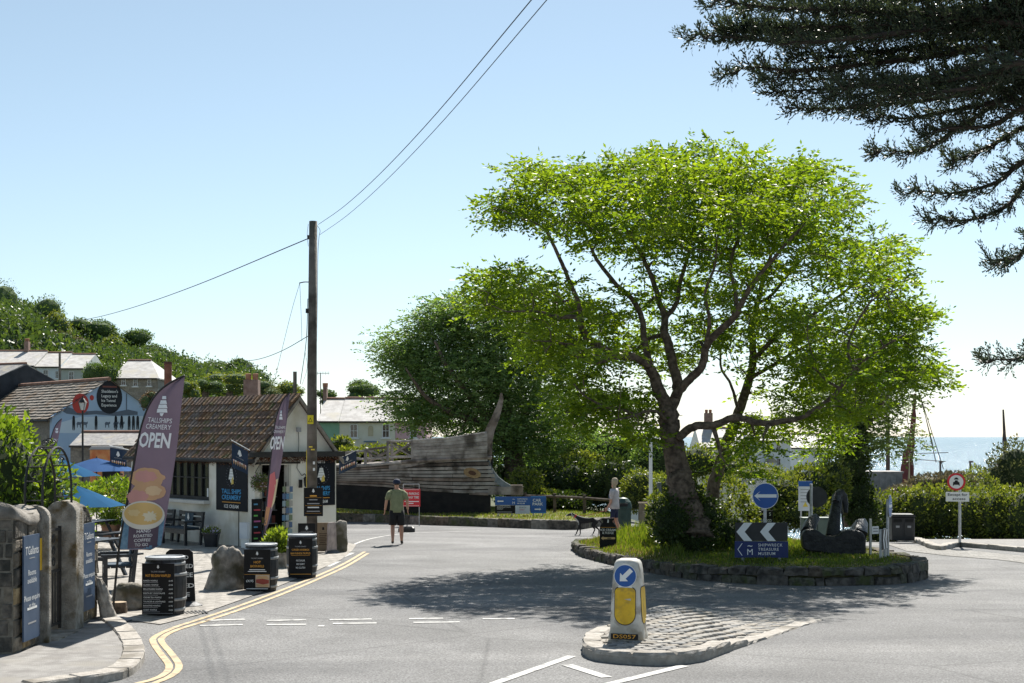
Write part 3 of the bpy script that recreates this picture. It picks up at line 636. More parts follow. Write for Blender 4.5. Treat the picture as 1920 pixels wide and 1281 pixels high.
# ---------------------------------------------------------------- anchor
ap = isl_at(1566, 30.3)
anc = thing('ship_anchor', 'huge black iron anchor lying on the island grass', 'anchor', (ap.x, ap.y, ap.z), R(-6))
AIRON = mat('anchor_iron', (0.010,0.010,0.011), (0.035,0.034,0.033), 0.45, 9, bump=0.8, bscale=25, spec=0.4)
u_ = 30.3/F
def A(px, py, dy=0): return Vector(((px-1566)*u_, dy, H-(py-HY)*u_-ap.z))
def bar(pts, w, d, m=AIRON, name='bar', parent=anc, n=16, pw=5.0):
    b = MB(); rings = []; k = len(pts)
    for i, p in enumerate(pts):
        t = (pts[min(i+1,k-1)]-pts[max(i-1,0)]).normalized(); a = Vector((0,1,0)); a = (a-t*a.dot(t)).normalized(); c = t.cross(a)
        ww = w[i] if isinstance(w, list) else w; dd = d[i] if isinstance(d, list) else d; ring = []
        for j in range(n):
            q = 2*math.pi*j/n; x, y = math.cos(q), math.sin(q); x = math.copysign(abs(x)**(2/pw), x); y = math.copysign(abs(y)**(2/pw), y)
            ring.append(p+c*x*ww/2+a*y*dd/2)
        rings.append(ring)
    b.loft(rings); o = fixn(b.build(name, m, parent, smooth=True)); o.data.set_sharp_from_angle(angle=R(32)); return o
# crown: one heavy lobed casting facing us, then arms and shank
oc = [(1503,1004),(1507,995),(1516,992),(1530,993),(1538,998),(1545,1003),(1560,1005),(1571,1002),(1578,996),(1588,993),(1602,993),(1613,997),(1619,1006),(1620,1022),(1618,1046),(1598,1048),(1574,1043),(1548,1037),(1526,1034),(1507,1030)]
oc = [(A(*p).x, A(*p).z) for p in smooth_path([Vector((x,y,0)) for x, y in oc]+[Vector((1503,1004,0))], 2)[:-1] for p in [(p.x, p.y)]]
o = fixn(MB().prism(oc, -.22, .26).build('crown', AIRON, anc)); bv = o.modifiers.new('bevel', 'BEVEL'); bv.width = .035; bv.segments = 2; bv.limit_method = 'ANGLE'; o.data.shade_smooth(); o.data.set_sharp_from_angle(angle=R(40))
bar([A(1516,1000,.1),A(1524,984,.40),A(1533,977,.65)], [.28,.26,.18], .26, name='fluke_arm'); bar([A(1612,1004,.1),A(1617,990,.5),A(1624,986,.8)], [.30,.30,.18], .26, name='fluke_arm')
bar([A(1562,1010,.12),A(1569,975,.45),A(1576,950,.75),A(1581,936,.95)], [.30,.24,.21,.20], [.24,.22,.20,.18], name='shank')
bar([A(1574,946,.72),A(1578,934,.86),A(1586,929,.95),A(1592,934,.98),A(1595,950,.95),A(1594,968,.85)], [.14,.18,.20,.16,.13,.09], .18, name='shackle')
bar([A(1585,930,.9),A(1586,965,.7),A(1587,1000,.5)], .035, .05, name='strap')

# ================================================================ ROAD SIGN AND LITTER BIN ON THE RIGHT
p = G(1803,1026); d_ = p.y; u_ = d_/F
t = thing('access_sign', 'no motor vehicles except for access sign on grey pole by hedge', 'road sign', (p.x, p.y+.15, p.z+.08), R(-16))
zc = H-(904-HY)*u_-p.z-.08; post(t, 0, .05, -.1, zc+.2, .038)
b = MB(); disc(b, -.09, zc, .235, -.003, 36); b.build('red_ring', RED, t); b = MB(); disc(b, -.09, zc, .18, -.006, 36); b.build('white_face', WHITE, t)
MB().lathe([(.235,0),(.235,.012)], n=32).build('plate_back', GALV, t).matrix_local = Matrix.Translation((-.09,.012,zc)) @ Matrix.Rotation(R(90),4,'X')
flat('car_symbol', [[(-.18,zc-.10),(-.17,zc-.01),(-.135,zc+.0),(-.12,zc+.04),(-.06,zc+.04),(-.045,zc+0),(-.01,zc-.01),(0,zc-.10),(-.03,zc-.10),(-.03,zc-.08),(-.15,zc-.08),(-.15,zc-.10)],[(-.15,zc+.06),(-.13,zc+.10),(-.09,zc+.12),(-.05,zc+.10),(-.03,zc+.06)]], -.009, BLACK, t)
MB().box((-.06,.0,zc-.40),(.60,.015,.25)).build('supplementary_plate', WHITE, t)
text('Except for', .10, -.06, zc-.345, -.0105, BLACK, t, .012, width=.5); text('access', .10, -.02, zc-.455, -.0105, BLACK, t, .012, width=.33)
p = G(1697,1019); u_ = p.y/F
t = thing('litter_bin', 'black double litter bin against the hedge', 'litter bin', (p.x, p.y+.3, p.z+.08), R(-8))
w = 42*u_; h = 48*u_; BINB = mat('bin_black', (0.012,0.012,0.014), (0.022,0.022,0.025), .45, 5)
MB().cham((0,0,h*.46),(w,.55,h*.92),.03).build('body', BINB, t); MB().prism([(-w/2-.02,h*.92),(w/2+.02,h*.92),(w/2+.02,h*.97),(w/2-.04,h*1.02),(-w/2+.04,h*1.02),(-w/2-.02,h*.97)], -.32, .32).build('lid', BINB, t)
for s_ in (-1,1):
    MB().box((s_*w*.25,-.28,h*.78),(w*.36,.02,h*.12)).build('slot', mat('slot_black',(0.004,0.004,0.004),None,.7), t); MB().box((s_*w*.25,-.283,h*.42),(w*.40,.012,h*.5)).build('door', mat('bin_door',(0.018,0.018,0.02),(0.026,0.026,0.028),.4,6), t)
    flat('emblem', [[(s_*w*.25-.05,h*.5),(s_*w*.25+.05,h*.5),(s_*w*.25+.05,h*.58),(s_*w*.25-.05,h*.58)]], -.2925, GREYP, t)
# ================================================================ ICE CREAM SHOP
Ac = Vector((-6.78, 37.5, 0)); gz = g(-6.8, 38)-0.02
Uv = Vector((-0.66, 0.7513, 0)); Vv = Vector((0.7513, 0.66, 0)); SL = 7.1; SD = 2.57
# local frame: x along the long front wall (0 at the left end, SL at the door corner), y towards the back, front wall at y=0
rz = math.atan2(-Uv.y, -Uv.x); O = Ac+Uv*SL
shop = thing('ice_cream_shop', 'small cream rendered kiosk shop with mossy tiled roof', 'shop', (O.x, O.y, gz), rz)
M_shop = Matrix.Translation((O.x, O.y, gz)) @ Matrix.Rotation(rz, 4, 'Z'); Minv = M_shop.inverted()
def wall_pt(px, py, off=0.0, gable=False):      # pixel -> local coords on the front wall (or gable wall), off = metres proud
    ray = P(px, py, 1.0)-Vector((0,0,H)); o_ = Vector((0,0,H)); ol = Minv @ o_; rl = Minv.to_3x3() @ ray
    if gable: t_ = (SL+off-ol.x)/rl.x
    else: t_ = (-off-ol.y)/rl.y
    return ol+rl*t_
EV = 2.20-gz; RG = H+75*38.5/F-gz      # eave and ridge heights above shop base
YM = SD/2
b = MB()
wx0 = wall_pt(308, 900).x; wx1 = wall_pt(392, 900).x; wz1 = wall_pt(350, 856).z; wz0 = wall_pt(350, 936).z
# front wall with window opening: four pieces butted together; gable with a doorway; plain rear and left wall
T = 0.22
b.box(((wx0)/2, T/2, EV/2), (wx0, T, EV)); b.box(((wx1+SL)/2, T/2, EV/2), (SL-wx1, T, EV)); b.box(((wx0+wx1)/2, T/2, wz0/2), (wx1-wx0, T, wz0)); b.box(((wx0+wx1)/2, T/2, (wz1+EV)/2), (wx1-wx0, T, EV-wz1))
dy0 = wall_pt(487, 950, 0, True).y; dy1 = wall_pt(541, 950, 0, True).y; dzt = wall_pt(500, 872, 0, True).z
b.box((SL-T/2, (T+dy0)/2, EV/2), (T, dy0-T, EV)); b.box((SL-T/2, (dy1+SD)/2, EV/2), (T, SD-dy1, EV)); b.box((SL-T/2, (dy0+dy1)/2, (dzt+EV)/2), (T, dy1-dy0, EV-dzt))
b.box((SL/2, SD-T/2, EV/2), (SL-2*T, T, EV)); b.box((T/2, SD/2+T/2, EV/2), (T, SD-T, EV))
for x_ in (SL-0.06, 0.06): b.add([(x_-.05,.02,EV),(x_-.05,SD-.02,EV),(x_-.05,YM,RG-.08),(x_+.05,.02,EV),(x_+.05,SD-.02,EV),(x_+.05,YM,RG-.08)], [(0,2,1),(3,4,5),(0,1,4,3),(1,2,5,4),(2,0,3,5)])
fixn(b.build('wall', RENDER, shop))
DARK = mat('dark_interior', (0.02,0.018,0.015), (0.04,0.035,0.03), .9, 3)
MB().box((SL/2, SD/2, 0.03),(SL-2*T-.02, SD-2*T-.02, .04)).build('inner_floor', mat('shop_floor',(0.12,0.09,0.07),(0.16,0.13,0.1),.7,4), shop)
# roof: two tiled slopes; deck below, every tile its own piece
OV = 0.22; sl = math.atan2(RG-EV, YM); RLn = math.hypot(RG-EV, YM)+OV
b = MB()
for sgn, y0 in ((1, 0), (-1, SD)):
    e0 = Vector((-.12, y0-sgn*OV*math.cos(sl), EV-OV*math.sin(sl))); r0 = Vector((-.12, YM, RG)); dn = Vector((0, sgn*-math.sin(sl), math.cos(sl)))*.05
    e1, r1 = e0+Vector((SL+.30,0,0)), r0+Vector((SL+.30,0,0))
    b.add([e0-dn, e1-dn, r1-dn, r0-dn, e0, e1, r1, r0], [(0,1,2,3),(4,5,6,7),(0,1,5,4),(1,2,6,5),(2,3,7,6),(3,0,4,7)])
roof = fixn(b.build('roof', mat('roof_deck',(0.05,0.04,0.035),(0.09,0.07,0.06),.9,5), shop))
TM = [mat('tile_brown', (0.10,0.060,0.040), (0.24,0.155,0.11), .9, 7, bump=.6, bscale=25, c3=(0.13,0.11,0.05), s3=3.2), mat('tile_grey', (0.10,0.075,0.06), (0.23,0.18,0.15), .9, 7, bump=.6, bscale=25, c3=(0.14,0.07,0.03), s3=2.6), mat('tile_moss', (0.15,0.075,0.035), (0.28,0.17,0.09), .95, 9, bump=.8, bscale=20, c3=(0.07,0.075,0.025), s3=3)]
NC, NX = 8, 34; cw = (SL+.30)/NX; ch = RLn/NC
tms = []
for m_ in TM:
    for k in range(2):
        b = MB(); w_ = cw*.95; n_ = 4; L_ = ch*1.18; vs = []; jj = random.uniform(.008,.016)
        for i in range(n_+1):
            x_ = -w_/2+w_*i/n_; hgt = .030*math.cos((i/n_-.5)*math.pi)+jj*(i % 2)
            vs += [(x_, 0, hgt+.034), (x_, L_, hgt*.8+.004), (x_, 0, hgt+.004)]
        fs = []
        for i in range(n_): a = i*3; fs += [(a, a+3, a+4, a+1), (a+2, a+5, a+3, a)]
        b.add(vs, fs); tms.append(b.mesh('tile', m_))
sd = rng.permutation(NC*NX)
for r_ in range(NC):
    for q in range(NX):
        s_ = r_*ch; y_ = -OV*math.cos(sl)+s_*math.cos(sl); z_ = EV-OV*math.sin(sl)+s_*math.sin(sl)
        x_ = -.12+cw*(q+.5+(.25 if r_ % 2 else -.25)*.8)
        mi = random.choices(range(6), [4,4,4,4,2+2*(q>22),2+2*(q>22)])[0]
        inst('tile', tms[mi], roof, (x_+random.uniform(-.012,.012), y_, z_+.004), (sl+random.uniform(-.02,.03), random.uniform(-.04,.04), random.uniform(-.05,.05)))
b = MB()
for k in range(20):
    x_ = -.12+(SL+.3)*(k+.5)/20; L_ = (SL+.3)/20*.97; vs = []
    for xx in (x_-L_/2, x_+L_/2):
        for a in range(-80, 81, 32): vs.append((xx, YM+.13*math.sin(R(a)), RG-.06+.15*math.cos(R(a))+random.uniform(-.006,.006)))
    b = MB().add(vs, [(i, i+1, 7+i-1+0, 6+i) for i in range(5)]); b.build('ridge_tile', mat('ridge_terracotta',(0.20,0.085,0.05),(0.30,0.14,0.085),.9,6,bump=.5,bscale=20,c3=(0.14,0.10,0.06),s3=3), roof)
# fascia/gutter, verge boards and the tangled string-light garland under the eaves
FASC = mat('fascia_black', (0.018,0.017,0.016), (0.035,0.032,0.03), .6, 6)
MB().tube([(-.15,-OV*math.cos(sl)-.03,EV-OV*math.sin(sl)-.02),(SL+.2,-OV*math.cos(sl)-.03,EV-OV*math.sin(sl)-.02)], .055, 8).build('gutter', FASC, shop)
MB().box((SL+.10, SD/2, EV-.02),(.20, SD+.34, .14)).build('gable_ledge', FASC, shop)
for y_a, y_b in ((-OV*math.cos(sl), YM), (SD+OV*math.cos(sl), YM)):
    za, zb = EV-OV*math.sin(sl), RG
    MB().add([(SL+.12,y_a,za-.13),(SL+.12,y_b,zb-.13),(SL+.12,y_b,zb-.02),(SL+.12,y_a,za-.02),(SL+.19,y_a,za-.13),(SL+.19,y_b,zb-.13),(SL+.19,y_b,zb-.02),(SL+.19,y_a,za-.02)], [(0,1,2,3),(4,7,6,5),(0,4,5,1),(3,2,6,7),(0,3,7,4),(1,5,6,2)]).build('verge_board', mat('verge_wood',(0.2,0.17,0.14),(0.3,0.27,0.23),.9,6), shop)
n_ = 2600; gx = rng.uniform(-.1, SL+.1, n_); gy = -.10+rng.normal(0,.035,n_); gzz = EV-.20+rng.normal(0,.045,n_)
n2 = 1300; g2y = rng.uniform(0, SD, n2); allp = np.vstack([np.column_stack([gx,gy,gzz]), np.column_stack([SL+.10+rng.normal(0,.03,n2), g2y, EV-.14+rng.normal(0,.04,n2)])])
gar = leaf_obj('garland', allp, norm(rng.normal(size=(len(allp),3))), .07, .018, leafmat('garland_twig', (0.03,0.015,0.01), (0.20,0.07,0.03), .1, (1,1,1)), shop); gar['kind'] = 'stuff'
# window: frame, bars, dark pane, goods behind
wf = MB(); cx_, cz_ = (wx0+wx1)/2, (wz0+wz1)/2; ww, wh = wx1-wx0, wz1-wz0
for (c, d) in (((cx_,.06,wz0+.05),(ww,.09,.10)),((cx_,.06,wz1-.04),(ww,.09,.08)),((wx0+.03,.06,cz_),(.06,.09,wh-.18)),((wx1-.03,.06,cz_),(.06,.09,wh-.18))): wf.box(c, d)
win = wf.build('window', FASC, shop)
for k in range(1, 6): MB().box((wx0+.06+(ww-.12)*k/6,.05,cz_+.005),(.028,.05,wh-.185)).build('glazing_bar', FASC, win)
MB().box((cx_,.047,cz_+.02),(ww-.125,.04,.03)).build('glazing_bar', FASC, win)
PANE = mat('shop_pane', (0.10,0.12,0.13), None, .04, spec=.6); PANE.node_tree.nodes['Principled BSDF'].inputs['Transmission Weight'].default_value = .85
MB().box((cx_,.085,cz_),(ww-.11,.006,wh-.17)).build('pane', PANE, win)
MB().box((cx_,-.05,wz0-.045),(ww+.16,.30,.085)).build('sill', mat('sill_paint',(0.58,0.57,0.53),(0.66,0.65,0.61),.7,5), shop)
for k in range(9):
    x_ = wx0+.14+(ww-.28)*k/8; hh = random.uniform(.25,.55)
    MB().box((x_,.30,wz0+.06+hh/2),(.11,.10,hh)).build('display_goods', paint('goods_%d' % (k%5), [(0.45,0.40,0.28),(0.55,0.55,0.52),(0.25,0.14,0.06),(0.5,0.42,0.1),(0.15,0.22,0.28)][k%5]), shop)
MB().box((cx_,.75,cz_),(ww+.3,.03,wh+.2)).build('light_backing', mat('display_cream',(0.5,0.46,0.38),(0.58,0.54,0.46),.8,3), shop); MB().box((cx_,.42,wz0+.02),(ww,.5,.05)).build('display_shelf', mat('shelf_wood',(0.28,0.18,0.1),(0.36,0.25,0.15),.7,5), shop)  # pale back panel added to lighten the dark window
MB().box((wx0+ww*.36,.10,wz0+.36),(.20,.004,.36)).build('window_notice', WHITE, shop); MB().box((wx1-.10,.026,wz0+.22),(.12,.004,.24)).build('window_sticker', WHITE, shop)
# poster boards
def ship_emblem(parent, x, z, s, y, m=WHITE, m2=None, fmap=None):
    sails = []
    for k, (w0, w1, a, c) in enumerate(((.16,.20,.62,.78),(.20,.26,.42,.60),(.26,.33,.20,.40),(.33,.38,.0,.18))): sails.append([(x-w1*s,z+a*s),(x+w1*s,z+a*s),(x+w0*s,z+c*s),(x-w0*s,z+c*s)])
    sails.append([(x-.02*s,z+.80*s),(x+.02*s,z+.80*s),(x+.005*s,z+.95*s)]); sails.append([(x-.10*s,z-.20*s),(x+.02*s,z-.28*s),(x+.12*s,z-.18*s),(x+.22*s,z-.02*s),(x-.16*s,z-.02*s)])
    return flat('ship_emblem', sails, y, m, parent, fmap)
def wreath(parent, x, z, s, y, m):
    pl = []
    for sg in (-1, 1):
        for k in range(9):
            a = R(-70+k*17); cx, cz = x+sg*math.cos(a)*s, z+math.sin(a)*s*1.05; q = a+R(60); l = .16*s
            dx, dz = math.cos(q)*l*sg, math.sin(q)*l; pl.append([(cx-dx/2,cz-dz/2),(cx-dz*.25*sg,cz+dx*.25*sg),(cx+dx/2,cz+dz/2),(cx+dz*.25*sg,cz-dx*.25*sg)])
    flat('wreath', pl, y, m, parent)
def poster(par, w, h, lines_full=True):
    MB().box((0,.012,h/2),(w,.024,h)).build('panel', mat('poster_black',(0.006,0.008,0.013),(0.010,0.012,0.018),.6,2,spec=.2), par)
    text('GIFTS', h*.075, 0, h*.93, -.003, WHITE, par, .015); ship_emblem(par, 0, h*.60, h*.26, -.003, WHITE); wreath(par, 0, h*.66, h*.19, -.003, mat('wreath_grey',(0.16,0.16,0.2),None,.6))
    flat('gold_hull', [[(0,h*.50),(.09*h,h*.52),(.07*h,h*.66),(.01*h,h*.60)]], -.005, paint('gold_sail',(0.72,0.55,0.12)), par)
    text('TALL SHIPS', h*.125, 0, h*.365, -.003, SKYB, par, .012, width=w*.62); text('CREAMERY', h*.125, 0, h*.25, -.003, SKYB, par, .012, width=w*.62)
    flat('gold_rule', [[(-w*.3,h*.155),(w*.3,h*.155),(w*.3,h*.168),(-w*.3,h*.168)]], -.003, GOLD, par); text('ICE CREAM', h*.09, 0, h*.08, -.003, WHITE, par, .015, width=w*.46)
a_ = wall_pt(407, 957); c_2 = wall_pt(465, 862)
pt = thing('wall_poster', 'large black gifts and ice cream poster beside the shop window', 'sign', M_shop @ Vector(((a_.x+c_2.x)/2, -.03, a_.z+.02)), rz); poster(pt, c_2.x-a_.x, c_2.z-a_.z)
a_ = wall_pt(594, 948, 0, True); c_2 = wall_pt(622, 860, 0, True)
pt = thing('wall_poster', 'black gifts and ice cream poster on the gable, partly behind the pole', 'sign', M_shop @ Vector((SL+.03, (a_.y+c_2.y)/2-.12, a_.z)), rz+R(90)); poster(pt, (c_2.y-a_.y)+.42, c_2.z-a_.z)
# doorway: reveal, shelves of stock, postcard racks
b = MB().box((SL-T-.6, (dy0+dy1)/2+.1, 1.0),(.05, dy1-dy0+.5, 2.0)); b.build('back_shelf', DARK, shop)
for k in range(5):
    MB().box((SL-T-.45, (dy0+dy1)/2, .25+k*.36),(.28, dy1-dy0-.05, .02)).build('stock_shelf', GREYP, shop)
    for q in range(7):
        hh = random.uniform(.1,.24); MB().box((SL-T-.40, dy0+.1+(dy1-dy0-.2)*q/6, .265+k*.36+hh/2),(.08,.09,hh)).build('stock', paint('stock_%d' % ((q+k)%6), [(0.10,0.14,0.2),(0.3,0.1,0.08),(0.35,0.33,0.3),(0.05,0.1,0.22),(0.3,0.24,0.08),(0.08,0.08,0.08)][(q+k)%6]), shop)
MB().box((SL+.012,(dy0+dy1)/2,dzt+.05),(.04,dy1-dy0+.7,.05)).build('door_lintel', FASC, shop); MB().box((SL+.012,dy1+.03,dzt/2),(.03,.07,dzt)).build('door_frame', mat('door_frame_paint',(0.55,0.52,0.45),(0.62,0.6,0.53),.7,4), shop)
rk_ = thing('postcard_rack', 'tall postcard rack full of cards in the shop doorway', 'rack', M_shop @ Vector((SL+.12, dy1-.16, 0)), rz+R(90))
MB().tube([(0,0,0),(0,0,1.75)], .018, 8).build('pole', IRON, rk_); MB().lathe([(.17,0),(.17,.03)], n=16).build('foot', IRON, rk_)
for k in range(7):
    for q in (-1, 0, 1): MB().box((q*.11,-.06-.005*k%2,.42+k*.19),(.095,.012,.15)).build('card', paint('card_%d' % ((k*3+q)%5), [(0.12,0.25,0.4),(0.3,0.4,0.45),(0.2,0.25,0.15),(0.45,0.42,0.38),(0.1,0.16,0.28)][(k*3+q)%5]), rk_)
cb = thing('menu_chalkboard', 'black chalkboard of coloured flavour names beside shop door', 'sign', M_shop @ Vector((SL+.05, dy0-.12, .08)), rz+R(90))
MB().box((0,0,.62),(.30,.03,1.24)).build('board', BOARD, cb)
for k in range(7): flat('chalk_line', [[(-.10,1.08-k*.15),(.02+.08*(k%2),1.08-k*.15),(.02+.08*(k%2),1.12-k*.15),(-.10,1.12-k*.15)]], -.0175, paint('chalk_%d' % (k%4), [(0.1,0.3,0.5),(0.5,0.05,0.08),(0.15,0.5,0.1),(0.5,0.1,0.3)][k%4]), cb)
lt = thing('wall_lantern', 'black wall lantern hanging on the shop gable', 'lamp', M_shop @ Vector((SL, wall_pt(567,900,0,True).y, wall_pt(567,900,0,True).z)), rz+R(90))
MB().tube([(0,0,.12),(0,-.10,.17),(0,-.18,.12)], .012, 6).build('arm', IRON, lt); MB().lathe([(.03,.10),(.085,.04),(.075,.03),(.055,-.16),(.03,-.19)], (0,-.18,0), 6).build('lantern', IRON, lt); MB().box((-.08,-.03,-.10),(.08,.06,.22)).build('socket_box', IRON, lt)
jb = wall_pt(559, 806, 0, True); MB().box((SL+.03, jb.y, jb.z),(.06,.12,.12)).build('junction_box', GREYP, shop); MB().tube([(SL+.02,jb.y,jb.z-.05),(SL+.02,jb.y+.01,jb.z-.4),(SL+.02,jb.y-.05,EV-.4),(SL+.02,jb.y+.1,EV-.6)], .008, 5).build('cable', IRON, shop)
hb = wall_pt(489, 905, .25, True); hk = thing('hanging_basket', 'flower basket hanging from iron bracket by shop door', 'hanging basket', M_shop @ Vector((SL, hb.y-.02, hb.z-.15)), rz)
MB().tube([(0,0,.62),(.30,0,.66)], .012, 6).build('bracket', IRON, hk); MB().tube([(.0,0,.4),(.25,0,.64)], .010, 6).build('brace', IRON, hk)
for a in range(3): MB().tube([(.28,0,.64),(.28+.16*math.cos(a*2.1),.16*math.sin(a*2.1),.18)], .004, 4).build('chain', IRON, hk)
MB().lathe([(.04,-.02),(.13,.04),(.17,.15),(.17,.17)], (.28,0,0), 14).build('bowl', mat('coir',(0.12,0.07,0.04),(0.2,0.13,0.07),.95,20), hk)
q_ = norm(rng.normal(size=(900,3))); pp = np.array([.28,0,.15])+q_*rng.uniform(.08,.26,(900,1))*np.array([1,1,.95])
leaf_obj('foliage', pp, norm(q_+rng.normal(0,.6,(900,3))), .06, .03, leafmat('basket_leaf',(0.05,0.08,0.02),(0.16,0.19,0.06),.3), hk); k_ = rng.random(900) < .12
leaf_obj('blossom', pp[k_]*1.0+q_[k_]*.03, norm(rng.normal(size=(k_.sum(),3))), .05, .05, leafmat('pink_blossom',(0.45,0.2,0.35),(0.7,0.6,0.65),.2,(1,1,1)), hk)
# pennants on angled poles
PENN = mat('pennant_navy', (0.012,0.026,0.055), (0.02,0.04,0.08), .7, 5)
def pennant(label, loc, rotz_, w, h, tilt, polelen, pr):
    t = thing('hanging_flag', label, 'flag', loc, rotz_)
    MB().tube([(-w*.55-polelen*.0,0,h+.02+math.tan(tilt)*w*1.1),(w*.62,0,h-.0)], pr, 7).build('flag_pole', WHITE, t)
    def fm(x, z): return (x, .02*math.sin(x*14+z*5)-.0, z+(-x+w/2)*math.tan(tilt)*.9)
    b = MB(); N = 8; vs = []
    for j in range(N+1):
        for i in range(N+1): vs.append(fm(-w/2+w*i/N, h*j/N-.02))
    b.add(vs, [(j*(N+1)+i, j*(N+1)+i+1, (j+1)*(N+1)+i+1, (j+1)*(N+1)+i) for j in range(N) for i in range(N)]); b.build('cloth', PENN, t, smooth=True)
    fm2 = lambda x, z: (fm(x,z)[0], fm(x,z)[1]-.012, fm(x,z)[2])
    ship_emblem(t, -.02*w, h*.62, h*.26, 0, WHITE, fmap=fm2); text('TALLSHIPS CREAMERY', .03, 0, h*.48, 0, GREYP, t, .01, width=w*.5, fmap=fm2)
    for k in range(7):
        x_ = -w*.36+w*.72*k/6; s_ = w*.045
        flat('ice_cone', [[(x_-s_,h*.27),(x_+s_,h*.27),(x_,h*.12)]], 0, paint('cone_tan',(0.55,0.33,0.16)), t, fmap=fm2); flat('ice_scoop', [[(x_+s_*1.1*math.cos(a),h*.30+s_*1.2*math.sin(a)) for a in np.linspace(0,2*math.pi,9)[:-1]]], 0, paint('scoop_%d' % (k%3),[(0.7,0.5,0.5),(0.75,0.72,0.65),(0.5,0.28,0.22)][k%3]), t, fmap=lambda x,z: (fm2(x,z)[0],fm2(x,z)[1]-.003,fm2(x,z)[2]))
    return t
l1 = M_shop @ wall_pt(450, 889, .35); pennant('navy pennant with row of ice cones hanging over the wall poster', l1, rz+R(40), .44, .62, R(28), .5, .011)
l2 = P(652, 874, 40.3); pennant('tilted navy ice cream pennant at the gable corner by the boat', l2, R(15), .50, .46, R(-26), .5, .011)
# ---------------------------------------------------------------- benches, planters, boards at the shop front
BBLK = mat('bench_black', (0.012,0.014,0.018), (0.028,0.032,0.04), .4, 8, spec=.5)
CUSH = mat('bench_cushion', (0.02,0.045,0.07), (0.03,0.06,0.09), .6, 6)
def bench(label, loc, rotz_, L):
    t = thing('bench', label, 'bench', loc, rotz_)
    for sx in (-1, 1):
        MB().box((sx*(L/2-.04),-.25,.31),(.07,.07,.62)).build('leg', BBLK, t); MB().box((sx*(L/2-.04),.24,.45),(.07,.07,.90), (R(-6),0,0)).build('leg', BBLK, t); MB().box((sx*(L/2-.04),-.02,.64),(.08,.62,.045)).build('armrest', BBLK, t)
    for k in range(4): MB().box((0,-.23+k*.13,.43),(L-.16,.115,.035)).build('seat_slat', BBLK, t)
    MB().box((0,-.26,.36),(L-.16,.035,.09)).build('seat_rail', BBLK, t)
    for k in range(3): MB().box((0,.235+.012*k,.55+k*.145),(L-.16,.03,.10)).build('back_slat', BBLK, t)
    MB().box((0,-.03,.465),(L-.2,.44,.03)).build('cushion', CUSH, t); MB().cham((.02,.19,.68),(.46,.02,.34),.008,(R(-6),0,0)).build('back_panel', CUSH, t); ship_emblem(t, .02, .70, .17, .165)
    return t
def on_front(px, dist): q = wall_pt(px, 990); return M_shop @ Vector((q.x, -dist, 0))
bench('black slatted bench under the wall poster', Vector(on_front(388, .75))+Vector((0,0,g(-8,38)-gz)), rz, 1.35); bench('dark bench under the shop window behind the tall flag', Vector(on_front(322, .60)), rz+R(10), 1.30)
def flower_tub(label, p, w, h, m, fol, bl=None, spread=.3, fh=.3, n=900, name='planter', leafL=.08):
    t = thing(name, label, 'planter', p)
    MB().loft([sq(w*.72,w*.72,0,5), sq(w,w,h-.04,5), sq(w*1.06,w*1.06,h-.04,5), sq(w*1.06,w*1.06,h,5), sq(w*.9,w*.9,h,5), sq(w*.9,w*.9,h-.05,5)]).build('tub', m, t)
    q = norm(rng.normal(size=(n,3))); q[:,2] = abs(q[:,2]); pp = np.array([0,0,h-.03])+q*rng.uniform(.2,1,(n,1))*np.array([spread,spread,fh])
    leaf_obj('foliage', pp, norm(q+rng.normal(0,.5,(n,3))+np.array([0,0,.4])), leafL, leafL*.35, fol, t)
    if bl: k = rng.random(n) < .22; leaf_obj('blossom', (pp+q*.03)[k], norm(rng.normal(size=(k.sum(),3))), .06, .06, bl, t)
    return t
LG = leafmat('bright_leaf', (0.07,0.12,0.02), (0.20,0.27,0.05), .4)
flower_tub('dark tub of white and violet pansies below the poster', Vector(on_front(440,.70))+Vector((.0,0,0)), .42, .42, BBLK, LG, leafmat('white_petal',(0.5,0.42,0.7),(0.8,0.8,0.82),.2,(1,1,1)), .24, .16, 500)
pq = G(518,1066); flower_tub('stone planter with bright green shrub between the barrels', (pq.x, pq.y+.25, pq.z), .52, .34, GRANITE, LG, None, .34, .52, 1800, leafL=.13)
wb = thing('white_notice', 'white notice box standing at the shop corner', 'sign', M_shop @ Vector((SL-.02, -.30, 0)), rz+R(20)); MB().box((0,0,.5),(.26,.10,.42)).build('panel', mat('notice_box',(0.6,0.64,0.7),(0.68,0.72,0.76),.5,3), wb); MB().box((0,.02,.14),(.22,.06,.30)).build('stand', WHITE, wb)
def sheet_sign(label, p, w, h, rotz_, m, z0=.0, name='pavement_board', tilt=0):
    t = thing(name, label, 'sign', p, rotz_)
    MB().box((0,.015,z0+h/2),(w,.03,h)).build('panel', m, t); return t
pole_p = Gd(585, 35.3)
t = sheet_sign('black menu board fixed to the telegraph pole', (pole_p.x+.06, pole_p.y-.19, 0), .47, .70, R(2), BOARD, H-(968-HY)/F*35.1); t['label'] = 'black menu board fixed to the telegraph pole'
zz = H-(968-HY)/F*35.1
ship_emblem(t, 0, zz+.60, .09, -.003)
for k, (wd, m_, hh_) in enumerate(((.17,GOLD,.034),(.20,GREYP,.022),(.30,GREYP,.024),(.28,WHITE,.03),(.32,GREYP,.02))): pbar(t, 0, zz+.50-k*.095, wd, hh_, -.003, m_)
flat('rule', [[(-.2,zz+.455),(.2,zz+.455),(.2,zz+.460),(-.2,zz+.460)],[(-.2,zz+.26),(.2,zz+.26),(.2,zz+.265),(-.2,zz+.265)],[(-.2,zz+.07),(.2,zz+.07),(.2,zz+.075),(-.2,zz+.075)]], -.003, GOLD, t)
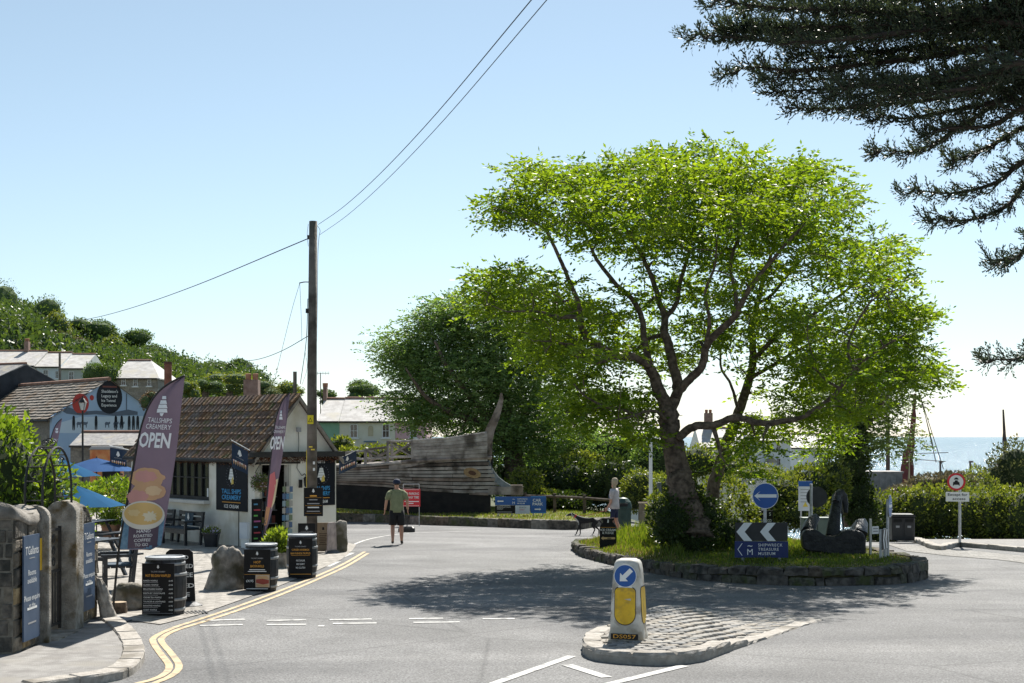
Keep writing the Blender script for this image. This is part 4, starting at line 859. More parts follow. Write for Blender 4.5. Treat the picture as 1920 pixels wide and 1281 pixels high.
p_ = Gd(575, 34.6); t = sheet_sign('low black board with amber lettering behind the third barrel', p_, .42, .78, R(3), BOARD, name='pavement_board'); ship_emblem(t, 0, .64, .10, -.003); pbar(t, 0, .50, .20, .034, -.003, GOLD); text('TALLSHIPS CREAMERY', .03, 0, .58, -.003, GREYP, t, .008, width=.3)
KRAFT = mat('kraft_board', (0.36,0.26,0.17), (0.45,0.34,0.23), .8, 5)
p_ = Gd(606, 35.6); t = sheet_sign('brown kraft sandwich board leaning by the gable poster', p_, .36, .72, R(4), KRAFT, .03); wreath(t, 0, .60, .075, -.003, BLACK); flat('emblem', [[(-.03,.57),(.03,.57),(.02,.64),(-.02,.64)]], -.003, BLACK, t)
for k in range(7): flat('print_line', [[(-.11+.02*(k%2),.47-k*.045),(.11-.03*(k%3),.47-k*.045),(.11-.03*(k%3),.485-k*.045),(-.11+.02*(k%2),.485-k*.045)]], -.003, mat('dark_brown_print',(0.10,0.06,0.035),None,.7), t)
def swing_sign(label, p, rotz_, w, h, m, lines, base_w=.5, lean=0):
    t = thing('swing_sign', label, 'sign', p, rotz_)
    MB().lathe([(base_w/2,0),(base_w/2,.02),(base_w*.36,.07),(.06,.085)], n=24, sy=.62).build('base', mat('rubber_base',(0.07,0.07,0.075),(0.11,0.11,0.115),.6,8), t)
    MB().prism([(-w/2,.08),(w/2,.08),(w*.42,h),(w*.30,h+.05),(-w*.30,h+.05),(-w*.42,h)], -.02, .02).build('panel', m, t)
    for (s_, z_, sz, m_, wd) in lines: text(s_, sz, 0, z_, -.024, m_, t, .012, width=wd)
    return t
p_ = G(622,1038); swing_sign('narrow pavement sign seen edge-on beside the granite post', p_, R(66), .42, .72, mat('photo_board',(0.25,0.2,0.19),(0.45,0.36,0.34),.5,6), [], .55)
p_ = G(352,1139); swing_sign('black pavement sign reading roasted coffee served here behind barrel', (p_.x-.16, p_.y+.12, p_.z), R(10), .50, .86, BOARD, [('HAND',.78,.085,WHITE,.28),('ROASTED',.64,.09,WHITE,.42),('COFFEE',.50,.10,WHITE,.42),('SERVED',.33,.095,WHITE,.46),('HERE',.19,.09,WHITE,.32)], .72)
# granite post by the road and rocks
def rock(name, label, cat, p, sx, sy, sz, seed, m=GRANITE, rotz_=0, lean=0.0, top=1.0, pw=3.0, rough=1.0):
    rr = random.Random(seed); bm = bmesh.new(); bmesh.ops.create_icosphere(bm, subdivisions=4, radius=1)
    ph = [rr.uniform(0,6) for _ in range(6)]
    for v in bm.verts:
        c = v.co.copy(); k = 1+rough*(.10*math.sin(c.x*3+ph[0])+.10*math.sin(c.y*4+ph[1])+.08*math.sin(c.z*5+ph[2])+.04*math.sin(c.x*9+c.z*7+ph[3]))
        q = pw; nn = (abs(c.x)**q+abs(c.y)**q+abs(c.z)**q)**(1/q); c = c/nn*k; c = c*(1+.16*rough*mnoise.noise(c*2.2+Vector((seed,0,0)))+.07*mnoise.noise(c*5+Vector((0,seed,0)))+.035*mnoise.noise(c*11))
        tz = (c.z+1)/2; s_ = 1-(1-top)*tz
        v.co = Vector((c.x*sx*s_+lean*tz*sz, c.y*sy*s_, (c.z+.92)*sz/2))
    me = bpy.data.meshes.new(name); bm.to_mesh(me); bm.free(); me.materials.append(m); me.shade_smooth()
    o = bpy.data.objects.new(name, me); col.objects.link(o); o.location = p; o.rotation_euler = (0,0,rotz_); return tag(o, label, cat)
p_ = G(638,1036); rock('granite_post', 'squat square granite post at the shop corner', 'stone post', (p_.x, p_.y+.1, p_.z), .15, .16, .80, 3, GRANITE, R(15), 0, .95, 9.0, .35)
p_ = G(421,1107); rock('boulder', 'tall pointed granite boulder between two barrels', 'boulder', (p_.x, p_.y+.2, p_.z-.05), .36, .28, .84, 5, GRANITE, R(20), .05, .66)
# ---------------------------------------------------------------- barrels
BAR = mat('barrel_black', (0.014,0.014,0.016), (0.03,0.03,0.033), .5, 9); HOOP = mat('barrel_hoop', (0.22,0.225,0.23), (0.32,0.325,0.33), .45, 9, metal=.4)
def barrel(label, base, h, r, rotz_, lines, rest=None):
    t = thing('barrel', label, 'barrel', (base.x, base.y+r*.8, base.z), rotz_, 'menu barrels along the forecourt edge')
    N = 18; rad = lambda z: r*(.86+.14*math.sin(math.pi*min(1,max(0,z/h))))
    for k in range(N):                      # each stave its own piece
        a0, a1 = 2*math.pi*k/N+.008, 2*math.pi*(k+1)/N-.008; vs = []
        for j in range(9):
            z = h*j/8*.96
            for a, q in ((a0,0),(a1,0),(a1,.03),(a0,.03)): vs.append(((rad(z)-q)*math.cos(a), (rad(z)-q)*math.sin(a), z))
        fs = [(3,2,1,0),(32,33,34,35)]
        for j in range(8):
            for i in range(4): i2 = (i+1) % 4; fs.append((j*4+i, j*4+i2, j*4+4+i2, j*4+4+i))
        MB().add(vs, fs).build('stave', BAR, t)
    for z in (.10,.28,.70,.88): MB().lathe([(rad(h*z)+.006,h*z-.022),(rad(h*z)+.009,h*z),(rad(h*z)+.006,h*z+.022)], n=28).build('hoop', HOOP, t, smooth=True)
    MB().lathe([(r*.90,h*.955),(r*.93,h*.96),(r*.93,h*.995),(r*.90,h*1.0),(r*.82,h*1.0),(r*.80,h*.985),(.02,h*.985)], n=32).build('lid', mat('lid_grey',(0.26,0.28,0.30),(0.36,0.38,0.40),.5,8), t)
    return t, 0, 0
def menu(t, r, w, z0, z1):
    o = MB().box((0,-r-.035,(z0+z1)/2),(w,.012,z1-z0)).build('menu_board', BOARD, t); return -r-.0435
def btext(t, y, items):
    for (s_, x, z, sz, m_, wd, al) in items: text(s_, sz, x, z, y, m_, t, .012, al, wd)
B1 = G(302,1156); t, w, h_ = barrel('black barrel with the hot Belgian waffles price list', B1, .88, .32, R(-4), None)
y = menu(t, .30, .49, .04, .80); ship_emblem(t, 0, .735, .05, y); btext(t, y, [('TALLSHIPS CREAMERY',0,.675,.03,GREYP,.22,'CENTER'),('HOT BELGIAN WAFFLES!',0,.615,.055,GOLD,.38,'CENTER')])
for k, (s_, pr) in enumerate((('NAKED WAFFLE','£3.95'),('CLASSIC WAFFLE','£3.95'),('MILLIONAIRE WAFFLE','£4.95'),('DEATH BY CHOCOLATE','£4.95'),('CREAM TEA WAFFLE','£1.95'),('THUNDER & LIGHTNING','£4.95'),('BANOFFEE WAFFLE','£1.95'),('GUEST WAFFLE','£4.95'))):
    z = .54-k*.062; text(s_, .030, -.225, z, y, WHITE, t, .012, 'LEFT'); text(pr, .028, .225, z, y, WHITE, t, .012, 'RIGHT'); flat('print_line', [[(-.225,z-.030),(.0+.03*(k%3),z-.030),(.0+.03*(k%3),z-.024),(-.225,z-.024)]], y, GREYP, t)
flat('rule', [[(-.225,.055),(.225,.055),(.225,.060),(-.225,.060)]], y, GREYP, t)
B2 = G(485,1110); t, w, h_ = barrel('black barrel with the hot bacon rolls poster', B2, .84, .31, R(-2), None)
y = menu(t, .29, .47, .05, .76); ship_emblem(t, 0, .67, .06, y); btext(t, y, [('TALLSHIPS CREAMERY',0,.60,.03,GREYP,.22,'CENTER'),('HOT',0,.53,.06,GOLD,None,'CENTER'),('BACON ROLLS',0,.46,.06,GOLD,.24,'CENTER'),('£4.95',-.13,.20,.06,WHITE,None,'CENTER')])
pbar(t, 0, .40, .28, .013, y, WHITE); pbar(t, 0, .37, .33, .013, y, WHITE); pbar(t, 0, .065, .38, .012, y, WHITE); flat('rule', [[(-.225,.315),(.225,.315),(.225,.320),(-.225,.320)]], y, GOLD, t); flat('roll_photo', [[(-.03,.09),(.22,.09),(.22,.31),(-.03,.31)]], y, paint('photo_cream',(0.55,0.42,0.30)), t); flat('bacon', [[(-.02,.17),(.10,.14),(.21,.16),(.21,.22),(.10,.24),(-.02,.23)]], y-.003, paint('bacon_red',(0.33,0.06,0.04)), t); flat('bread', [[(-.02,.24),(.21,.24),(.17,.29),(.02,.29)],[(0,.10),(.19,.10),(.21,.14),(-.02,.15)]], y-.003, paint('bread_tan',(0.58,0.36,0.18)), t)
B3 = G(563,1085); t, w, h_ = barrel('black barrel with the handmade fudge and truffles board', B3, .86, .31, R(3), None)
y = menu(t, .29, .46, .03, .80); ship_emblem(t, 0, .70, .06, y); btext(t, y, [('TALLSHIPS CREAMERY',0,.635,.03,GREYP,.22,'CENTER'),('CORNISH HANDMADE',0,.57,.05,GOLD,.34,'CENTER'),('RAW FUDGE & TRUFFLES',0,.50,.05,GOLD,.38,'CENTER'),('NO SUGAR',0,.36,.05,WHITE,.17,'CENTER'),('NO DAIRY',0,.29,.05,WHITE,.16,'CENTER'),('NO GLUTEN',0,.22,.05,WHITE,.18,'CENTER')]); flat('rule', [[(-.18,.46),(.18,.46),(.18,.465),(-.18,.465)],[(-.2,.09),(.2,.09),(.2,.10),(-.2,.10)]], y, GOLD, t)
# ---------------------------------------------------------------- feather flags
def clothmat(name, c, tr=.5):
    m = mat(name, c, tuple(v*1.15 for v in c), .85, 2.5, spec=.04); n = m.node_tree.nodes; l = m.node_tree.links; b = n['Principled BSDF']
    t = n.new('ShaderNodeBsdfTranslucent'); l.new(b.inputs['Base Color'].links[0].from_socket, t.inputs['Color']); mx = n.new('ShaderNodeMixShader'); mx.inputs[0].default_value = tr
    l.new(b.outputs[0], mx.inputs[1]); l.new(t.outputs[0], mx.inputs[2]); l.new(mx.outputs[0], n['Material Output'].inputs[0]); return m
FLAG = clothmat('flag_mauve', (0.15,0.115,0.152), .13); FWH = paint('flag_white', (0.84,0.84,0.86))
def flag_panel(label, d, rows, pole_pts, wave=.03, yaw=0.0):
    """rows: (py, px_left, px_right) from top to bottom, built as one cloth in a plane turned by yaw about its pole side"""
    x_ref = rows[-1][1]; o_ = P(x_ref, rows[-1][0], d); base_z = g(o_.x, o_.y)
    t = thing('feather_flag', label, 'flag', (o_.x, o_.y, base_z), yaw)
    u = d/F; cy = math.cos(yaw)
    top, bot = rows[0][0], rows[-1][0]
    def ext(py):
        for a, c in zip(rows, rows[1:]):
            if py <= c[0]: f = (py-a[0])/(c[0]-a[0]); return a[1]+(c[1]-a[1])*f, a[2]+(c[2]-a[2])*f
        return rows[-1][1], rows[-1][2]
    def fm(px, py, e=0.0):
        x = (px-x_ref)*u/cy; z = H-(py-HY)*u-base_z
        l, r_ = ext(py); s_ = (px-l)/max(1, r_-l)
        wv = wave*math.sin(s_*5+(py-top)*.012+1)*min(1, s_*2)+wave*.5*math.sin(s_*11-(py-top)*.02)*s_
        return (x, wv-e, z)
    b = MB(); NV, NU = 48, 12; vs = []
    for j in range(NV+1):
        py = top+(bot-top)*j/NV; l, r_ = ext(py)
        for i in range(NU+1): vs.append(fm(l+(r_-l)*i/NU, py))
    b.add(vs, [(j*(NU+1)+i, (j+1)*(NU+1)+i, (j+1)*(NU+1)+i+1, j*(NU+1)+i+1) for j in range(NV) for i in range(NU)])
    b.build('cloth', FLAG, t, smooth=True)
    pp = [Vector(fm(px, py, 0)) for px, py in pole_pts]; pp = smooth_path(pp, 4)
    MB().tube(pp, [.018 if i < len(pp)*.35 else .014 for i in range(len(pp))], 8).build('pole', IRON, t, smooth=True)
    return t, fm, ext
def fmesh(t, fm, name, faces_, m, e, step=7.0):
    """faces_: polygons in pixel space; cut into small cells so that the print follows the folds of the cloth"""
    bm = bmesh.new()
    for f in faces_:
        try: bm.faces.new([bm.verts.new((x, y_, 0)) for x, y_ in f])
        except ValueError: pass
    bmesh.ops.remove_doubles(bm, verts=bm.verts, dist=1e-4)
    xs_ = [v.co.x for v in bm.verts]; ys_ = [v.co.y for v in bm.verts]
    for ax, lo, hi in ((0, min(xs_), max(xs_)), (1, min(ys_), max(ys_))):
        for c in np.arange(math.ceil(lo/step)*step, hi, step):
            co = [0,0,0]; co[ax] = c; no = [0,0,0]; no[ax] = 1
            bmesh.ops.bisect_plane(bm, geom=bm.verts[:]+bm.edges[:]+bm.faces[:], plane_co=co, plane_no=no)
    b = MB(); bm.verts.index_update(); b.add([fm(v.co.x, v.co.y, e) for v in bm.verts], [tuple(v.index for v in f.verts) for f in bm.faces]); bm.free()
    return b.build(name, m, t, smooth=True)
def ftext(t, fm, body, px, py, hpx, wpx, m, bold=.012, slant=0.0, shear=0.0):
    vs_, fs_ = text_geo(body, bold); w = max(v[0] for v in vs_)-min(v[0] for v in vs_); hh = max(v[1] for v in vs_)-min(v[1] for v in vs_)
    q = [(px+a*wpx/w-c*hpx/hh*slant, py-c*hpx/hh+a*wpx/w*shear) for a, c in vs_]
    return fmesh(t, fm, 'lettering', [[q[i] for i in f] for f in fs_], m, .024)
def fpatch(t, fm, name, pts_, m, e=.018): return fmesh(t, fm, name, [pts_], m, e)
def fgrid(t, fm, name, cx, cy, rx, ry, m, e=.010, wob=0.0, seed=0, n=30, a0=0, a1=360):
    rr = random.Random(seed); out = []
    for i in range(n):
        a = R(360*i/n); k = 1+wob*rr.uniform(-1,1); out.append((cx+rx*k*math.cos(a), cy-ry*k*math.sin(a)))
    return fmesh(t, fm, name, [out], m, e*1.4)
rows1 = [(705,349,351),(718,322,349),(735,299,347),(760,281,343),(790,269,339),(830,259,334),(870,252,328),(920,243,321),(970,233,314),(1010,227,308),(1022,225,303),(1031,223,285)]
f1, fm1, ex1 = flag_panel('tall mauve feather flag reading open with coffee cup print', 20.6, rows1, [(209,1166),(223,1031),(243,920),(259,830),(269,790),(281,760),(299,735),(322,718),(350,705)], .03, R(-6))
MB().lathe([(.30,0),(.30,.015),(.12,.05),(.03,.10)], n=24).build('base', mat('flag_base',(0.10,0.10,0.105),(0.15,0.15,0.155),.6,8), f1, loc=((209-223)*20.6/F-.02,0,.012))
ftext(f1, fm1, 'TALLSHIPS', 303, 789, 9, 46, FWH, .0, -.15, .06); ftext(f1, fm1, 'CREAMERY', 300, 801, 9, 48, FWH, 0, -.15, .06); ftext(f1, fm1, 'OPEN', 293, 827, 29, 59, FWH, .03, -.15, .04)
for (dy, w0, w1, h0) in ((-22,4,5,6),(-14,6,8,7),(-6,8,10,7),(2,10,11,7)): fpatch(f1, fm1, 'ship_emblem', [(308-w1+.15*-dy,765+dy+h0),(308+w1+.15*-dy,765+dy+h0),(308+w0+.15*-dy,765+dy),(308-w0+.15*-dy,765+dy)], FWH)
fpatch(f1, fm1, 'ship_emblem', [(303,775),(312,775),(309,781),(305,780)], FWH)
CRO = paint('waffle_tan',(0.62,0.36,0.20)); CRO2 = paint('waffle_pink',(0.62,0.30,0.27)); CRM = paint('coffee_cream',(0.70,0.47,0.18)); FOAM = paint('foam_white',(0.74,0.66,0.48)); CUPB = mat('cup_blue',(0.10,0.22,0.35),(0.2,0.34,0.48),.6,20)
fpatch(f1, fm1, 'cup', [(229,968),(312,968),(306,1021),(288,1029),(226,1030),(225,1020)], CUPB, .006); fpatch(f1, fm1, 'cup_band', [(243,985),(300,980),(297,1024),(285,1028),(240,1029)], FLAG, .008)
fgrid(f1, fm1, 'croissant', 277, 897, 33, 20, CRO, .006, .07, 2); fgrid(f1, fm1, 'croissant', 275, 893, 21, 11, CRO2, .008, .15, 3); fgrid(f1, fm1, 'croissant', 281, 921, 33, 17, CRO, .010, .05, 4); fgrid(f1, fm1, 'croissant', 259, 932, 21, 13, CRO2, .012, .12, 5)
fgrid(f1, fm1, 'croissant', 290, 920, 15, 9, paint('pastry_light',(0.72,0.50,0.30)), .014, .12, 6)
fgrid(f1, fm1, 'cup_rim', 271, 966, 41, 27, paint('rim_white',(0.74,0.70,0.62)), .014); fgrid(f1, fm1, 'coffee', 271, 963, 37, 21, CRM, .016); fgrid(f1, fm1, 'foam', 283, 968, 13, 9, FOAM, .018, .35, 9); fgrid(f1, fm1, 'foam', 254, 961, 12, 6, paint('coffee_pale',(0.75,0.56,0.28)), .018, .2, 10)
for k, s_ in enumerate(('HAND','ROASTED','COFFEE','TO GO')): ftext(f1, fm1, s_, 271-k*1.5, 996+k*8.5, 5.6, (25,34,30,24)[k], FWH, .01, -.1, -.05)
rows2 = [(737,546,548),(750,533,546),(775,522,543),(805,515,538),(850,509,531),(900,504,522),(950,498,512),(985,495,503),(1000,494,497)]
f2, fm2, ex2 = flag_panel('narrow mauve feather flag turned edgewise by the shop door', 34.2, rows2, [(494,1024),(495,1000),(504,900),(510,850),(515,805),(522,775),(533,750),(547,737)], .03, R(-20))
ftext(f2, fm2, 'TALLSHIPS', 528, 802, 5.5, 20, FWH, 0, -.2, .03); ftext(f2, fm2, 'CREAMERY', 526, 810, 5.5, 21, FWH, 0, -.2, .03); ftext(f2, fm2, 'OPEN', 522, 832, 25, 26, FWH, .03, -.15)
for (dy, w0, w1) in ((-12,1.5,2.5),(-6,2.5,3.5),(0,3.5,4)): fpatch(f2, fm2, 'ship_emblem', [(530-w1,782+dy+5),(530+w1,782+dy+5),(530+w0,782+dy),(530-w0,782+dy)], FWH)
fpatch(f2, fm2, 'ice_print', [(508,890),(518,884),(519,905),(510,950),(503,955)], paint('strawberry',(0.62,0.16,0.17))); fpatch(f2, fm2, 'ice_print', [(518,900),(522,897),(516,940),(509,955)], paint('vanilla',(0.7,0.6,0.38)), .012); fpatch(f2, fm2, 'ice_print', [(501,950),(508,950),(500,985),(496,985)], paint('cone_orange',(0.55,0.28,0.14)))
rows3 = [(785,115,117),(795,106,115),(810,99,112),(830,93,108),(845,90,105)]
f3, fm3, ex3 = flag_panel('small distant mauve feather flag above the patio', 46.0, rows3, [(86,905),(90,845),(99,810),(106,795),(116,785)], .03, 0)
for dy in (0, 5): fpatch(f3, fm3, 'ship_emblem', [(104,803+dy),(110,803+dy),(109,807+dy),(105,807+dy)], FWH)
ftext(f3, fm3, 'OPEN', 101, 828, 9, 12, FWH, .02, -.2)
# ---------------------------------------------------------------- telegraph pole and wires
tp = thing('telegraph_pole', 'tall weathered wooden telegraph pole in front of the shop', 'telegraph pole', pole_p)
ht = H-(415-HY)/F*35.3-pole_p.z
PW = mat('pole_wood', (0.10,0.085,0.07), (0.20,0.175,0.15), .9, 3, bump=.6, bscale=12, c3=(0.07,0.06,0.05), s3=2)
MB().tube([(0,0,-.3),(0,0,ht*.5),(.03,0,ht)], [.135,.12,.10], 16).build('shaft', PW, tp, smooth=True)
zs = H-(787-HY)/F*35.3-pole_p.z; MB().box((-.02,-.135,zs),(.15,.01,.22)).build('warning_plate', paint('warning_yellow',(0.75,0.62,0.02)), tp)
flat('warning_triangle', [[(-.075,zs-.06),(.035,zs-.06),(-.02,zs+.05)]], -.1425, BLACK, tp); flat('warning_inner', [[(-.055,zs-.048),(.015,zs-.048),(-.02,zs+.025)]], -.1435, paint('warning_yellow',(0.75,0.62,0.02)), tp)
for k, (px_, py_) in enumerate(((584,838),(588,843))): zz = H-(py_-HY)/F*35.3-pole_p.z; MB().box(((px_-585)*35.3/F,-.135,zz),(.09,.008,.035)).build('number_tag', YEL, tp)
for k, (px_, py_) in enumerate(((590,868),(590,880))): zz = H-(py_-HY)/F*35.3-pole_p.z; MB().box(((px_-585)*35.3/F,-.13,zz),(.05,.008,.07)).build('paper_scrap', WHITE, tp)
MB().tube([(-.128,-.03,.9),(-.128,-.03,zs-.75)], .012, 6).build('cable_guard', YEL, tp)
def Q(px, py, dd=0): q = P(px, py, 35.3+dd); return q-Vector(pole_p)
WIRE = mat('wire', (0.01,0.01,0.011), None, .6)
def wire(name, pts_, r=.012): return MB().tube(smooth_path(pts_, 5), r, 5).build(name, WIRE, tp)
# far ends are real points in space: house on the left, poles outside the frame
def sag(a, c, s_): m_ = (a+c)/2; m_.z -= s_; return [a, a*.75+c*.25-Vector((0,0,s_*.75)), m_, a*.25+c*.75-Vector((0,0,s_*.75)), c]
wire('overhead_wire', sag(Q(579,447), P(130,604,92)-Vector(pole_p), .35), .014); wire('overhead_wire', sag(Q(597,421), P(1003,-8,14)-Vector(pole_p), .25), .006); wire('overhead_wire', sag(Q(600,440), P(1032,-8,14)-Vector(pole_p), .25), .005); wire('overhead_wire', sag(Q(578,630), P(458,677,52)-Vector(pole_p), .15), .010)
wire('stay_wire', [Q(562,531), Q(545,590), Q(516,708,3)], .005); wire('stay_wire', [Q(562,531), Q(565,600), Q(566,640)], .005); wire('stay_wire', [Q(577,560), Q(574,640), Q(563,720,1.5)], .009); wire('stay_wire', [Q(572,660), Q(576,690), Q(566,722,1.5)], .004)
wire('bracket', [Q(580,529), Q(570,529), Q(561,531)], .014); MB().box(Q(576,583),(.07,.07,.11)).build('insulator', IRON, tp); MB().box(Q(579,445),(.06,.06,.10)).build('insulator', IRON, tp)
wire('loose_cable', [Q(594,422), Q(600,432), Q(598,446), Q(596,480), Q(595,560), Q(594,640)], .006); wire('loose_cable', [Q(578,420), Q(576,440), Q(578,462)], .005)
# ================================================================ GARDEN WALL, GATE AND PATIO ON THE LEFT
gw = thing('garden_wall', 'old stone garden wall with rounded cement coping at the gate', 'wall', (0,0,0.085))
WST = [mat('wall_stone_a', (0.10,0.085,0.065), (0.24,0.205,0.16), .95, 8, bump=.9, bscale=25, c3=(0.055,0.05,0.042), s3=3), mat('wall_stone_b', (0.17,0.12,0.06), (0.33,0.25,0.14), .95, 8, bump=.9, bscale=25, c3=(0.09,0.08,0.06), s3=3), mat('wall_stone_c', (0.07,0.063,0.055), (0.17,0.15,0.125), .95, 9, bump=.9, bscale=25, c3=(0.035,0.035,0.03), s3=2.5)]
MORT = mat('wall_mortar', (0.14,0.125,0.10), (0.22,0.20,0.165), .95, 15, bump=.6, bscale=50)
WX = -5.9
def wall_face(x0, y0, x1, y1, top, m_w=None):
    # stones proud of the core on the outer side of a straight run
    L = math.hypot(x1-x0, y1-y0); ux, uy = (x1-x0)/L, (y1-y0)/L; nx_, ny_ = uy, -ux; z = 0.02; row = 0
    while z < 1.72:
        hh = random.uniform(.15,.24); s_ = -random.uniform(0,.15)
        while s_ < L:
            l = random.uniform(.20,.46); a, c = max(0,s_)+.008, min(L, s_+l)-.008
            tz = min(top((a+c)/2)-.02, z+hh-.014)
            if c-a > .05 and tz-z > .05:
                b = MB(); pr = random.uniform(.010,.030); dd = .06; q = []
                for (ss, zz) in ((a,z),(c,z),(c,tz),(a,tz)): q.append((x0+ux*ss+random.uniform(-.004,.004), y0+uy*ss, zz+random.uniform(-.006,.006)))
                inn = [(x-nx_*dd, y-ny_*dd, zz) for x, y, zz in q]; cx = sum(v[0] for v in q)/4; cy = sum(v[1] for v in q)/4; cz = sum(v[2] for v in q)/4
                out = [(x+nx_*pr+(cx-x)*.10, y+ny_*pr+(cy-y)*.10, zz+(cz-zz)*.12) for x, y, zz in q]
                b.add(inn+q+out, [(4,5,9,8),(5,6,10,9),(6,7,11,10),(7,4,8,11),(8,9,10,11),(0,1,5,4),(1,2,6,5),(2,3,7,6),(3,0,4,7)])
                fixn(b.build('stone', random.choices(WST, [4,3,3] if m_w is None else m_w)[0], gw))
            s_ += l
        z += hh; row += 1
t1 = lambda s_: 1.60+.05*math.cos(s_*4)
b = MB(); b.box((WX-.23, 17.33, .82),(.40, .86, 1.64)); b.box((WX-2.43, 17.12, .82),(4.0, .42, 1.64)); b.build('core', MORT, gw)
def t2(s_): return 1.62 if s_ < .25 else max(.5, 1.62-1.0*((s_-.25)/.72)**2.2)
rr_ = [(19.36+.96*i/12) for i in range(13)]
b = MB(); vs = []
for y_ in rr_:
    z = t2(y_-19.36)-.02; vs += [(WX-.34,y_,0),(WX-.03,y_,0),(WX-.03,y_,z),(WX-.34,y_,z)]
fs = [(3,2,1,0), tuple(48+i for i in range(4))]
for i in range(12):
    for j in range(4): j2 = (j+1) % 4; fs.append((i*4+j, i*4+j2, i*4+4+j2, i*4+4+j))
fixn(b.add(vs, fs).build('core', MORT, gw))
wall_face(WX-.03, 16.90, WX-.03, 17.78, t1); wall_face(WX-4.4, 16.91, WX-.03, 16.91, lambda s_: 1.62, [1,0,5]); wall_face(WX-.03, 19.36, WX-.03, 20.32, t2)  # camera-facing run: mostly dark stones, so its shade is in the colour
# rounded coping: dips towards the gate post
COPE = mat('cement_coping', (0.17,0.155,0.135), (0.29,0.27,0.24), .95, 6, bump=.6, bscale=40, c3=(0.08,0.075,0.06), s3=2)
def coping(path, w, h):
    b = MB(); rings = []
    for i, p in enumerate(path):
        p = Vector(p); t = (Vector(path[min(i+1,len(path)-1)])-Vector(path[max(i-1,0)])); t.z = 0; t.normalize(); nn = Vector((-t.y, t.x, 0))
        rings.append([p+nn*w/2*math.cos(a)+Vector((0,0,h*max(-.15, math.sin(a)))) for a in np.linspace(-.3, math.pi+.3, 12)])
    return fixn(b.loft(rings).build('coping', COPE, gw, smooth=True))
coping([(WX-4.4,17.12,1.66),(WX-1.5,17.12,1.68),(WX-.6,17.12,1.70),(WX-.38,17.14,1.67)], .52, .20)
coping([(WX-.23,16.86,1.64),(WX-.23,17.1,1.60),(WX-.23,17.4,1.53),(WX-.23,17.6,1.52),(WX-.23,17.79,1.56)], .50, .18)
coping([(WX-.18,19.37,1.60)]+[(WX-.18, y_, t2(y_-19.36)-.01) for y_ in rr_[2:]], .36, .06)
def gatepost(label, x, y, w, th, h):
    o_ = [(-w/2,0),(w/2,0),(w/2,h-w*.42)]+[(w/2*math.cos(R(a)), h-w*.42+w*.42*math.sin(R(a))) for a in range(15,180,15)]+[(-w/2,h-w*.42)]
    o = MB().prism(o_, -th/2, th/2).build('gate_post', CONC, None, loc=(x, y, .07)); fixn(o)
    bv = o.modifiers.new('bevel', 'BEVEL'); bv.width = .018; bv.segments = 2; bv.limit_method = 'ANGLE'
    return tag(o, label, 'gate post', 'concrete posts of the garden gate')
gatepost('round-topped concrete gate post nearer the camera', WX-.10, 17.86, .40, .12, 1.74); gatepost('round-topped brown stained gate post beyond the gate', WX-.12, 19.16, .40, .36, 1.74)
gt = thing('iron_gate', 'black wrought iron garden gate between two concrete posts', 'gate', (WX-.12, 18.0, .10), R(90))
for s_ in (.03,.93): MB().box((s_,0,.70),(.035,.035,1.36)).build('stile', IRON, gt)
for z in (.10,.80,1.34): MB().box((.48,0,z),(.87,.03,.035)).build('rail', IRON, gt)
for k in range(8): MB().tube([(.12+k*.103,0,.12),(.12+k*.103,0,.78)], .010, 6).build('bar', IRON, gt)
def scroll(cx, cz, r, y=0, sg=1, turns=1.6): return [(cx+sg*r*(1-.55*t/turns/6.28)*math.cos(t), y, cz+r*(1-.55*t/turns/6.28)*math.sin(t)) for t in np.linspace(0, turns*6.28, 26)]
for k in range(3):
    for sg in (-1,1): MB().tube(scroll(.48+sg*.20, .92+k*.15, .065, 0, sg), .008, 5).build('scroll', IRON, gt)
MB().box((.10,-.03,.82),(.10,.05,.16)).build('lock', IRON, gt)
MB().box((WX-.05,18.5,-.02),(.40,.95,.06)).build('gate_step', CONC, gw)
ga = thing('rose_arch', 'black wrought iron arch over the garden gate', 'garden arch', (0,0,0))
for x_ in (WX-.02, WX-.24):
    pts_ = [(x_,17.93,1.55),(x_,17.93,1.85)]+[(x_, 18.52-.59*math.cos(R(a)), 1.95+.58*math.sin(R(a))) for a in range(10,180,10)]+[(x_,19.11,1.85),(x_,19.11,1.55)]
    MB().tube(pts_, .016, 7).build('hoop', IRON, ga)
for a in (-30,-10,15,35,55,75,90,105,125,145,165,190,210):
    y_ = 18.52-.59*math.cos(R(a)) if 0 <= a <= 180 else (17.93 if a < 0 else 19.11); z_ = 1.95+.58*math.sin(R(a)) if 0 <= a <= 180 else 1.95-.009*abs(a if a < 0 else a-180)
    MB().tube([(WX-.02,y_,z_),(WX-.24,y_,z_)], .009, 5).build('rung', IRON, ga)
    MB().tube([(WX-.13+.05*math.cos(q)*(1-q/14), y_, z_+.07+.05*math.sin(q)*(1-q/14)) for q in np.linspace(0,9,18)], .006, 5).build('scroll', IRON, ga)
SLB = mat('slate_blue_sign', (0.035,0.065,0.12), (0.055,0.09,0.155), .45, 3)
def gate_sign(label, y0, y1, z0, z1, tx):
    t = thing('rooms_sign', label, 'sign', (WX+.035, (y0+y1)/2, 0), R(90)); w = y1-y0; h = z1-z0
    MB().box((0,.0,(z0+z1)/2),(w,.02,h)).build('panel', SLB, t)
    text("T'Gallants", w*.25, 0, z1-h*.15, -.0125, WHITE, t, .0, width=w*.8); pbar(t, 0, z1-h*.22, w*.34, .012, -.0125, GREYP); pbar(t, 0, z0+h*.30, w*.6, .03, -.0125, WHITE); pbar(t, 0, z0+h*.16, w*.5, .02, -.0125, GREYP)
    for k, s_ in enumerate(tx): text(s_, w*.17, 0, z1-h*(.36+.0)-k*h*.075-(h*.09 if k > 1 else 0), -.0125, WHITE, t, .0)
    return t
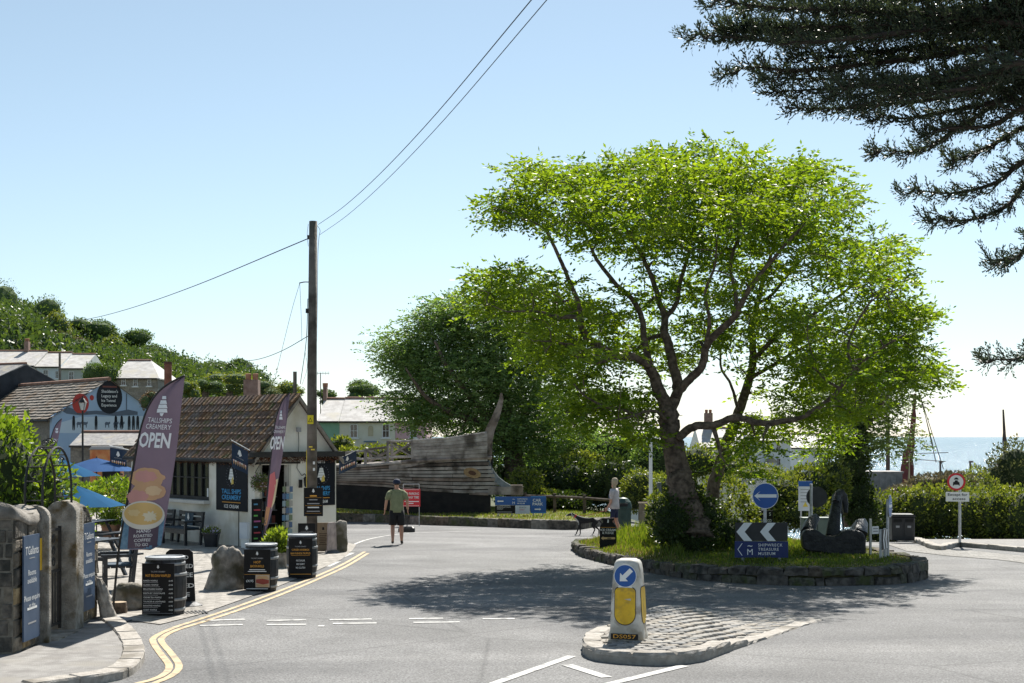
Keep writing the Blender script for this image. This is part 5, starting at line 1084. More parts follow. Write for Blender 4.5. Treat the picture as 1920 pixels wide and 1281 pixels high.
gate_sign('slate blue rooms sign on the wall nearest the camera', 17.06, 17.64, .20, 1.47, ('Rooms','available','Please enquire','at the'))
gate_sign('slate blue rooms sign on the wall beyond the gate', 19.42, 19.96, .27, 1.47, ('Rooms','available','Please enquire','at the'))
ys_ = thing('yellow_notice', 'small yellow notice fixed beside the near gate post', 'sign', (WX+.012, 17.74, 0), R(90)); MB().box((0,0,1.20),(.15,.012,.40)).build('panel', paint('notice_yellow',(0.72,0.45,0.02)), ys_)
# stones by the flag
q_ = G(200,1172); rock('leaning_slab', 'flat granite slab leaning against the end of the garden wall', 'stone', (q_.x+.02, q_.y+.15, q_.z), .13, .20, .66, 11, GRANITE, R(10), -.22, .45)
q_ = G(240,1146); rock('boulder', 'low rounded boulder lying behind the log stump', 'boulder', (q_.x, q_.y+.3, q_.z), .36, .26, .40, 12, GRANITE, R(5), 0, .75)
q_ = G(219,1152); st = thing('log_stump', 'short sawn log stump beside the flag base', 'stump', (q_.x, q_.y+.1, q_.z)); MB().lathe([(.13,0),(.125,.10),(.12,.17)], n=18).build('bark_side', BARK, st); MB().lathe([(.117,.171),(.116,.176)], n=18).build('cut_face', mat('cut_wood',(0.34,0.25,0.16),(0.45,0.35,0.24),.8,30), st)
# black patio furniture
def picnic(label, p, rotz_, L=1.5):
    t = thing('picnic_table', label, 'table', p, rotz_, 'black picnic tables on the patio')
    for k in range(5): MB().box((0,-.30+k*.15,.72),(L,.135,.035)).build('top_plank', BBLK, t)
    for sg in (-1,1):
        for k in range(2): MB().box((0,sg*(.62+k*.14),.43),(L,.125,.035)).build('seat_plank', BBLK, t)
        for sx in (-1,1): MB().box((sx*L*.36,sg*.33,.36),(.06,.06,.86),(R(sg*28),0,0)).build('leg', BBLK, t)
    for sx in (-1,1): MB().box((sx*L*.36,0,.40),(.045,1.4,.07)).build('cross_rail', BBLK, t)
    return t
picnic('black picnic table beside the garden wall', G(185,1085)+Vector((-.3,.4,0)), R(70), 1.3); picnic('black picnic table under the nearest blue parasol', G(190,1030)+Vector((-.3,0,0)), R(75), 1.5); picnic('black picnic table towards the shop end of the patio', G(232,1012)+Vector((-.4,1.5,0)), R(80), 1.5)
q_ = G(222,1112); sbn = bench('tilted black slatted chair facing the garden wall', (q_.x-.12, q_.y+.5, q_.z), R(-72), .75)
q_ = G(208,1012); flower_tub('terracotta tub of leafy plants on the patio', (q_.x, q_.y, q_.z), .5, .45, mat('terracotta',(0.30,0.14,0.08),(0.38,0.2,0.12),.85,6), LG, None, .36, .65, 1100, leafL=.12)
PBL = clothmat('parasol_blue', (0.010,0.075,0.17), .08)
def parasol(label, px, py, d, rpx, drop, rotz_=0.2, m=PBL):
    ap = P(px, py, d); gz_ = g(ap.x, ap.y); h = ap.z-gz_; r = rpx*d/F; t = thing('parasol', label, 'parasol', (ap.x, ap.y, gz_), rotz_, 'blue parasols on the patio')
    MB().tube([(0,0,0),(0,0,h+.05)], .022, 8).build('pole', BBLK, t); MB().lathe([(.25,0),(.25,.05),(.05,.08)], n=16).build('base', BBLK, t)
    N = 8; dz = drop*d/F
    for k in range(N):          # one cloth panel between each pair of ribs
        a0, a1 = 2*math.pi*k/N, 2*math.pi*(k+1)/N; vs = []
        for j in range(5):
            f = j/4
            for i in range(4):
                a = a0+(a1-a0)*i/3; rr2 = r*f*(1-.05*math.sin(math.pi*i/3)*f); vs.append((rr2*math.cos(a), rr2*math.sin(a), h-dz*f**1.1+.01*math.sin(math.pi*i/3)))
        b = MB().add(vs, [(j*4+i, j*4+i+1, j*4+5+i, j*4+4+i) for j in range(4) for i in range(3)]); b.build('panel', m, t, smooth=True)
        MB().tube([(0,0,h-.02),(r*math.cos(a0)*.98,r*math.sin(a0)*.98,h-dz-.012)], .008, 5).build('rib', BBLK, t)
    return t
parasol('pale blue parasol farthest back on the patio', 181, 859, 44, 78, 24, .3, clothmat('parasol_pale', (0.03,0.08,0.20), .08)); parasol('blue parasol in the middle of the patio', 118, 863, 37, 70, 30, .1); parasol('blue parasol nearest the camera on the patio', 142, 911, 27, 92, 38, .25)
# ================================================================ PEOPLE AND DOG
def skin_mesh(name, joints, edges, root=0, sub=2):
    me = bpy.data.meshes.new(name); me.from_pydata([j[0] for j in joints], edges, []); o = bpy.data.objects.new(name, me); col.objects.link(o)
    md = o.modifiers.new('skin', 'SKIN'); md.use_smooth_shade = True
    if not me.skin_vertices: 
        bpy.context.view_layer.objects.active = o
        bpy.context.view_layer.update()
    for i, j in enumerate(joints):
        r_ = j[1]; me.skin_vertices[0].data[i].radius = r_ if isinstance(r_, tuple) else (r_, r_)
    me.skin_vertices[0].data[root].use_root = True
    sm_ = o.modifiers.new('sub', 'SUBSURF'); sm_.levels = sub; sm_.render_levels = sub
    dg = bpy.context.evaluated_depsgraph_get(); nm = bpy.data.meshes.new_from_object(o.evaluated_get(dg))
    bpy.data.objects.remove(o); nm.name = name; return nm
def hand_geo(wrist, d_, side, fwd, s=1.0):
    """palm with four fingers and a thumb, as extra geometry; d_ points to the fingertips"""
    b = MB(); d_ = Vector(d_).normalized(); f = Vector(fwd); f = (f-d_*f.dot(d_)).normalized(); n_ = d_.cross(f)
    w = Vector(wrist); palm = w+d_*.05*s
    b.loft([[w+d_*t_*s+f*a*.5*s*ww+n_*c*s*.014 for a, c in ((-1,-1),(1,-1),(1,1),(-1,1))] for t_, ww in ((-.01,.05),(.03,.075),(.09,.08))])
    for k, L in enumerate((.065,.075,.07,.055)):
        base = w+d_*.085*s+f*(-.030+.02*k)*s
        b.tube([base, base+d_*L*.5*s+n_*.006*s*side, base+d_*L*.85*s+n_*.022*s*side], [.0095*s,.009*s,.007*s], 6)
    tb = w+d_*.035*s+f*-.038*s; b.tube([tb, tb+d_*.03*s-f*.022*s, tb+d_*.062*s-f*.026*s], [.012*s,.0105*s,.008*s], 6); return b
def person(label, loc, rotz_, hgt, mats, rules, arms, legs, head_turn=0, sh=.185, lean=0.0, extras=None, fat=1.0):
    k = hgt/1.78; J = [((0,0,.95),(.165*fat,.115*fat)),((0,.0,1.10),(.150*fat,.105*fat)),((0,.01,1.30),(.172*fat,.115*fat)),((0,0,1.44),(.135*fat,.085*fat)),((0,.0,1.52),.058),((0,.012,1.585),.062),((0,.022,1.655),(.076,.092)),((0,.018,1.72),(.070,.085)),((0,.012,1.765),.045)]
    E = [(i, i+1) for i in range(8)]
    for sx, (el, wr) in zip((-1,1), arms):
        n0 = len(J); J += [((sx*sh,0,1.43),.062*fat),((sx*(sh+el[0])*.5+sx*.03, el[1]*.5, (1.43+el[2])/2+.01),.054*fat),((el[0]*sx,el[1],el[2]),.044),((wr[0]*sx,wr[1],wr[2]),.030)]; E += [(3,n0),(n0,n0+1),(n0+1,n0+2),(n0+2,n0+3)]
    for sx, (kn, an, to) in zip((-1,1), legs):
        n0 = len(J); J += [((sx*.095,0,.87),.105*fat),((sx*(.095+kn[0])/2,kn[1]*.5,(.87+kn[2])/2),.088*fat),((sx*kn[0],kn[1],kn[2]),.060),((sx*(kn[0]*.55+an[0]*.45),(kn[1]*.55+an[1]*.45)-.02,kn[2]*.55+an[2]*.45),.060),((sx*an[0],an[1],an[2]),.038),((sx*to[0],(an[1]+to[1])/2,to[2]+.015),.044),((sx*to[0],to[1],to[2]),.036)]; E += [(0,n0)]+[(n0+i,n0+i+1) for i in range(6)]
    J = [((x*k, y*k+lean*z, z*k), tuple(q*k for q in r_) if isinstance(r_, tuple) else r_*k) for (x, y, z), r_ in J]
    me = skin_mesh('body', J, E); b = MB(); b.v = [tuple(v.co) for v in me.vertices]; b.f = [tuple(p.vertices) for p in me.polygons]
    for sx, (el, wr) in zip((-1,1), arms):
        d_ = (Vector((sx*wr[0],wr[1],wr[2]))-Vector((sx*el[0],el[1],el[2]))).normalized(); hb_ = hand_geo(Vector((sx*wr[0],wr[1]+lean*wr[2],wr[2]))*k, d_, 1 if sx < 0 else -1, (0,-1,0), k*.95); b.add(hb_.v, hb_.f)
    t = thing('person', label, 'person', loc, rotz_); o = b.build('body', None, t, smooth=True)
    for m_ in mats: o.data.materials.append(m_)
    for p in o.data.polygons:
        c = p.center/k; p.material_index = rules(c)
    if extras: extras(t, k)
    return t
SHIRT_G = mat('olive_shirt', (0.20,0.22,0.125), (0.25,0.27,0.16), .9, 9, bump=.3, bscale=18); SHORTS = mat('black_shorts', (0.010,0.010,0.012), (0.018,0.018,0.02), .85, 9); SHOE = mat('grey_trainer', (0.07,0.065,0.06), (0.12,0.11,0.10), .8, 20); HAIR = mat('short_dark_hair', (0.045,0.03,0.02), (0.08,0.055,0.04), .8, 60)
def man_rules(c):
    ax = abs(c.x)
    if c.z > 1.60 and c.y < .06 or c.z > 1.70: return 3 if c.z > 1.62 else 0
    if c.z > 1.50: return 0
    if c.z < .10: return 4
    if ax > .205 and c.z < 1.22 and c.z > .6: return 0
    if c.z > .93: return 1
    if c.z > .54: return 2
    return 0
def man_ex(t, k):
    # cap with peak, shirt hem, shorts legs as loose cloth
    CAPM = mat('navy_cap', (0.012,0.02,0.05), (0.02,0.03,0.07), .8, 20)
    MB().lathe([(.104,1.665),(.108,1.70),(.100,1.745),(.07,1.785),(.02,1.80)], (0,.018,0), 20, 1, 1.12).build('cap', CAPM, t, smooth=True)
    MB().prism([(-.08,1.675),(.08,1.675),(.07,1.69),(-.07,1.69)], .10, .21).build('cap_peak', CAPM, t)
    def ell(z, a, c, y=0, n=20): return [(a*math.cos(2*math.pi*i/n), y+c*math.sin(2*math.pi*i/n), z) for i in range(n)]
    MB().loft([ell(.88,.188,.140), ell(.95,.190,.142), ell(1.10,.178,.132), ell(1.28,.198,.138,.005), ell(1.40,.190,.115), ell(1.46,.13,.085)]).build('shirt', SHIRT_G, t, smooth=True)
    for sx in (-1,1):
        MB().tube([(sx*.155,0,1.43),(sx*.215,-.005,1.37),(sx*.262,-.012,1.24)], [.078,.080,.072], 12).build('sleeve', SHIRT_G, t, smooth=True)
        MB().tube([(sx*.085,0,.93),(sx*.105,.0,.76),(sx*.118,.012 if sx > 0 else -.02,.53)], [.118,.112,.105], 14).build('shorts_leg', SHORTS, t, smooth=True)
mp_ = G(744,1021)
person('man in olive shirt, black shorts and cap walking away', mp_, face_cam(mp_)+R(4), 1.79, [SKIN, SHIRT_G, SHORTS, HAIR, SHOE], man_rules,
       [((.285,-.03,1.16),(.315,.06,.93)),((.285,-.02,1.16),(.305,.07,.93))], [((.115,-.02,.50),(.125,-.20,.15),(.125,-.13,.055)),((.125,.05,.49),(.135,.03,.075),(.15,.19,.03))], extras=man_ex)
WSH = mat('white_tshirt', (0.42,0.39,0.40), (0.52,0.49,0.50), .9, 9, bump=.4, bscale=14); NSH = mat('navy_shorts', (0.015,0.02,0.05), (0.025,0.03,0.07), .9, 9); BLOND = mat('ash_blonde_hair', (0.34,0.27,0.18), (0.48,0.40,0.29), .7, 60)
def wom_rules(c):
    ax = abs(c.x)
    if c.z > 1.56 and (c.y < .03 or c.z > 1.71): return 3
    if c.z > 1.49: return 0
    if c.z < .09: return 4
    if ax > .185 and c.z < 1.24: return 0
    if c.z > .92: return 1
    if c.z > .62: return 2
    return 0
def wom_ex(t, k):
    MB().lathe([(.06,1.56),(.092,1.60),(.098,1.66),(.092,1.72),(.06,1.775),(.02,1.785)], (0,-.012,0), 18, .96, 1.06).build('hair', BLOND, t, smooth=True)
    MB().box((0,.098,1.665),(.13,.02,.035)).build('sunglasses', BLACK, t); MB().lathe([(.012,0),(.004,.03)], (0,.11,1.62), 8).build('nose', SKIN, t)
    def ell(z, a, c, y=0, n=20): return [(a*math.cos(2*math.pi*i/n), y+c*math.sin(2*math.pi*i/n), z) for i in range(n)]
    MB().loft([ell(.84,.185,.150), ell(.95,.178,.142), ell(1.10,.160,.130), ell(1.26,.172,.142,.012), ell(1.38,.165,.11), ell(1.45,.12,.08)]).build('shirt', WSH, t, smooth=True)
    for sx in (-1,1): MB().tube([(sx*.14,0,1.42),(sx*.20,.0,1.35),(sx*.235,.005,1.22)], [.070,.072,.064], 12).build('sleeve', WSH, t, smooth=True)
    MB().box((0,.158,1.22),(.12,.004,.10)).build('shirt_print', paint('print_blue',(0.15,0.22,0.45)), t)
wp_ = G(1152,1006)
person('woman in white t-shirt and sunglasses walking the dog', wp_, R(62), 1.64, [SKIN, WSH, NSH, BLOND, SHOE], wom_rules,
       [((.25,.02,1.14),(.25,.14,.95)),((.25,-.02,1.14),(.25,.05,.90))], [((.10,.06,.50),(.10,.05,.08),(.10,.20,.03)),((.10,-.02,.50),(.10,-.16,.09),(.10,-.04,.035))], extras=wom_ex, fat=.92, sh=.165)
fp_ = Gd(228, 62); person('distant person in dark trousers beyond the parasols', fp_, R(20), 1.75, [SKIN, NSH, mat('dark_trousers',(0.05,0.05,0.055),(0.08,0.08,0.085),.9,9), HAIR, SHOE], lambda c: 3 if c.z > 1.66 else 0 if c.z > 1.5 else 4 if c.z < .09 else 0 if abs(c.x) > .2 and c.z < 1.1 else 1 if c.z > .95 else 2,
       [((.27,0,1.16),(.28,.05,.93)),((.27,0,1.16),(.28,.05,.93))], [((.11,.02,.50),(.12,0,.08),(.13,.15,.03)),((.11,-.02,.50),(.12,-.05,.08),(.13,.10,.03))])
# dog
dp = G(1100,1004)
DJ = [((.27,0,.46),(.075,.085)),((.10,0,.43),(.065,.075)),((-.06,0,.42),(.078,.10)),((-.20,0,.44),(.085,.115)),((-.30,0,.52),(.058,.065)),((-.38,0,.58),(.048,.05)),((-.45,0,.605),(.052,.052)),((-.52,0,.585),.032),((-.60,0,.562),.020),
      ((.36,0,.44),.024),((.43,0,.34),.016),((.47,0,.22),.010)]
DE = [(i,i+1) for i in range(8)]+[(0,9),(9,10),(10,11)]
for sy, fx_, hx_ in ((-1,-.10,.05),(1,.05,-.10)):
    n0 = len(DJ); DJ += [((-.20,sy*.07,.36),.048),((-.19+fx_*.3,sy*.07,.26),.032),((-.21+fx_*.7,sy*.07,.13),.019),((-.22+fx_,sy*.07,.03),.018),((-.26+fx_,sy*.07,.018),.020)]; DE += [(3,n0)]+[(n0+i,n0+i+1) for i in range(4)]
    n0 = len(DJ); DJ += [((.26,sy*.07,.38),.066),((.19+hx_*.2,sy*.075,.28),.042),((.31+hx_*.6,sy*.07,.17),.021),((.29+hx_,sy*.07,.03),.017),((.25+hx_,sy*.07,.018),.020)]; DE += [(0,n0)]+[(n0+i,n0+i+1) for i in range(4)]
dm = skin_mesh('body', DJ, DE, 0); dog = thing('dog', 'lean black and white dog walking on a lead', 'dog', (dp.x, dp.y, dp.z), R(6)); dog.scale = (1.08,1.08,1.08)
FURB = mat('black_fur', (0.010,0.010,0.011), (0.022,0.021,0.02), .75, 40); FURW = mat('ticked_white_fur', (0.30,0.29,0.28), (0.55,0.54,0.52), .85, 30)
o = inst('body', dm, dog); dm.materials.clear(); dm.materials.append(FURB); dm.materials.append(FURW)
for p in dm.polygons:
    c = p.center; p.material_index = 1 if (c.x < -.24 and c.z < .40+(-.24-c.x)*1.2 and c.z > .30 and c.x > -.45) or c.x < -.56 or (c.z < .05) else 0
for sy in (-1,1): MB().add([(-.43,sy*.02,.645),(-.40,sy*.055,.635),(-.385,sy*.06,.575),(-.41,sy*.06,.57)], [(0,1,2,3)]).build('ear', FURB, dog)
MB().lathe([(.062,-.012),(.062,.012)], n=16).build('collar', RED, dog).matrix_local = Matrix.Translation((-.335,0,.545)) @ Matrix.Rotation(R(-50),4,'Y')
ld = MB().tube(smooth_path([Vector((dp.x-.33,dp.y,dp.z+.60)), Vector((dp.x+.1,dp.y+.2,dp.z+.62)), Vector((wp_.x-.12,wp_.y-.1,wp_.z+.84))], 6), .008, 5).build('dog_lead', paint('lead_red',(0.4,0.04,0.05))); tag(ld, 'thin lead running from the dog to the woman', 'lead')

# ================================================================ BEACHED BOAT PROW
DS = 54.0; us = DS/F; s0 = Gd(640, DS)
ship = thing('beached_boat', 'weathered grey timber prow of an old boat with painted eye', 'boat', (s0.x, s0.y, s0.z+.2))
def S(px, py, y=0.0): return Vector(((px-640)*us, y, H-(py-HY)*us-(s0.z+.2)))
def hb(px): return 0.9*(1-((min(max(px,640),940)-640)/300.0)**2.2)+.06       # half breadth
PL = [mat('plank_grey', (0.20,0.175,0.155), (0.36,0.325,0.295), .9, 3, bump=.5, bscale=14, c3=(0.08,0.07,0.06), s3=1.6), mat('plank_pale', (0.26,0.235,0.21), (0.44,0.405,0.37), .9, 3, bump=.5, bscale=14, c3=(0.10,0.085,0.07), s3=1.6), mat('plank_brown', (0.16,0.125,0.10), (0.31,0.26,0.225), .9, 3, bump=.5, bscale=14, c3=(0.06,0.05,0.04), s3=1.6)]
PLH = PL+[mat('plank_dark', (0.075,0.06,0.05), (0.17,0.14,0.12), .9, 3, bump=.5, bscale=14, c3=(0.04,0.035,0.03), s3=1.6), mat('plank_silver', (0.24,0.225,0.21), (0.40,0.38,0.355), .9, 3, bump=.5, bscale=14, c3=(0.13,0.11,0.095), s3=1.6)]
def lerpc(tab, px):
    for (a, b_), (c, d) in zip(tab, tab[1:]):
        if px <= c: return b_+(d-b_)*(px-a)/(c-a)
    return tab[-1][1]
TOPC = [(540,874),(640,874),(690,871),(740,866),(800,862),(860,859),(920,858),(980,858)]; BOTC = [(540,906),(640,908),(720,912),(800,921),(870,925),(940,925),(980,925)]
def plank(f0, f1, xa, xb, m_, side=-1, th=.05, push=0.0, flare=.35):
    vs = []; N = 16
    for i in range(N+1):
        px = xa+(xb-xa)*i/N
        for f in (f0, f1):
            py = lerpc(BOTC, px)+(lerpc(TOPC, px)-lerpc(BOTC, px))*f; y = side*(hb(px)*(1-flare*(1-f)**1.6)+push)
            for e in (0, th): vs.append(S(px, py, y+side*-e))
    fs = []
    for i in range(N):
        a = i*4; c = a+4; fs += [(a, c, c+2, a+2), (a+1, a+3, c+3, c+1), (a, a+1, c+1, c), (a+2, c+2, c+3, a+3)]
    fs += [(0,2,3,1), (N*4,N*4+1,N*4+3,N*4+2)]
    return fixn(MB().add(vs, fs).build('plank', m_, ship))
for side in (-1, 1):
    for k in range(9):
        f0, f1 = k/9+.012, (k+1)/9-.016; cut = [(560, 775), (775, 928)] if k % 2 else [(560, 850), (850, 928)]
        for xa, xb in cut: plank(f0, f1, xa+.4, (xb if xb < 900 else 941-k*3.3)-.4, random.choice(PLH), side, push=random.uniform(0,.03))
for side in (-1, 1):
    b = MB(); vs = []; xs_ = list(range(560, 925, 13))
    for px in xs_:
        for f in (-.02, .3, .65, 1.0):
            py = lerpc(BOTC, px)+(lerpc(TOPC, px)-lerpc(BOTC, px))*f; vs.append(S(px, py, side*max(.01, hb(px)*(1-.35*(1-max(0,f))**1.6)-.075)))
    b.add(vs, [(i*4+k, i*4+4+k, i*4+5+k, i*4+1+k) for i in range(len(xs_)-1) for k in range(3)]).build('seam_backing', mat('hull_black',(0.008,0.008,0.009),(0.018,0.017,0.016),.8,4), ship)  # dark sheet added so no light shows through the plank seams
b = MB(); rings = []
for px in list(range(540, 921, 20)): rings.append([S(px, lerpc(BOTC,px)+a, c*hb(px)*k) for a, c, k in ((-6,-1,.62),(10,-1,.60),(44,-1,.5),(44,1,.5),(10,1,.60),(-6,1,.62))])
fixn(b.loft(rings).build('keel', mat('hull_black',(0.008,0.008,0.009),(0.018,0.017,0.016),.8,4), ship))  # plain black lower hull, down to the ground
# stem: cutwater sweeping down to the ram, and the tall curled sternpost
def slabpath(name, pts_, w, th, m_):
    b = MB(); rings = []; k = len(pts_)
    for i, (px, py) in enumerate(pts_):
        p = S(px, py); q0 = S(*pts_[max(0,i-1)]); q1 = S(*pts_[min(k-1,i+1)]); t = (q1-q0).normalized(); n_ = Vector((-t.z,0,t.x)); ww = w[i]*us; tt = th if not isinstance(th, list) else th[i]
        rings.append([p+n_*ww/2+Vector((0,-tt/2,0)), p-n_*ww/2+Vector((0,-tt/2,0)), p-n_*ww/2+Vector((0,tt/2,0)), p+n_*ww/2+Vector((0,tt/2,0))])
    return fixn(b.loft(rings).build(name, m_, ship))
GREYB = mat('grey_blue_stem', (0.13,0.155,0.17), (0.21,0.24,0.255), .85, 6, bump=.3, bscale=15)
slabpath('stem_post', [(912,868),(914,850),(915,828),(919,806),(929,784),(936,764),(940,748),(940,737)], [16,17,17,17,15,11,8,4], [.24,.24,.24,.22,.20,.18,.15,.10], PL[2])
slabpath('cutwater', [(912,860),(915,872),(921,886),(931,899),(945,909),(958,914)], [9,11,12,12,11,7], .26, GREYB)
MB().box(S(948,920),(.0+66*us,.30,15*us)).build('ram', PL[0], ship); MB().box(S(969,919),(22*us,.34,19*us)).build('ram_cap', PL[2], ship)
slabpath('waterline_beam', [(860,924),(890,925),(916,926)], [4,5,5], .5, PL[2])
# upper bulwark boards with cap rail
UT = [(776,826),(840,823),(912,812)]; UB = [(776,861),(840,859),(918,857)]
for side in (-1,1):
    for k in range(6):
        vs = []; N = 8
        for i in range(N+1):
            f = i/N; px = 777+(914-777)*f
            for q in (k/6+.004, (k+1)/6-.012):
                py = lerpc(UB,px)+(lerpc(UT,px)-lerpc(UB,px))*q; y = side*(hb(px)+.05+.02*q)
                vs += [S(px,py,y), S(px,py,y-side*.05)]
        fs = []
        for i in range(N): a = i*4; c = a+4; fs += [(a,c,c+2,a+2),(a+1,a+3,c+3,c+1),(a,a+1,c+1,c),(a+2,c+2,c+3,a+3)]
        fs += [(0,2,3,1),(N*4,N*4+1,N*4+3,N*4+2)]; fixn(MB().add(vs, fs).build('bulwark_board', PL[1] if k % 3 else PL[0], ship))
    MB().tube([S(776,826,side*(hb(776)+.05)), S(840,822.5,side*(hb(840)+.05)), S(912,811.5,side*.12)], .05, 6).build('cap_rail', PL[1], ship)
    MB().tube([S(756,866,side*(hb(756)+.06)), S(820,862,side*(hb(820)+.08)), S(922,858,side*.16)], .07, 6).build('rubbing_strake', PL[2], ship); MB().tube([S(560,874,side*.95), S(640,874,side*.97), S(700,871,side*(hb(700)+.04)), S(775,865,side*(hb(775)+.06))], .06, 6).build('rubbing_strake', PL[1], ship)
    # railing with crossed braces
    for px, z0_, z1_ in ((690,871,842),(731,868,826),(776,866,826),(655,874,846)): MB().box((S(px,(z0_+z1_)/2,side*(hb(px)+.0))),(.10,.10,(z0_-z1_)*us)).build('rail_post', PL[0], ship)
    for (a, c) in (((690,843),(731,838)),((731,827),(776,827)),((655,848),(690,845)),((640,860),(690,860)),((690,860),(731,858)),((731,857),(776,856))): MB().tube([S(a[0],a[1],side*hb(a[0])), S(c[0],c[1],side*hb(c[0]))], .045, 6).build('rail', PL[1], ship)
    for (x0_, x1_, y0_, y1_) in ((692,729,845,866),(733,774,830,855)):
        MB().tube([S(x0_,y0_,side*hb(x0_)), S(x1_,y1_,side*hb(x1_))], .035, 5).build('cross_brace', PL[0], ship); MB().tube([S(x0_,y1_,side*(hb(x0_)-.06)), S(x1_,y0_,side*(hb(x1_)-.06))], .035, 5).build('cross_brace', PL[0], ship)
    slb = [S(733,872,side*(hb(733)+.03)), S(733,882,side*(hb(733)+.03)), S(765,876,side*(hb(765)+.03)), S(812,866,side*(hb(812)+.03)), S(812,862,side*(hb(812)+.03))]; MB().add(slb, [(0,1,2,3,4)]).build('cheek_board', PL[1], ship)
    slabpath('curved_knee', [(672,872),(678,860),(686,850),(688,843)], [7,6,5,4], .12, PL[0])
    # painted eye
    ex = [S(886+26*math.cos(a)*.62, 887+11*math.sin(a)*(.9 if math.sin(a)<0 else .8)+3*math.cos(a), side*(hb(886+16*math.cos(a))*(1-.35*(.5-.04)**1.6)+.05)) for a in np.linspace(0,2*math.pi,20)[:-1]]
    MB().add(ex, [tuple(range(19))]).build('painted_eye', mat('eye_ochre',(0.26,0.17,0.085),(0.36,0.25,0.13),.85,8), ship)
    ex2 = [v.lerp(sum(ex, Vector())/19, .55)+Vector((0,side*.012,0)) for v in ex]; MB().add(ex2, [tuple(range(19))]).build('painted_pupil', mat('eye_brown',(0.10,0.05,0.03),None,.85), ship)
for side in (-1,1):
    b = MB(); bk = [(776,862),(912,859),(908,815),(840,825),(777,829)]; b.add([S(x,y,side*(hb(x)-.03)) for x,y in bk], [(0,1,2,3,4)]); b.build('bulwark_backing', PL[2], ship)  # backing added to stop sky showing between the bulwark boards
b = MB(); b.add([S(560,873,-.9),S(700,871,-.82),S(800,862,-.5),S(912,859,-.06),S(912,859,.06),S(800,862,.5),S(700,871,.82),S(560,873,.9)], [tuple(range(8))]); b.build('deck', PL[0], ship)
# ---------------------------------------------------------------- signs on the verge
q_ = Gd(977, 51.0); q_.z += .25; t = thing('direction_board', 'blue museum and car park direction boards on the verge', 'sign', q_, R(-1)); uu = 51.0/F
def L_(px, py): return ((px-977)*uu, H-(py-HY)*uu-q_.z)
def rect(name, x0, y0, x1, y1, m_, y=0.0, th=.02):
    a, c = L_(x0,y1), L_(x1,y0); MB().box(((a[0]+c[0])/2, y+th/2, (a[1]+c[1])/2),(c[0]-a[0],th,c[1]-a[1])).build(name, m_, t)
rect('museum_panel', 928, 931.5, 994.3, 947.5, BLUE); rect('expedition_panel', 928.5, 948, 966, 963, BOARD); rect('gallery_panel', 966.3, 948, 993.5, 963.5, paint('panel_pale',(0.55,0.6,0.68))); rect('car_park_panel', 994.6, 930.5, 1024, 962.5, BLUE, -.004)
flat('frame_line', [[L_(995.4,961.6),L_(1023.2,961.6),L_(1023.2,961),L_(995.4,961)],[L_(995.4,931.9),L_(1023.2,931.9),L_(1023.2,931.3),L_(995.4,931.3)]], -.0065, SKYB, t)
ax_, az_ = L_(938, 940); flat('arrow', [[(ax_+x, az_+z) for x, z in arrow_poly(.23,.125,.04)]], -.003, WHITE, t); ax_, az_ = L_(1008.5, 955); flat('arrow', [[(ax_-x, az_+z) for x, z in arrow_poly(.23,.125,.04)]], -.0075, WHITE, t)
for s_, x, y_, sz, w_ in (('CAR',1006.5,938.5,.15,.29),('PARK',1008,945.5,.15,.37)): text(s_, sz, *L_(x,y_), -.0075, WHITE, t, .008, width=w_)
text('M', .13, *L_(963,943.5), -.003, WHITE, t, 0); text('~', .13, *L_(963,936), -.003, WHITE, t, .01)
for k, s_ in enumerate(('SHIPWRECK','TREASURE','MUSEUM')): text(s_, .068, L_(970,0)[0], L_(0,936+k*4.1)[1], -.003, WHITE, t, .004, 'LEFT')
text("SHACKLETON'S", .06, L_(932,0)[0], L_(0,951)[1], -.003, WHITE, t, .006, 'LEFT', width=.48); text('LEGACY', .06, L_(932,0)[0], L_(0,954.5)[1], -.003, WHITE, t, .006, 'LEFT')
for y_ in (959.3, 961.3): flat('print_line', [[L_(932,y_+.7),L_(960,y_+.7),L_(960,y_),L_(932,y_)]], -.003, GREYP, t)
text('BEACH', .08, *L_(980,951.8), -.003, paint('slate_print',(0.16,0.18,0.24)), t, .008); text('BABY', .08, *L_(979,956), -.003, paint('rose_print',(0.5,0.16,0.2)), t, .008); flat('print_line', [[L_(972,960.6),L_(987,960.6),L_(987,960),L_(972,960)]], -.003, GREYP, t)
for px in (934, 960, 1000, 1018): post(t, L_(px,0)[0], .05, -.2, .55, .03)
q_ = Gd(772, 49.5); q_.z += .22; t = thing('no_parking_sign', 'red no parking at any time notice in a metal frame', 'sign', q_, R(-2)); uu = 49.5/F
def L_(px, py): return ((px-772)*uu, H-(py-HY)*uu-q_.z)
a, c = L_(755,950), L_(787,917); MB().box((0,.01,(a[1]+c[1])/2),(c[0]-a[0],.02,c[1]-a[1])).build('panel', RED, t)
flat('border', [[(a[0]+.02,a[1]+.02),(c[0]-.02,a[1]+.02),(c[0]-.02,a[1]+.032),(a[0]+.02,a[1]+.032)],[(a[0]+.02,c[1]-.032),(c[0]-.02,c[1]-.032),(c[0]-.02,c[1]-.02),(a[0]+.02,c[1]-.02)]], -.003, WHITE, t)
text('NO PARKING', .12, 0, L_(0,926)[1], -.003, WHITE, t, .012, width=.50); text('AT ANY TIME', .12, 0, L_(0,933)[1], -.003, WHITE, t, .012, width=.50); pbar(t, 0, L_(0,940.5)[1], .50, .03, -.003, WHITE); pbar(t, -.02, L_(0,944)[1], .16, .03, -.003, WHITE)
for s_ in (c[0]-.02, a[0]+.02): MB().tube([(s_,.03,-.25),(s_,.03,L_(0,908)[1])], .015, 6).build('frame_leg', GALV, t)
MB().tube([(a[0]+.02,.03,L_(0,908)[1]),(c[0]-.02,.03,L_(0,908)[1])], .015, 6).build('frame_top', GALV, t)
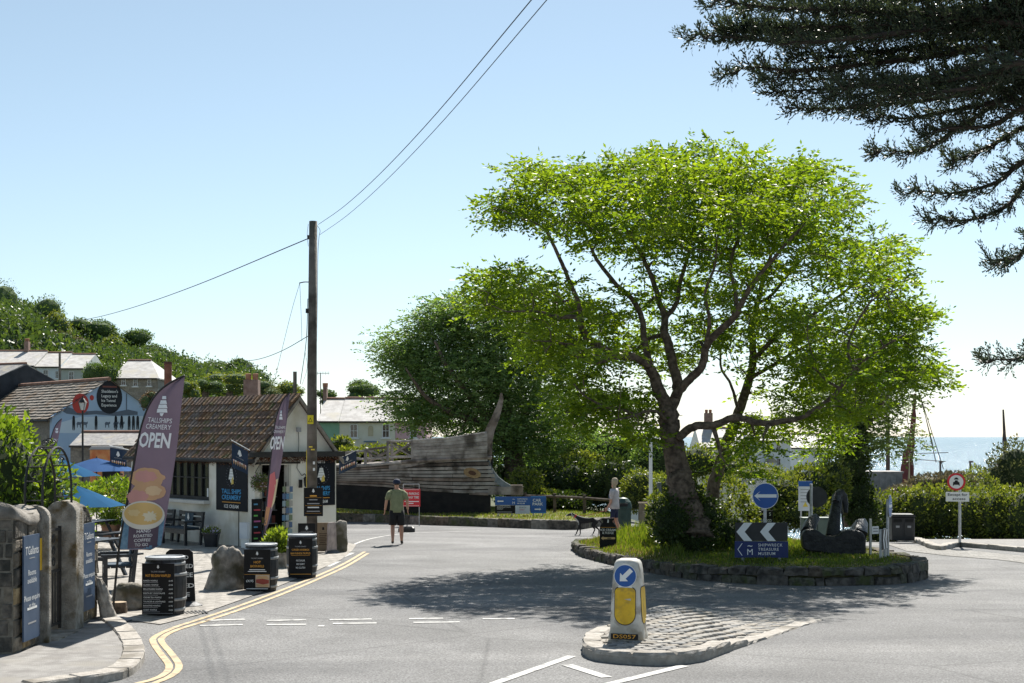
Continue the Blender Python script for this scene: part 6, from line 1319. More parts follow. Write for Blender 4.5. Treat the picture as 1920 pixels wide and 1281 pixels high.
q_ = G(764,998); t = thing('rubber_sign_base', 'black rubber sign base left standing on the road', 'sign base', (q_.x+.02, q_.y+.1, q_.z)); MB().cham((0,0,.09),(.42,.30,.18),.05).build('block', BINB, t); MB().tube([(-.04,0,.16),(-.05,0,.55)], .018, 6).build('stub_post', BINB, t); MB().cham((-.27,.02,.07),(.10,.28,.14),.03).build('foot', BINB, t)
# ---------------------------------------------------------------- green bin, planter with flag mast, fence
q_ = G(1166,1001); t = thing('litter_bin', 'green domed litter bin behind the woman', 'litter bin', (q_.x+.05, q_.y+.2, q_.z)); GRB = mat('bin_green', (0.02,0.05,0.042), (0.035,0.07,0.06), .5, 6); hb_ = 68*q_.y/F
MB().lathe([(.26,0),(.26,hb_*.68),(.29,hb_*.69),(.29,hb_*.73),(.25,hb_*.87),(.15,hb_*.97),(.02,hb_)], n=20).build('body', GRB, t, smooth=False); MB().box((0,-.27,hb_*.80),(.26,.04,.10)).build('slot', BLACK, t); MB().lathe([(.285,hb_*.08),(.285,hb_*.11)], n=20).build('band', GRB, t)
q_ = Gd(1218, 46.0); q_.z += .08; t = thing('wooden_planter', 'slatted wooden planter holding a white flag mast', 'planter', q_, R(-4)); pw_ = 38*46/F; ph_ = H-(944-HY)/F*46-q_.z
SLT = mat('planter_wood', (0.25,0.20,0.145), (0.36,0.30,0.225), .85, 5, bump=.4, bscale=20)
for sx in (-1,1):
    for k in range(9): MB().box((-pw_/2+pw_*(k+.5)/9, sx*pw_*.42, ph_/2),(pw_/9-.008,.03,ph_)).build('slat', SLT, t)
    for k in range(7): MB().box((sx*pw_/2, -pw_*.38+pw_*.76*(k+.5)/7, ph_/2),(.03,pw_*.76/7-.008,ph_)).build('slat', SLT, t)
    MB().box((0, sx*pw_*.42, ph_+.015),(pw_+.08,.10,.03)).build('rim', SLT, t)
MB().box((0,0,ph_-.06),(pw_*.9,pw_*.7,.05)).build('soil', SOIL, t)
q2 = Gd(1220,46.0); q2.z += ph_; t = thing('flag_mast', 'white mast standing in the wooden planter', 'mast', (q2.x,q2.y,q2.z)); MB().tube([(0,0,-.05),(0,0,H-(790-HY)/F*46-q2.z)], [.065,.05], 10).build('mast', WHITE, t); MB().tube([(-.5,0,2.2),(.5,0,2.2)], .02, 6).build('yard', WHITE, t)
q_ = Gd(1236, 42.0); t = thing('grey_post', 'dark grey round street post beside the tree', 'post', q_); MB().tube([(0,0,-.1),(0,0,H-(905-HY)/F*42-q_.z)], .065, 12).build('shaft', mat('post_grey',(0.07,0.085,0.09),(0.11,0.125,0.13),.5,6), t); MB().lathe([(.072,.9),(.072,.98)], n=12).build('band', WHITE, t)
fn = thing('rail_fence', 'low dark timber rail fence along the hedge', 'fence', (0,0,0))
FW = mat('fence_wood', (0.06,0.045,0.035), (0.12,0.095,0.075), .9, 6); fp = [Gd(px, dd)+Vector((0,0,.27)) for px, dd in ((985,56),(1040,55),(1096,54),(1155,53),(1200,52.5),(1250,52))]
for p in fp: MB().box((p.x,p.y,p.z+.36),(.12,.12,.75)).build('post', FW, fn)
for a, c in zip(fp, fp[1:]): MB().tube([a+Vector((0,-.07,.62)), c+Vector((0,-.07,.62))], .055, 6).build('rail', FW, fn)
# ================================================================ VEGETATION
def wmat(c, amt=1.0): return c
def grow(name, label, limbs, clusters, leafm, barkm, n_spray, leaflet, rach, spread, twig=.010, group=None, cat='tree', sway=.12, tintf=None, leaflets=7):
    """limbs: list of (points, radii). clusters: (n,3). Each cluster is joined to the nearest existing wood by a curved twig."""
    t = thing(name, label, cat, limbs[0][0][0] if False else (0,0,0), 0, group)
    nodes = []; tubes = []
    for pts_, rr in limbs:
        sp_ = smooth_path(pts_, 6); n = len(sp_); rs = [float(np.interp(i/(n-1)*(len(rr)-1), range(len(rr)), rr)) for i in range(n)]
        j_ = [sp_[0]]+[p+Vector((random.gauss(0,1),random.gauss(0,1),random.gauss(0,1)))*rs[i+1]*.10 for i, p in enumerate(sp_[1:])]
        MB().tube(j_, rs, 12 if rr[0] > .08 else 8).build('limb' if tubes else 'trunk', barkm, t, smooth=True); tubes.append(1)
        for p, r_ in zip(j_, rs): nodes.append((p, r_))
    NP = np.array([p for p, _ in nodes]); NR = [r_ for _, r_ in nodes]
    if len(clusters):
        order = np.argsort([np.min(np.linalg.norm(NP-c, axis=1)) for c in clusters]); tw = MB()
        for k in order:
            c = clusters[k]; dd = np.linalg.norm(NP-c, axis=1)+.25*np.maximum(0, NP[:,2]-c[2]); i = int(np.argmin(dd)); a = Vector(NP[i]); e = Vector(c); L = (e-a).length
            if L < .05: continue
            q1 = a.lerp(e, .35)+Vector((random.gauss(0,sway),random.gauss(0,sway),random.gauss(0,sway)+.10))*L*.5; q2 = a.lerp(e, .7)+Vector((random.gauss(0,sway),random.gauss(0,sway),random.gauss(0,sway)+.12))*L*.4
            pth = smooth_path([a, q1, q2, e], 3); r0 = min(NR[i]*.7, twig*2.2+.010*L); rs = [r0+(twig*.45-r0)*j/(len(pth)-1) for j in range(len(pth))]
            tw.tube(pth, rs, 5, cap=False)
            NP = np.vstack([NP, np.array([tuple(p) for p in pth[2:]])]); NR += rs[2:]
        o = tw.build('twigs', barkm, t, smooth=True); o['kind'] = 'stuff'
    C = np.repeat(np.array(clusters), n_spray, axis=0); n = len(C)
    off = rng.normal(size=(n,3))*np.array([spread, spread, spread*.42]); o0 = C+off
    d = norm(off*np.array([1,1,.6])/spread+rng.normal(0,.55,(n,3))+np.array([0,0,.05])); side = norm(np.cross(d, np.array([0,0,1.0])+rng.normal(0,.25,(n,3))))
    Ps = []; Ds = []; Ts = []; ct = np.repeat(rng.random(len(clusters)), n_spray)
    for k in range(leaflets):
        f = (k//2+.6)/((leaflets+1)/2); sg = 0 if k == leaflets-1 else (1 if k % 2 else -1)
        Ps.append(o0+d*rach*(f if sg else 1.0)-np.array([0,0,1])*rach*.25*f*f); Ds.append(norm(d*.55+side*sg+np.array([0,0,-.12])+rng.normal(0,.22,(n,3))) if sg else d); Ts.append(np.clip(ct*.5+rng.random(n)*.5, 0, 1))
    Pn = np.vstack(Ps); L = leaflet*rng.uniform(.7,1.25,len(Pn))
    cr = leaf_obj('crown', Pn, np.vstack(Ds), L, L*.42, leafm, t, np.concatenate(Ts)); cr['kind'] = 'stuff'
    return t
def px_blobs(bl, d0, ddep=.9, crown=None, mult=1.0):
    out = []
    for (cx, cy, rx, ry, n) in bl:
        n = int(n*mult); q = norm(rng.normal(size=(n,3)))*(rng.random((n,1))**.36)
        dr = max(rx, ry)*d0/F*ddep
        if crown: xx = (cx+q[:,0]*rx-crown[0])/crown[1]; yy = (cy+q[:,2]*ry-crown[2])/crown[3]; dr = np.maximum(dr*.8, crown[4]*np.sqrt(np.clip(1-xx*xx-yy*yy*.7, .05, 1)))
        dep = d0+q[:,1]*dr; X = (cx+q[:,0]*rx-CX)/F*dep; Z = H-(cy+q[:,2]*ry-HY)/F*dep
        out.append(np.column_stack([X, dep, Z]))
    return np.vstack(out)
D0 = 31.0
def TP(l, d0=D0, d1=None):       # limb control points; depth runs from d0 to d1
    d1 = d0 if d1 is None else d1; return [P(x, y, d0+(d1-d0)*i/(len(l)-1)) for i, (x, y) in enumerate(l)]
pr = lambda *w: [v*D0/F/2*.64 for v in w]
MT = [(TP([(1296,1010),(1288,960),(1276,910),(1266,860),(1256,810),(1251,765)]), pr(135,96,78,66,60,60)),
 (TP([(1253,775),(1238,735),(1221,694),(1206,677),(1172,666),(1137,656),(1103,635),(1092,618),(1080,596),(1048,594),(1000,584),(950,585)], D0, D0-1.6), pr(40,37,31,27,25,23,20,18,15,11,8,4)),
 (TP([(1258,772),(1271,725),(1262,687),(1254,646),(1245,620),(1247,596),(1238,570),(1222,520),(1198,470),(1168,422),(1130,385)], D0, D0+1.2), pr(34,32,29,27,24,21,18,15,12,9,5)),
 (TP([(1266,745),(1292,711),(1316,687),(1324,649),(1347,622),(1374,598),(1391,567),(1410,535),(1450,485),(1490,440),(1530,400)], D0, D0-2.2), pr(26,25,24,22,21,19,17,14,11,8,4)),
 (TP([(1247,596),(1268,570),(1275,530),(1290,480),(1300,430),(1320,370)], D0+.6, D0+2), pr(17,15,13,11,8,4)),
 (TP([(1221,694),(1208,640),(1203,595),(1185,560),(1156,534),(1119,487),(1104,455),(1087,427),(1070,380)], D0-.3, D0+1.0), pr(22,19,17,15,13,11,9,7,4)),
 (TP([(1092,618),(1085,570),(1072,537),(1053,493),(1034,452),(1018,428),(978,409),(935,392)], D0-.8, D0-1.8), pr(15,13,12,11,9,7,5,3)),
 (TP([(1172,668),(1140,675),(1106,680),(1079,663),(1051,642),(1015,640)], D0-.4, D0-2.5), pr(14,12,10,9,7,4)),
 (TP([(1272,822),(1299,800),(1343,797),(1378,783),(1429,793),(1500,783),(1560,745),(1600,695),(1650,655),(1700,625)], D0-.2, D0-2.0), pr(26,24,22,20,18,15,13,10,7,4)),
 (TP([(1203,782),(1165,768),(1137,763),(1100,745),(1075,720)], D0-.2, D0-2.2), pr(9,8,7,6,3)),
 (TP([(1252,790),(1225,770),(1180,782),(1140,790)], D0-.2, D0-2.8), pr(9,8,6,3)),
 (TP([(1374,598),(1380,560),(1370,500),(1385,440),(1400,380),(1420,330)], D0-1.1, D0+.8), pr(14,12,10,9,7,3)),
 (TP([(1324,649),(1330,600),(1322,550),(1340,500),(1345,440)], D0-.8, D0-2.4), pr(12,11,9,7,3)),
 (TP([(1600,695),(1590,650),(1610,600),(1640,560),(1690,540)], D0-1.4, D0-.6), pr(9,8,7,5,3))]
D2 = 33.4; p2 = lambda *w: [v*D2/F/2*.60 for v in w]
MT += [(TP([(1334,985),(1340,905),(1354,862),(1367,821),(1385,773),(1405,711),(1412,673),(1409,611),(1420,570),(1432,520),(1455,450),(1480,390)], D2, D2+.8), p2(46,40,36,34,31,27,24,20,17,13,9,4)),
 (TP([(1412,677),(1440,646),(1467,618),(1500,605),(1560,565),(1610,525),(1650,480)], D2, D2-1.2), p2(17,16,14,12,9,7,3)), (TP([(1405,711),(1440,690),(1490,660),(1530,640),(1580,620),(1640,600),(1700,590)], D2, D2+1.5), p2(14,12,11,9,8,6,3)),
 (TP([(1420,570),(1450,550),(1490,500),(1540,450),(1570,400)], D2+.5, D2-.8), p2(11,10,8,6,3)), (TP([(1385,773),(1370,720),(1352,690),(1350,650),(1330,640)], D2, D2+1.6), p2(11,9,8,6,3))]
MB_ = [(1075,355,140,62,58),(1290,325,170,58,92),(1470,385,140,76,90),(1610,500,105,62,84),(1190,425,190,62,76),(1390,465,190,58,74),(985,555,105,60,58),(950,398,44,26,14),(1680,615,75,60,58),(1610,685,120,52,66),(1100,660,110,52,56),(1140,750,105,46,52),(1500,600,110,42,28),(1280,540,130,40,26),(1060,600,110,46,42),(1560,755,85,34,24),(1520,330,40,24,8),(1725,700,50,30,14),(1200,800,60,30,16),(1500,775,60,24,10),(920,535,44,34,14),(1400,855,46,46,12),(1360,640,60,30,9),(1020,660,60,40,16),(1090,800,50,28,10),(1330,400,200,70,30)]
MC = px_blobs(MB_, D0, .95, (1340,470,560,330,5.2), .92)
MC = np.vstack([MC, px_blobs([(1350,600,220,95,44),(1190,640,150,80,22),(1490,680,140,75,28),(1440,805,70,36,12),(1540,825,60,34,9),(1300,470,260,60,16)], D0+2.6, .5)])
cpy = HY+(H-MC[:,2])/MC[:,1]*F; MC = MC[~((MC[:,1] < D0-.4) & (cpy > 440) & (rng.random(len(MC)) < .68))]
LEAF_M = leafmat('acacia_leaf', (0.045,0.105,0.014), (0.20,0.28,0.03), .55, (2.05,1.9,.45))
grow('island_tree', 'spreading bright green tree with twisted trunks on the roundabout island', MT, MC, LEAF_M, BARK, 17, .115, .28, .19, .026, leaflets=9)

def bush(name, label, cat, blobs, n, L, W, m, core=None, stems=None, lump=.12, up=.25, loc=None, group=None, corek=.80, tint_hi=None):
    t = thing(name, label, cat, (0,0,0), 0, group)
    w = np.array([b_[1]*b_[2]+b_[1]*b_[3]+b_[2]*b_[3] for b_ in blobs], float); idx = rng.choice(len(blobs), n, p=w/w.sum())
    C = np.array([tuple(b_[0]) for b_ in blobs])[idx]; Rr = np.array([b_[1:4] for b_ in blobs])[idx]; q = norm(rng.normal(size=(n,3)))
    ph = q*5+C*1.3; k = 1+lump*(np.sin(ph[:,0]*1.7+ph[:,1])+np.sin(ph[:,1]*2.3+ph[:,2]*1.3)+np.sin(ph[:,2]*2.9+ph[:,0]))*.6
    pos = C+q*Rr*(k*rng.uniform(.80,1.06,n))[:,None]; keep = np.ones(n, bool)
    for b_ in blobs:
        keep &= ((((pos-np.array(tuple(b_[0])))/np.array(b_[1:4]))**2).sum(1) > .60) | False
    gz_ = np.array([g(x, y) for x, y in pos[:, :2]]); keep &= pos[:,2] > gz_-.05; pos = pos[keep]; q = q[keep]
    d = norm(q+rng.normal(0,.75,(len(pos),3))+np.array([0,0,up])); LL = L*rng.uniform(.6,1.3,len(pos))
    o = leaf_obj('crown', pos, d, LL, LL*W/L, m, t, fold=.1); o['kind'] = 'stuff'
    if core:  # solid core added inside the leaves to block light
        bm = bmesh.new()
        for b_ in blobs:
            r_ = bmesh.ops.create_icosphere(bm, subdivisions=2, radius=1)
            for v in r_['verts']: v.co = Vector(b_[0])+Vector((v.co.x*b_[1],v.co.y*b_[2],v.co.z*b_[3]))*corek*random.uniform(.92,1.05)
        me = bpy.data.meshes.new('opaque_core'); bm.to_mesh(me); bm.free(); me.materials.append(core); o2 = inst('opaque_core', me, t); o2['kind'] = 'stuff'
    for s_ in (stems or []): MB().tube(s_[0], s_[1], 8).build('trunk', BARK, t, smooth=True)
    return t
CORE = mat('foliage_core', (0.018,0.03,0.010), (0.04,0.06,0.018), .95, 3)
L_ASH = leafmat('ash_leaf', (0.055,0.115,0.04), (0.23,0.31,0.11), .42, (1.6,1.7,.7)); L_HEDGE = leafmat('hedge_leaf', (0.05,0.085,0.014), (0.20,0.23,0.05), .38, (1.8,1.7,.6)); L_DARK = leafmat('dark_leaf', (0.016,0.035,0.010), (0.06,0.095,0.024), .3); L_LAUREL = leafmat('laurel_leaf', (0.055,0.11,0.015), (0.22,0.30,0.04), .35, (1.7,1.7,.5)); L_OLIVE = leafmat('olive_leaf', (0.06,0.075,0.03), (0.15,0.16,0.075), .3, (1.4,1.4,.8))
def pb(px, py, d, rx, ry, rz=None): u = d/F; return (P(px, py, d), rx*u, (rz or rx)*u*.9, ry*u)
# ivy and shrubs around the island trunks
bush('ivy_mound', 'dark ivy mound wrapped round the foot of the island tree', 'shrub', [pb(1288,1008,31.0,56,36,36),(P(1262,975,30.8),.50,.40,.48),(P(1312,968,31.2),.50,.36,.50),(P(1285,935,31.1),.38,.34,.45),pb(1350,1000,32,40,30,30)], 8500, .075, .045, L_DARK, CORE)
bush('leafy_sapling', 'bright leafy saplings sprouting behind the island trunk', 'shrub', [pb(1355,930,34.2,44,34),pb(1385,965,34.2,36,30),pb(1345,985,33.6,36,26)], 3600, .10, .05, L_HEDGE, None)
bush('leafy_sapling', 'thin bright sapling growing against the left of the trunk', 'shrub', [pb(1230,960,33.4,18,34),pb(1238,1000,32.5,22,22)], 1100, .09, .045, L_HEDGE, None)
bush('leafy_sapling', 'light green sprigs hanging in front of the welcome board', 'shrub', [pb(1392,920,38.0,26,26),pb(1378,860,37.5,22,36)], 420, .09, .04, L_HEDGE, None)
# ash tree behind the boat
DA = 63.0; AB = [(832,612,58,40,30),(905,605,85,52,52),(965,665,105,62,70),(785,680,60,52,42),(870,715,118,66,84),(990,755,88,66,56),(800,760,70,42,36),(925,800,105,52,56),(1040,830,60,44,26),(745,655,26,32,12),(842,578,32,22,9),(1010,620,50,50,22),(880,860,60,26,16)]
AC = px_blobs(AB, DA, 1.0)
pa = lambda *w: [v*DA/F/2 for v in w]
AL = [(TP([(968,935),(965,880),(955,820),(945,760),(930,700),(915,640),(905,590)], DA), pa(44,38,32,26,18,11,4)),(TP([(958,840),(920,790),(880,740),(840,690),(815,640)], DA, DA-2), pa(22,18,14,9,4)),(TP([(950,800),(900,790),(850,775),(800,745),(760,690)], DA, DA-2.5), pa(18,15,12,8,3)),(TP([(955,810),(990,770),(1010,720),(1020,660)], DA, DA+2), pa(18,14,10,4)),(TP([(946,770),(900,700),(870,650),(850,600)], DA, DA+2), pa(15,12,8,3))]
grow('ash_tree', 'dense dark green ash tree behind the beached boat', AL, AC, L_ASH, BARK, 36, .15, .38, .50, .016, leaflets=7)
# ivy-clad tree at the right of the island tree
DI = 50.0; pi_ = lambda *w: [v*DI/F/2 for v in w]
IC = px_blobs([(1640,745,62,42,26),(1590,790,52,48,22),(1680,690,50,40,16),(1560,735,40,34,10),(1650,820,50,36,16),(1625,660,50,36,12)], DI, 1.0)
grow('willowy_tree', 'loose pale leaved tree with ivy covered trunk right of the island', [(TP([(1602,985),(1600,900),(1597,820),(1605,760),(1625,700)], DI), pi_(38,32,26,18,6)),(TP([(1598,830),(1640,780),(1670,730)], DI, DI-1), pi_(14,9,3)),(TP([(1600,800),(1570,760),(1555,735)], DI, DI+1), pi_(12,8,3))], IC, leafmat('willow_leaf', (0.05,0.09,0.025), (0.15,0.20,0.06), .42, (1.7,1.7,.7)), BARK, 24, .14, .34, .55, .012)
bush('ivy_column', 'thick dark ivy climbing the trunk behind the anchor', 'ivy', [pb(1603,930,49.6,36,40,30),pb(1600,870,49.6,33,44,28),pb(1598,815,49.6,27,34,24),pb(1620,965,49.4,34,28,28),pb(1596,775,49.7,18,26,18)], 7000, .11, .07, L_DARK, CORE)
# hedges and bushes
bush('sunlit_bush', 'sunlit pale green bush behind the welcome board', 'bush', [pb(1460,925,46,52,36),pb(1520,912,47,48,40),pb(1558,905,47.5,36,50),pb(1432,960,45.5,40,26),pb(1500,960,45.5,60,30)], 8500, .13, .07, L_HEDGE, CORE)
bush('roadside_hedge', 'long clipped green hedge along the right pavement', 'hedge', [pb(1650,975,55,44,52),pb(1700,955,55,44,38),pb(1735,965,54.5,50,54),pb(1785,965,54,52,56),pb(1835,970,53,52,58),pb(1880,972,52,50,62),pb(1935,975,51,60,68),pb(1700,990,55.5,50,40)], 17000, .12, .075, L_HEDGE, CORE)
bush('coastal_shrub', 'tall grey-green shrub above the hedge at the right edge', 'shrub', [pb(1905,880,60,48,52),pb(1870,905,60,34,40),pb(1945,900,60,50,60)], 4200, .16, .07, L_OLIVE, CORE)
bush('coastal_shrub', 'small bright sprig shrub rising beside the access sign', 'shrub', [pb(1832,905,58,24,30),pb(1850,920,58,26,26)], 1300, .13, .06, L_HEDGE, None)
bush('verge_bush', 'mixed dark bush behind the rail fence', 'bush', [pb(1010,915,60,50,36),pb(1070,905,59.5,48,44),pb(1120,915,59,42,40),pb(1040,940,58,70,20),pb(1150,900,58.5,34,46)], 9500, .15, .085, L_DARK, CORE)
bush('verge_bush', 'sunlit yellow-green bush beside the car park board', 'bush', [pb(985,905,57.5,34,28),pb(1090,880,60.5,44,34),pb(1000,930,57,34,16)], 3600, .14, .08, L_HEDGE, None)
bush('verge_bush', 'rounded light green bush behind the wooden planter', 'bush', [pb(1205,915,52,38,36),pb(1190,935,52,34,26),pb(1255,925,50,40,38)], 5200, .11, .045, L_HEDGE, CORE)
bush('verge_bush', 'shadowed bush filling the gap left of the island tree', 'bush', [pb(1160,850,62,60,40),pb(1230,860,60,46,50),pb(1100,840,64,50,36)], 6200, .17, .08, L_ASH, CORE)
bush('harbour_shrub', 'sunlit shrubs screening the harbour houses under the boughs', 'bush', [pb(1305,868,74,46,34),pb(1362,880,74,44,26),pb(1425,892,72,52,20),pb(1255,870,74,40,34)], 5200, .16, .08, L_HEDGE, CORE)
bush('garden_creeper', 'sunlit yellow-green creeper behind the boat railing', 'bush', [pb(655,862,64,34,22),pb(705,855,65,40,20),pb(755,850,66,34,22),pb(640,835,66,22,16)], 4200, .15, .08, L_HEDGE, CORE)
bush('laurel_bush', 'glossy bright green laurel behind the garden wall', 'bush', [(Vector((-7.35,20.3,2.05)),.75,.7,.85),(Vector((-6.85,20.6,1.75)),.45,.5,.75),(Vector((-7.7,20.6,2.5)),.65,.6,.55),(Vector((-6.95,20.9,1.2)),.55,.5,.6),(Vector((-7.2,20.2,1.3)),.7,.6,.8),(Vector((-6.5,21.0,1.3)),.25,.3,.4)], 8500, .115, .05, L_LAUREL, CORE)
bush('patio_shrub', 'bright leafy shrub between the blue parasols', 'shrub', [pb(205,925,36,34,26),pb(160,935,35,34,28),pb(225,915,38,20,20)], 2600, .11, .05, L_LAUREL, None)
bush('patio_shrub', 'spiky pale shrub beside the tall flag', 'shrub', [pb(232,940,37,14,20)], 500, .25, .02, L_HEDGE, None, up=.8)
bush('backing_shrub', 'deep green shrubs closing the view behind the ash trunk', 'bush', [pb(945,900,64,60,36),pb(1000,872,68,70,46),pb(1085,852,69,66,46),pb(900,905,62,40,26)], 7000, .17, .09, L_ASH, CORE)
# ---------------------------------------------------------------- cypress reaching in from the right
DC = 15.0
cy = thing('cypress_tree', 'dark cypress branches reaching in from the upper right', 'tree', (0,0,0))
tr0 = Vector((8.4, 16.5, 0)); CBARK = mat('cypress_bark', (0.03,0.022,0.018), (0.07,0.055,0.045), .95, 12, bump=.6, bscale=25)
MB().tube([tr0+Vector((0,0,-.2)), tr0+Vector((-.1,0,3)), tr0+Vector((.1,0,7)), tr0+Vector((0,0,12))], [.45,.38,.30,.12], 14).build('trunk', CBARK, cy, smooth=True)
br = [([(1920,30),(1700,60),(1500,80),(1400,72),(1308,65)],14.2),([(1920,90),(1700,112),(1500,132),(1420,126),(1364,133)],14.6),([(1920,140),(1720,150),(1560,166),(1452,172)],15),([(1920,170),(1720,190),(1580,203),(1488,202)],15.3),([(1920,50),(1650,22),(1450,14),(1345,0)],14),
      ([(1940,150),(1860,200),(1780,252),(1720,282),(1648,283)],15.6),([(1940,300),(1870,342),(1790,362),(1716,357)],15.8),([(1950,330),(1890,385),(1820,412),(1750,411)],15.6),([(1930,190),(1800,205),(1700,222),(1655,216)],15.1),([(1960,440),(1910,480),(1872,488)],15.4),([(1970,650),(1910,672),(1860,675)],15.2),
      ([(1940,240),(1880,262),(1820,290),(1790,300)],15.9),([(1930,100),(1780,140),(1640,175),(1560,180)],14.4),([(1930,0),(1760,-20),(1560,-20),(1420,-10)],14.3),([(1950,200),(1860,235),(1780,240),(1740,250)],14.6),([(1930,60),(1760,80),(1600,105),(1480,110)],15.4),([(1930,130),(1850,160),(1700,180),(1610,196)],14.2)]
env = [(-30,1380),(0,1350),(66,1312),(134,1370),(172,1455),(202,1490),(240,1660)]
for k in range(15):
    y0_ = random.uniform(-30,215); yt = y0_+random.uniform(-10,22); xt = np.interp(yt, [e[0] for e in env], [e[1] for e in env])+random.uniform(25,240)
    br.append(([(1940,y0_-25),(1860,y0_-12),((1860+xt)/2,(y0_+yt)/2+random.uniform(-6,6)),(xt,yt)], random.uniform(13.8,16.2)))
pts_all = []; dir_all = []; tw = MB()
for path, d_ in br:
    # each branch leaves the trunk outside the frame and is carried along its own depth
    pp = [P(x, y, d_+.25*math.sin(i*1.7+d_*9)) for i, (x, y) in enumerate(path)]; root = tr0.copy(); root.z = max(2.2, pp[0].z-.9); pp = smooth_path([root, root.lerp(pp[0], .6)+Vector((0,0,.1))]+pp, 7)
    n = len(pp); MB().tube(pp, [.05*(1-i/(n-1))**1.1+.005 for i in range(n)], 7).build('branch', CBARK, cy, smooth=True)
    subs = [(resample(pp, .04), 1.0)]
    base_ = resample(pp, .19); mb = len(base_)
    for i, p in enumerate(base_):
        if p.x > 7.2 or i < 3: continue
        fr = i/mb; t_ = (base_[min(i+1,mb-1)]-base_[max(i-1,0)]).normalized()
        for q in range(2):
            L2 = (.20+.42*(1-fr))*random.uniform(.6,1.1); dv = (t_+Vector((0,random.choice((-1,1))*random.uniform(.3,.9),random.gauss(.05,.30)))).normalized()
            e = p+dv*L2; m2 = p.lerp(e, .5)+Vector((0,0,-.04)); sp2 = smooth_path([p, m2, e+Vector((0,0,.05))], 4); tw.tube(sp2, [.012-.009*k/(len(sp2)-1) for k in range(len(sp2))], 4, cap=False); subs.append((resample(sp2, .04), .55))
    for S_, ks in subs:
      m_ = len(S_)
      for i, p in enumerate(S_):
        if p.x > 7.0: continue
        fr = i/m_; t_ = (S_[min(i+1,m_-1)]-S_[max(i-1,0)]).normalized(); Ls = (.07+.15*(1-fr))*random.uniform(.5,1.2)*(ks+.25)
        for q in range(3):
            dv = (t_*.9+Vector((random.gauss(0,.45),random.gauss(0,.5),random.gauss(.10,.45)))).normalized(); e = p+dv*Ls; k = max(3, int(Ls/.020))
            for j in range(k):
                f = (j+random.random())/k; pts_all.append(p.lerp(e, f)); dir_all.append((dv*1.6+Vector((random.gauss(0,.45),random.gauss(0,.45),random.gauss(.15,.45)))).normalized())
o = tw.build('twigs', CBARK, cy); o['kind'] = 'stuff'
pa_ = np.array([tuple(p) for p in pts_all]); da_ = np.array([tuple(p) for p in dir_all])
o = leaf_obj('needles', pa_, da_, rng.uniform(.025,.055,len(pa_)), .015, leafmat('cypress_needle', (0.018,0.034,0.022), (0.075,0.095,0.055), .25, (1.3,1.3,.8)), cy); o['kind'] = 'stuff'
# ---------------------------------------------------------------- hillside trees
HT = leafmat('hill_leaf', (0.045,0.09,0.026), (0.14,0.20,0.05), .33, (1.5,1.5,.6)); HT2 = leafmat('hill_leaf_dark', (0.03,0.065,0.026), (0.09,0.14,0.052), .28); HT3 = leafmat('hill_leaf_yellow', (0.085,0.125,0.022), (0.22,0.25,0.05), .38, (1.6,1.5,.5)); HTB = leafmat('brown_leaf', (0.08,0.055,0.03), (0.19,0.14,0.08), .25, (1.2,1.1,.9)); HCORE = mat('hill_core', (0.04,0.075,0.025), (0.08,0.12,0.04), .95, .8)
def htree(label, px, py, d, rx, ry, m, n=2200, name='hillside_tree', lobes=9):
    u = d/F; bl = []
    for k in range(lobes):
        a = random.uniform(0,6.28); r_ = math.sqrt(random.random())*.62; bl.append((P(px+rx*r_*math.cos(a), py+ry*.62*math.sin(a)*random.random()**.5, d+random.uniform(-.5,.5)*rx*u), rx*u*random.uniform(.36,.55), rx*u*.45, ry*u*random.uniform(.36,.55)))
    b0 = P(px, py+ry*.6, d); gz_ = g(b0.x, b0.y); L = d*1.7/1422; n = n*2
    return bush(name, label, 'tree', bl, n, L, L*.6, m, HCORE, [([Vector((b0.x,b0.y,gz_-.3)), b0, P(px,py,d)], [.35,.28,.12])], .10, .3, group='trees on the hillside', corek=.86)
for lab, px, py, d, rx, ry, m, n in (('huge dark tree cut by the left picture edge',15,620,190,80,85,HT2,4200),('tall mid green tree near the left edge of the hill',75,610,192,55,58,HT,3000),('pale green tree right of the tallest hillside trees',105,625,188,38,40,HT3,2200),('bare brown tree below the tall hillside trees',120,650,182,52,28,HTB,1800),('rounded green bush-like tree above the mural warehouse',187,695,118,40,50,HT,3000),
    ('light green tree at the middle of the hillside',208,650,190,28,26,HT3,1600),('dark tree behind the stone house',272,680,186,42,38,HT2,2600),('dark spreading tree on the hill shoulder',165,625,200,60,32,HT2,2600),('mid green tree just below the hill crest',235,640,210,50,28,HT,2200),('dark crest tree above the stone house',300,665,215,46,22,HT2,2000),('low dark tree along the falling ridge',350,690,225,44,20,HT2,1800),('low hedge-like tree on the ridge end',400,695,225,46,18,HT2,1800),('round windswept tree on the headland tip',448,690,225,30,22,HT2,1800),
    ('small dark tree on the headland slope',480,712,215,26,18,HT2,1000),('yellow-green bush behind the shop roof',430,720,115,60,24,HT3,2400),('bright green bush behind the shop ridge',385,728,110,40,18,HT,1600),('grey-green tree behind the brick chimney',495,738,105,38,24,L_OLIVE,1600),('pale bush left of the cottages',540,735,112,36,18,HT3,1400),('leafy tree above the cottage roofs',672,735,125,42,24,HT,2000),('dark tree at the cottage chimney end',610,745,130,24,16,HT2,900),('green bush against the rusty chimney pipe',352,735,80,30,22,HT3,1300),('red-tinged garden shrub beside the mural gable',285,755,84,22,26,HTB,1000),('dark clump below the terrace houses on the hill',60,705,176,70,26,HT2,1800)):
    htree(lab, px, py, d, rx, ry, m, n)
n_ = 45000; ang = rng.uniform(0, 620, n_); dd_ = rng.uniform(150, 262, n_); X_ = (ang-CX)/F*dd_; Zs = np.array([g(x, y) for x, y in zip(X_, dd_)]); k_ = Zs > -3
pp_ = np.column_stack([X_, dd_, Zs+rng.uniform(0,1.6,n_)*(1+np.sin(X_*.31)*np.sin(dd_*.23))])[k_]
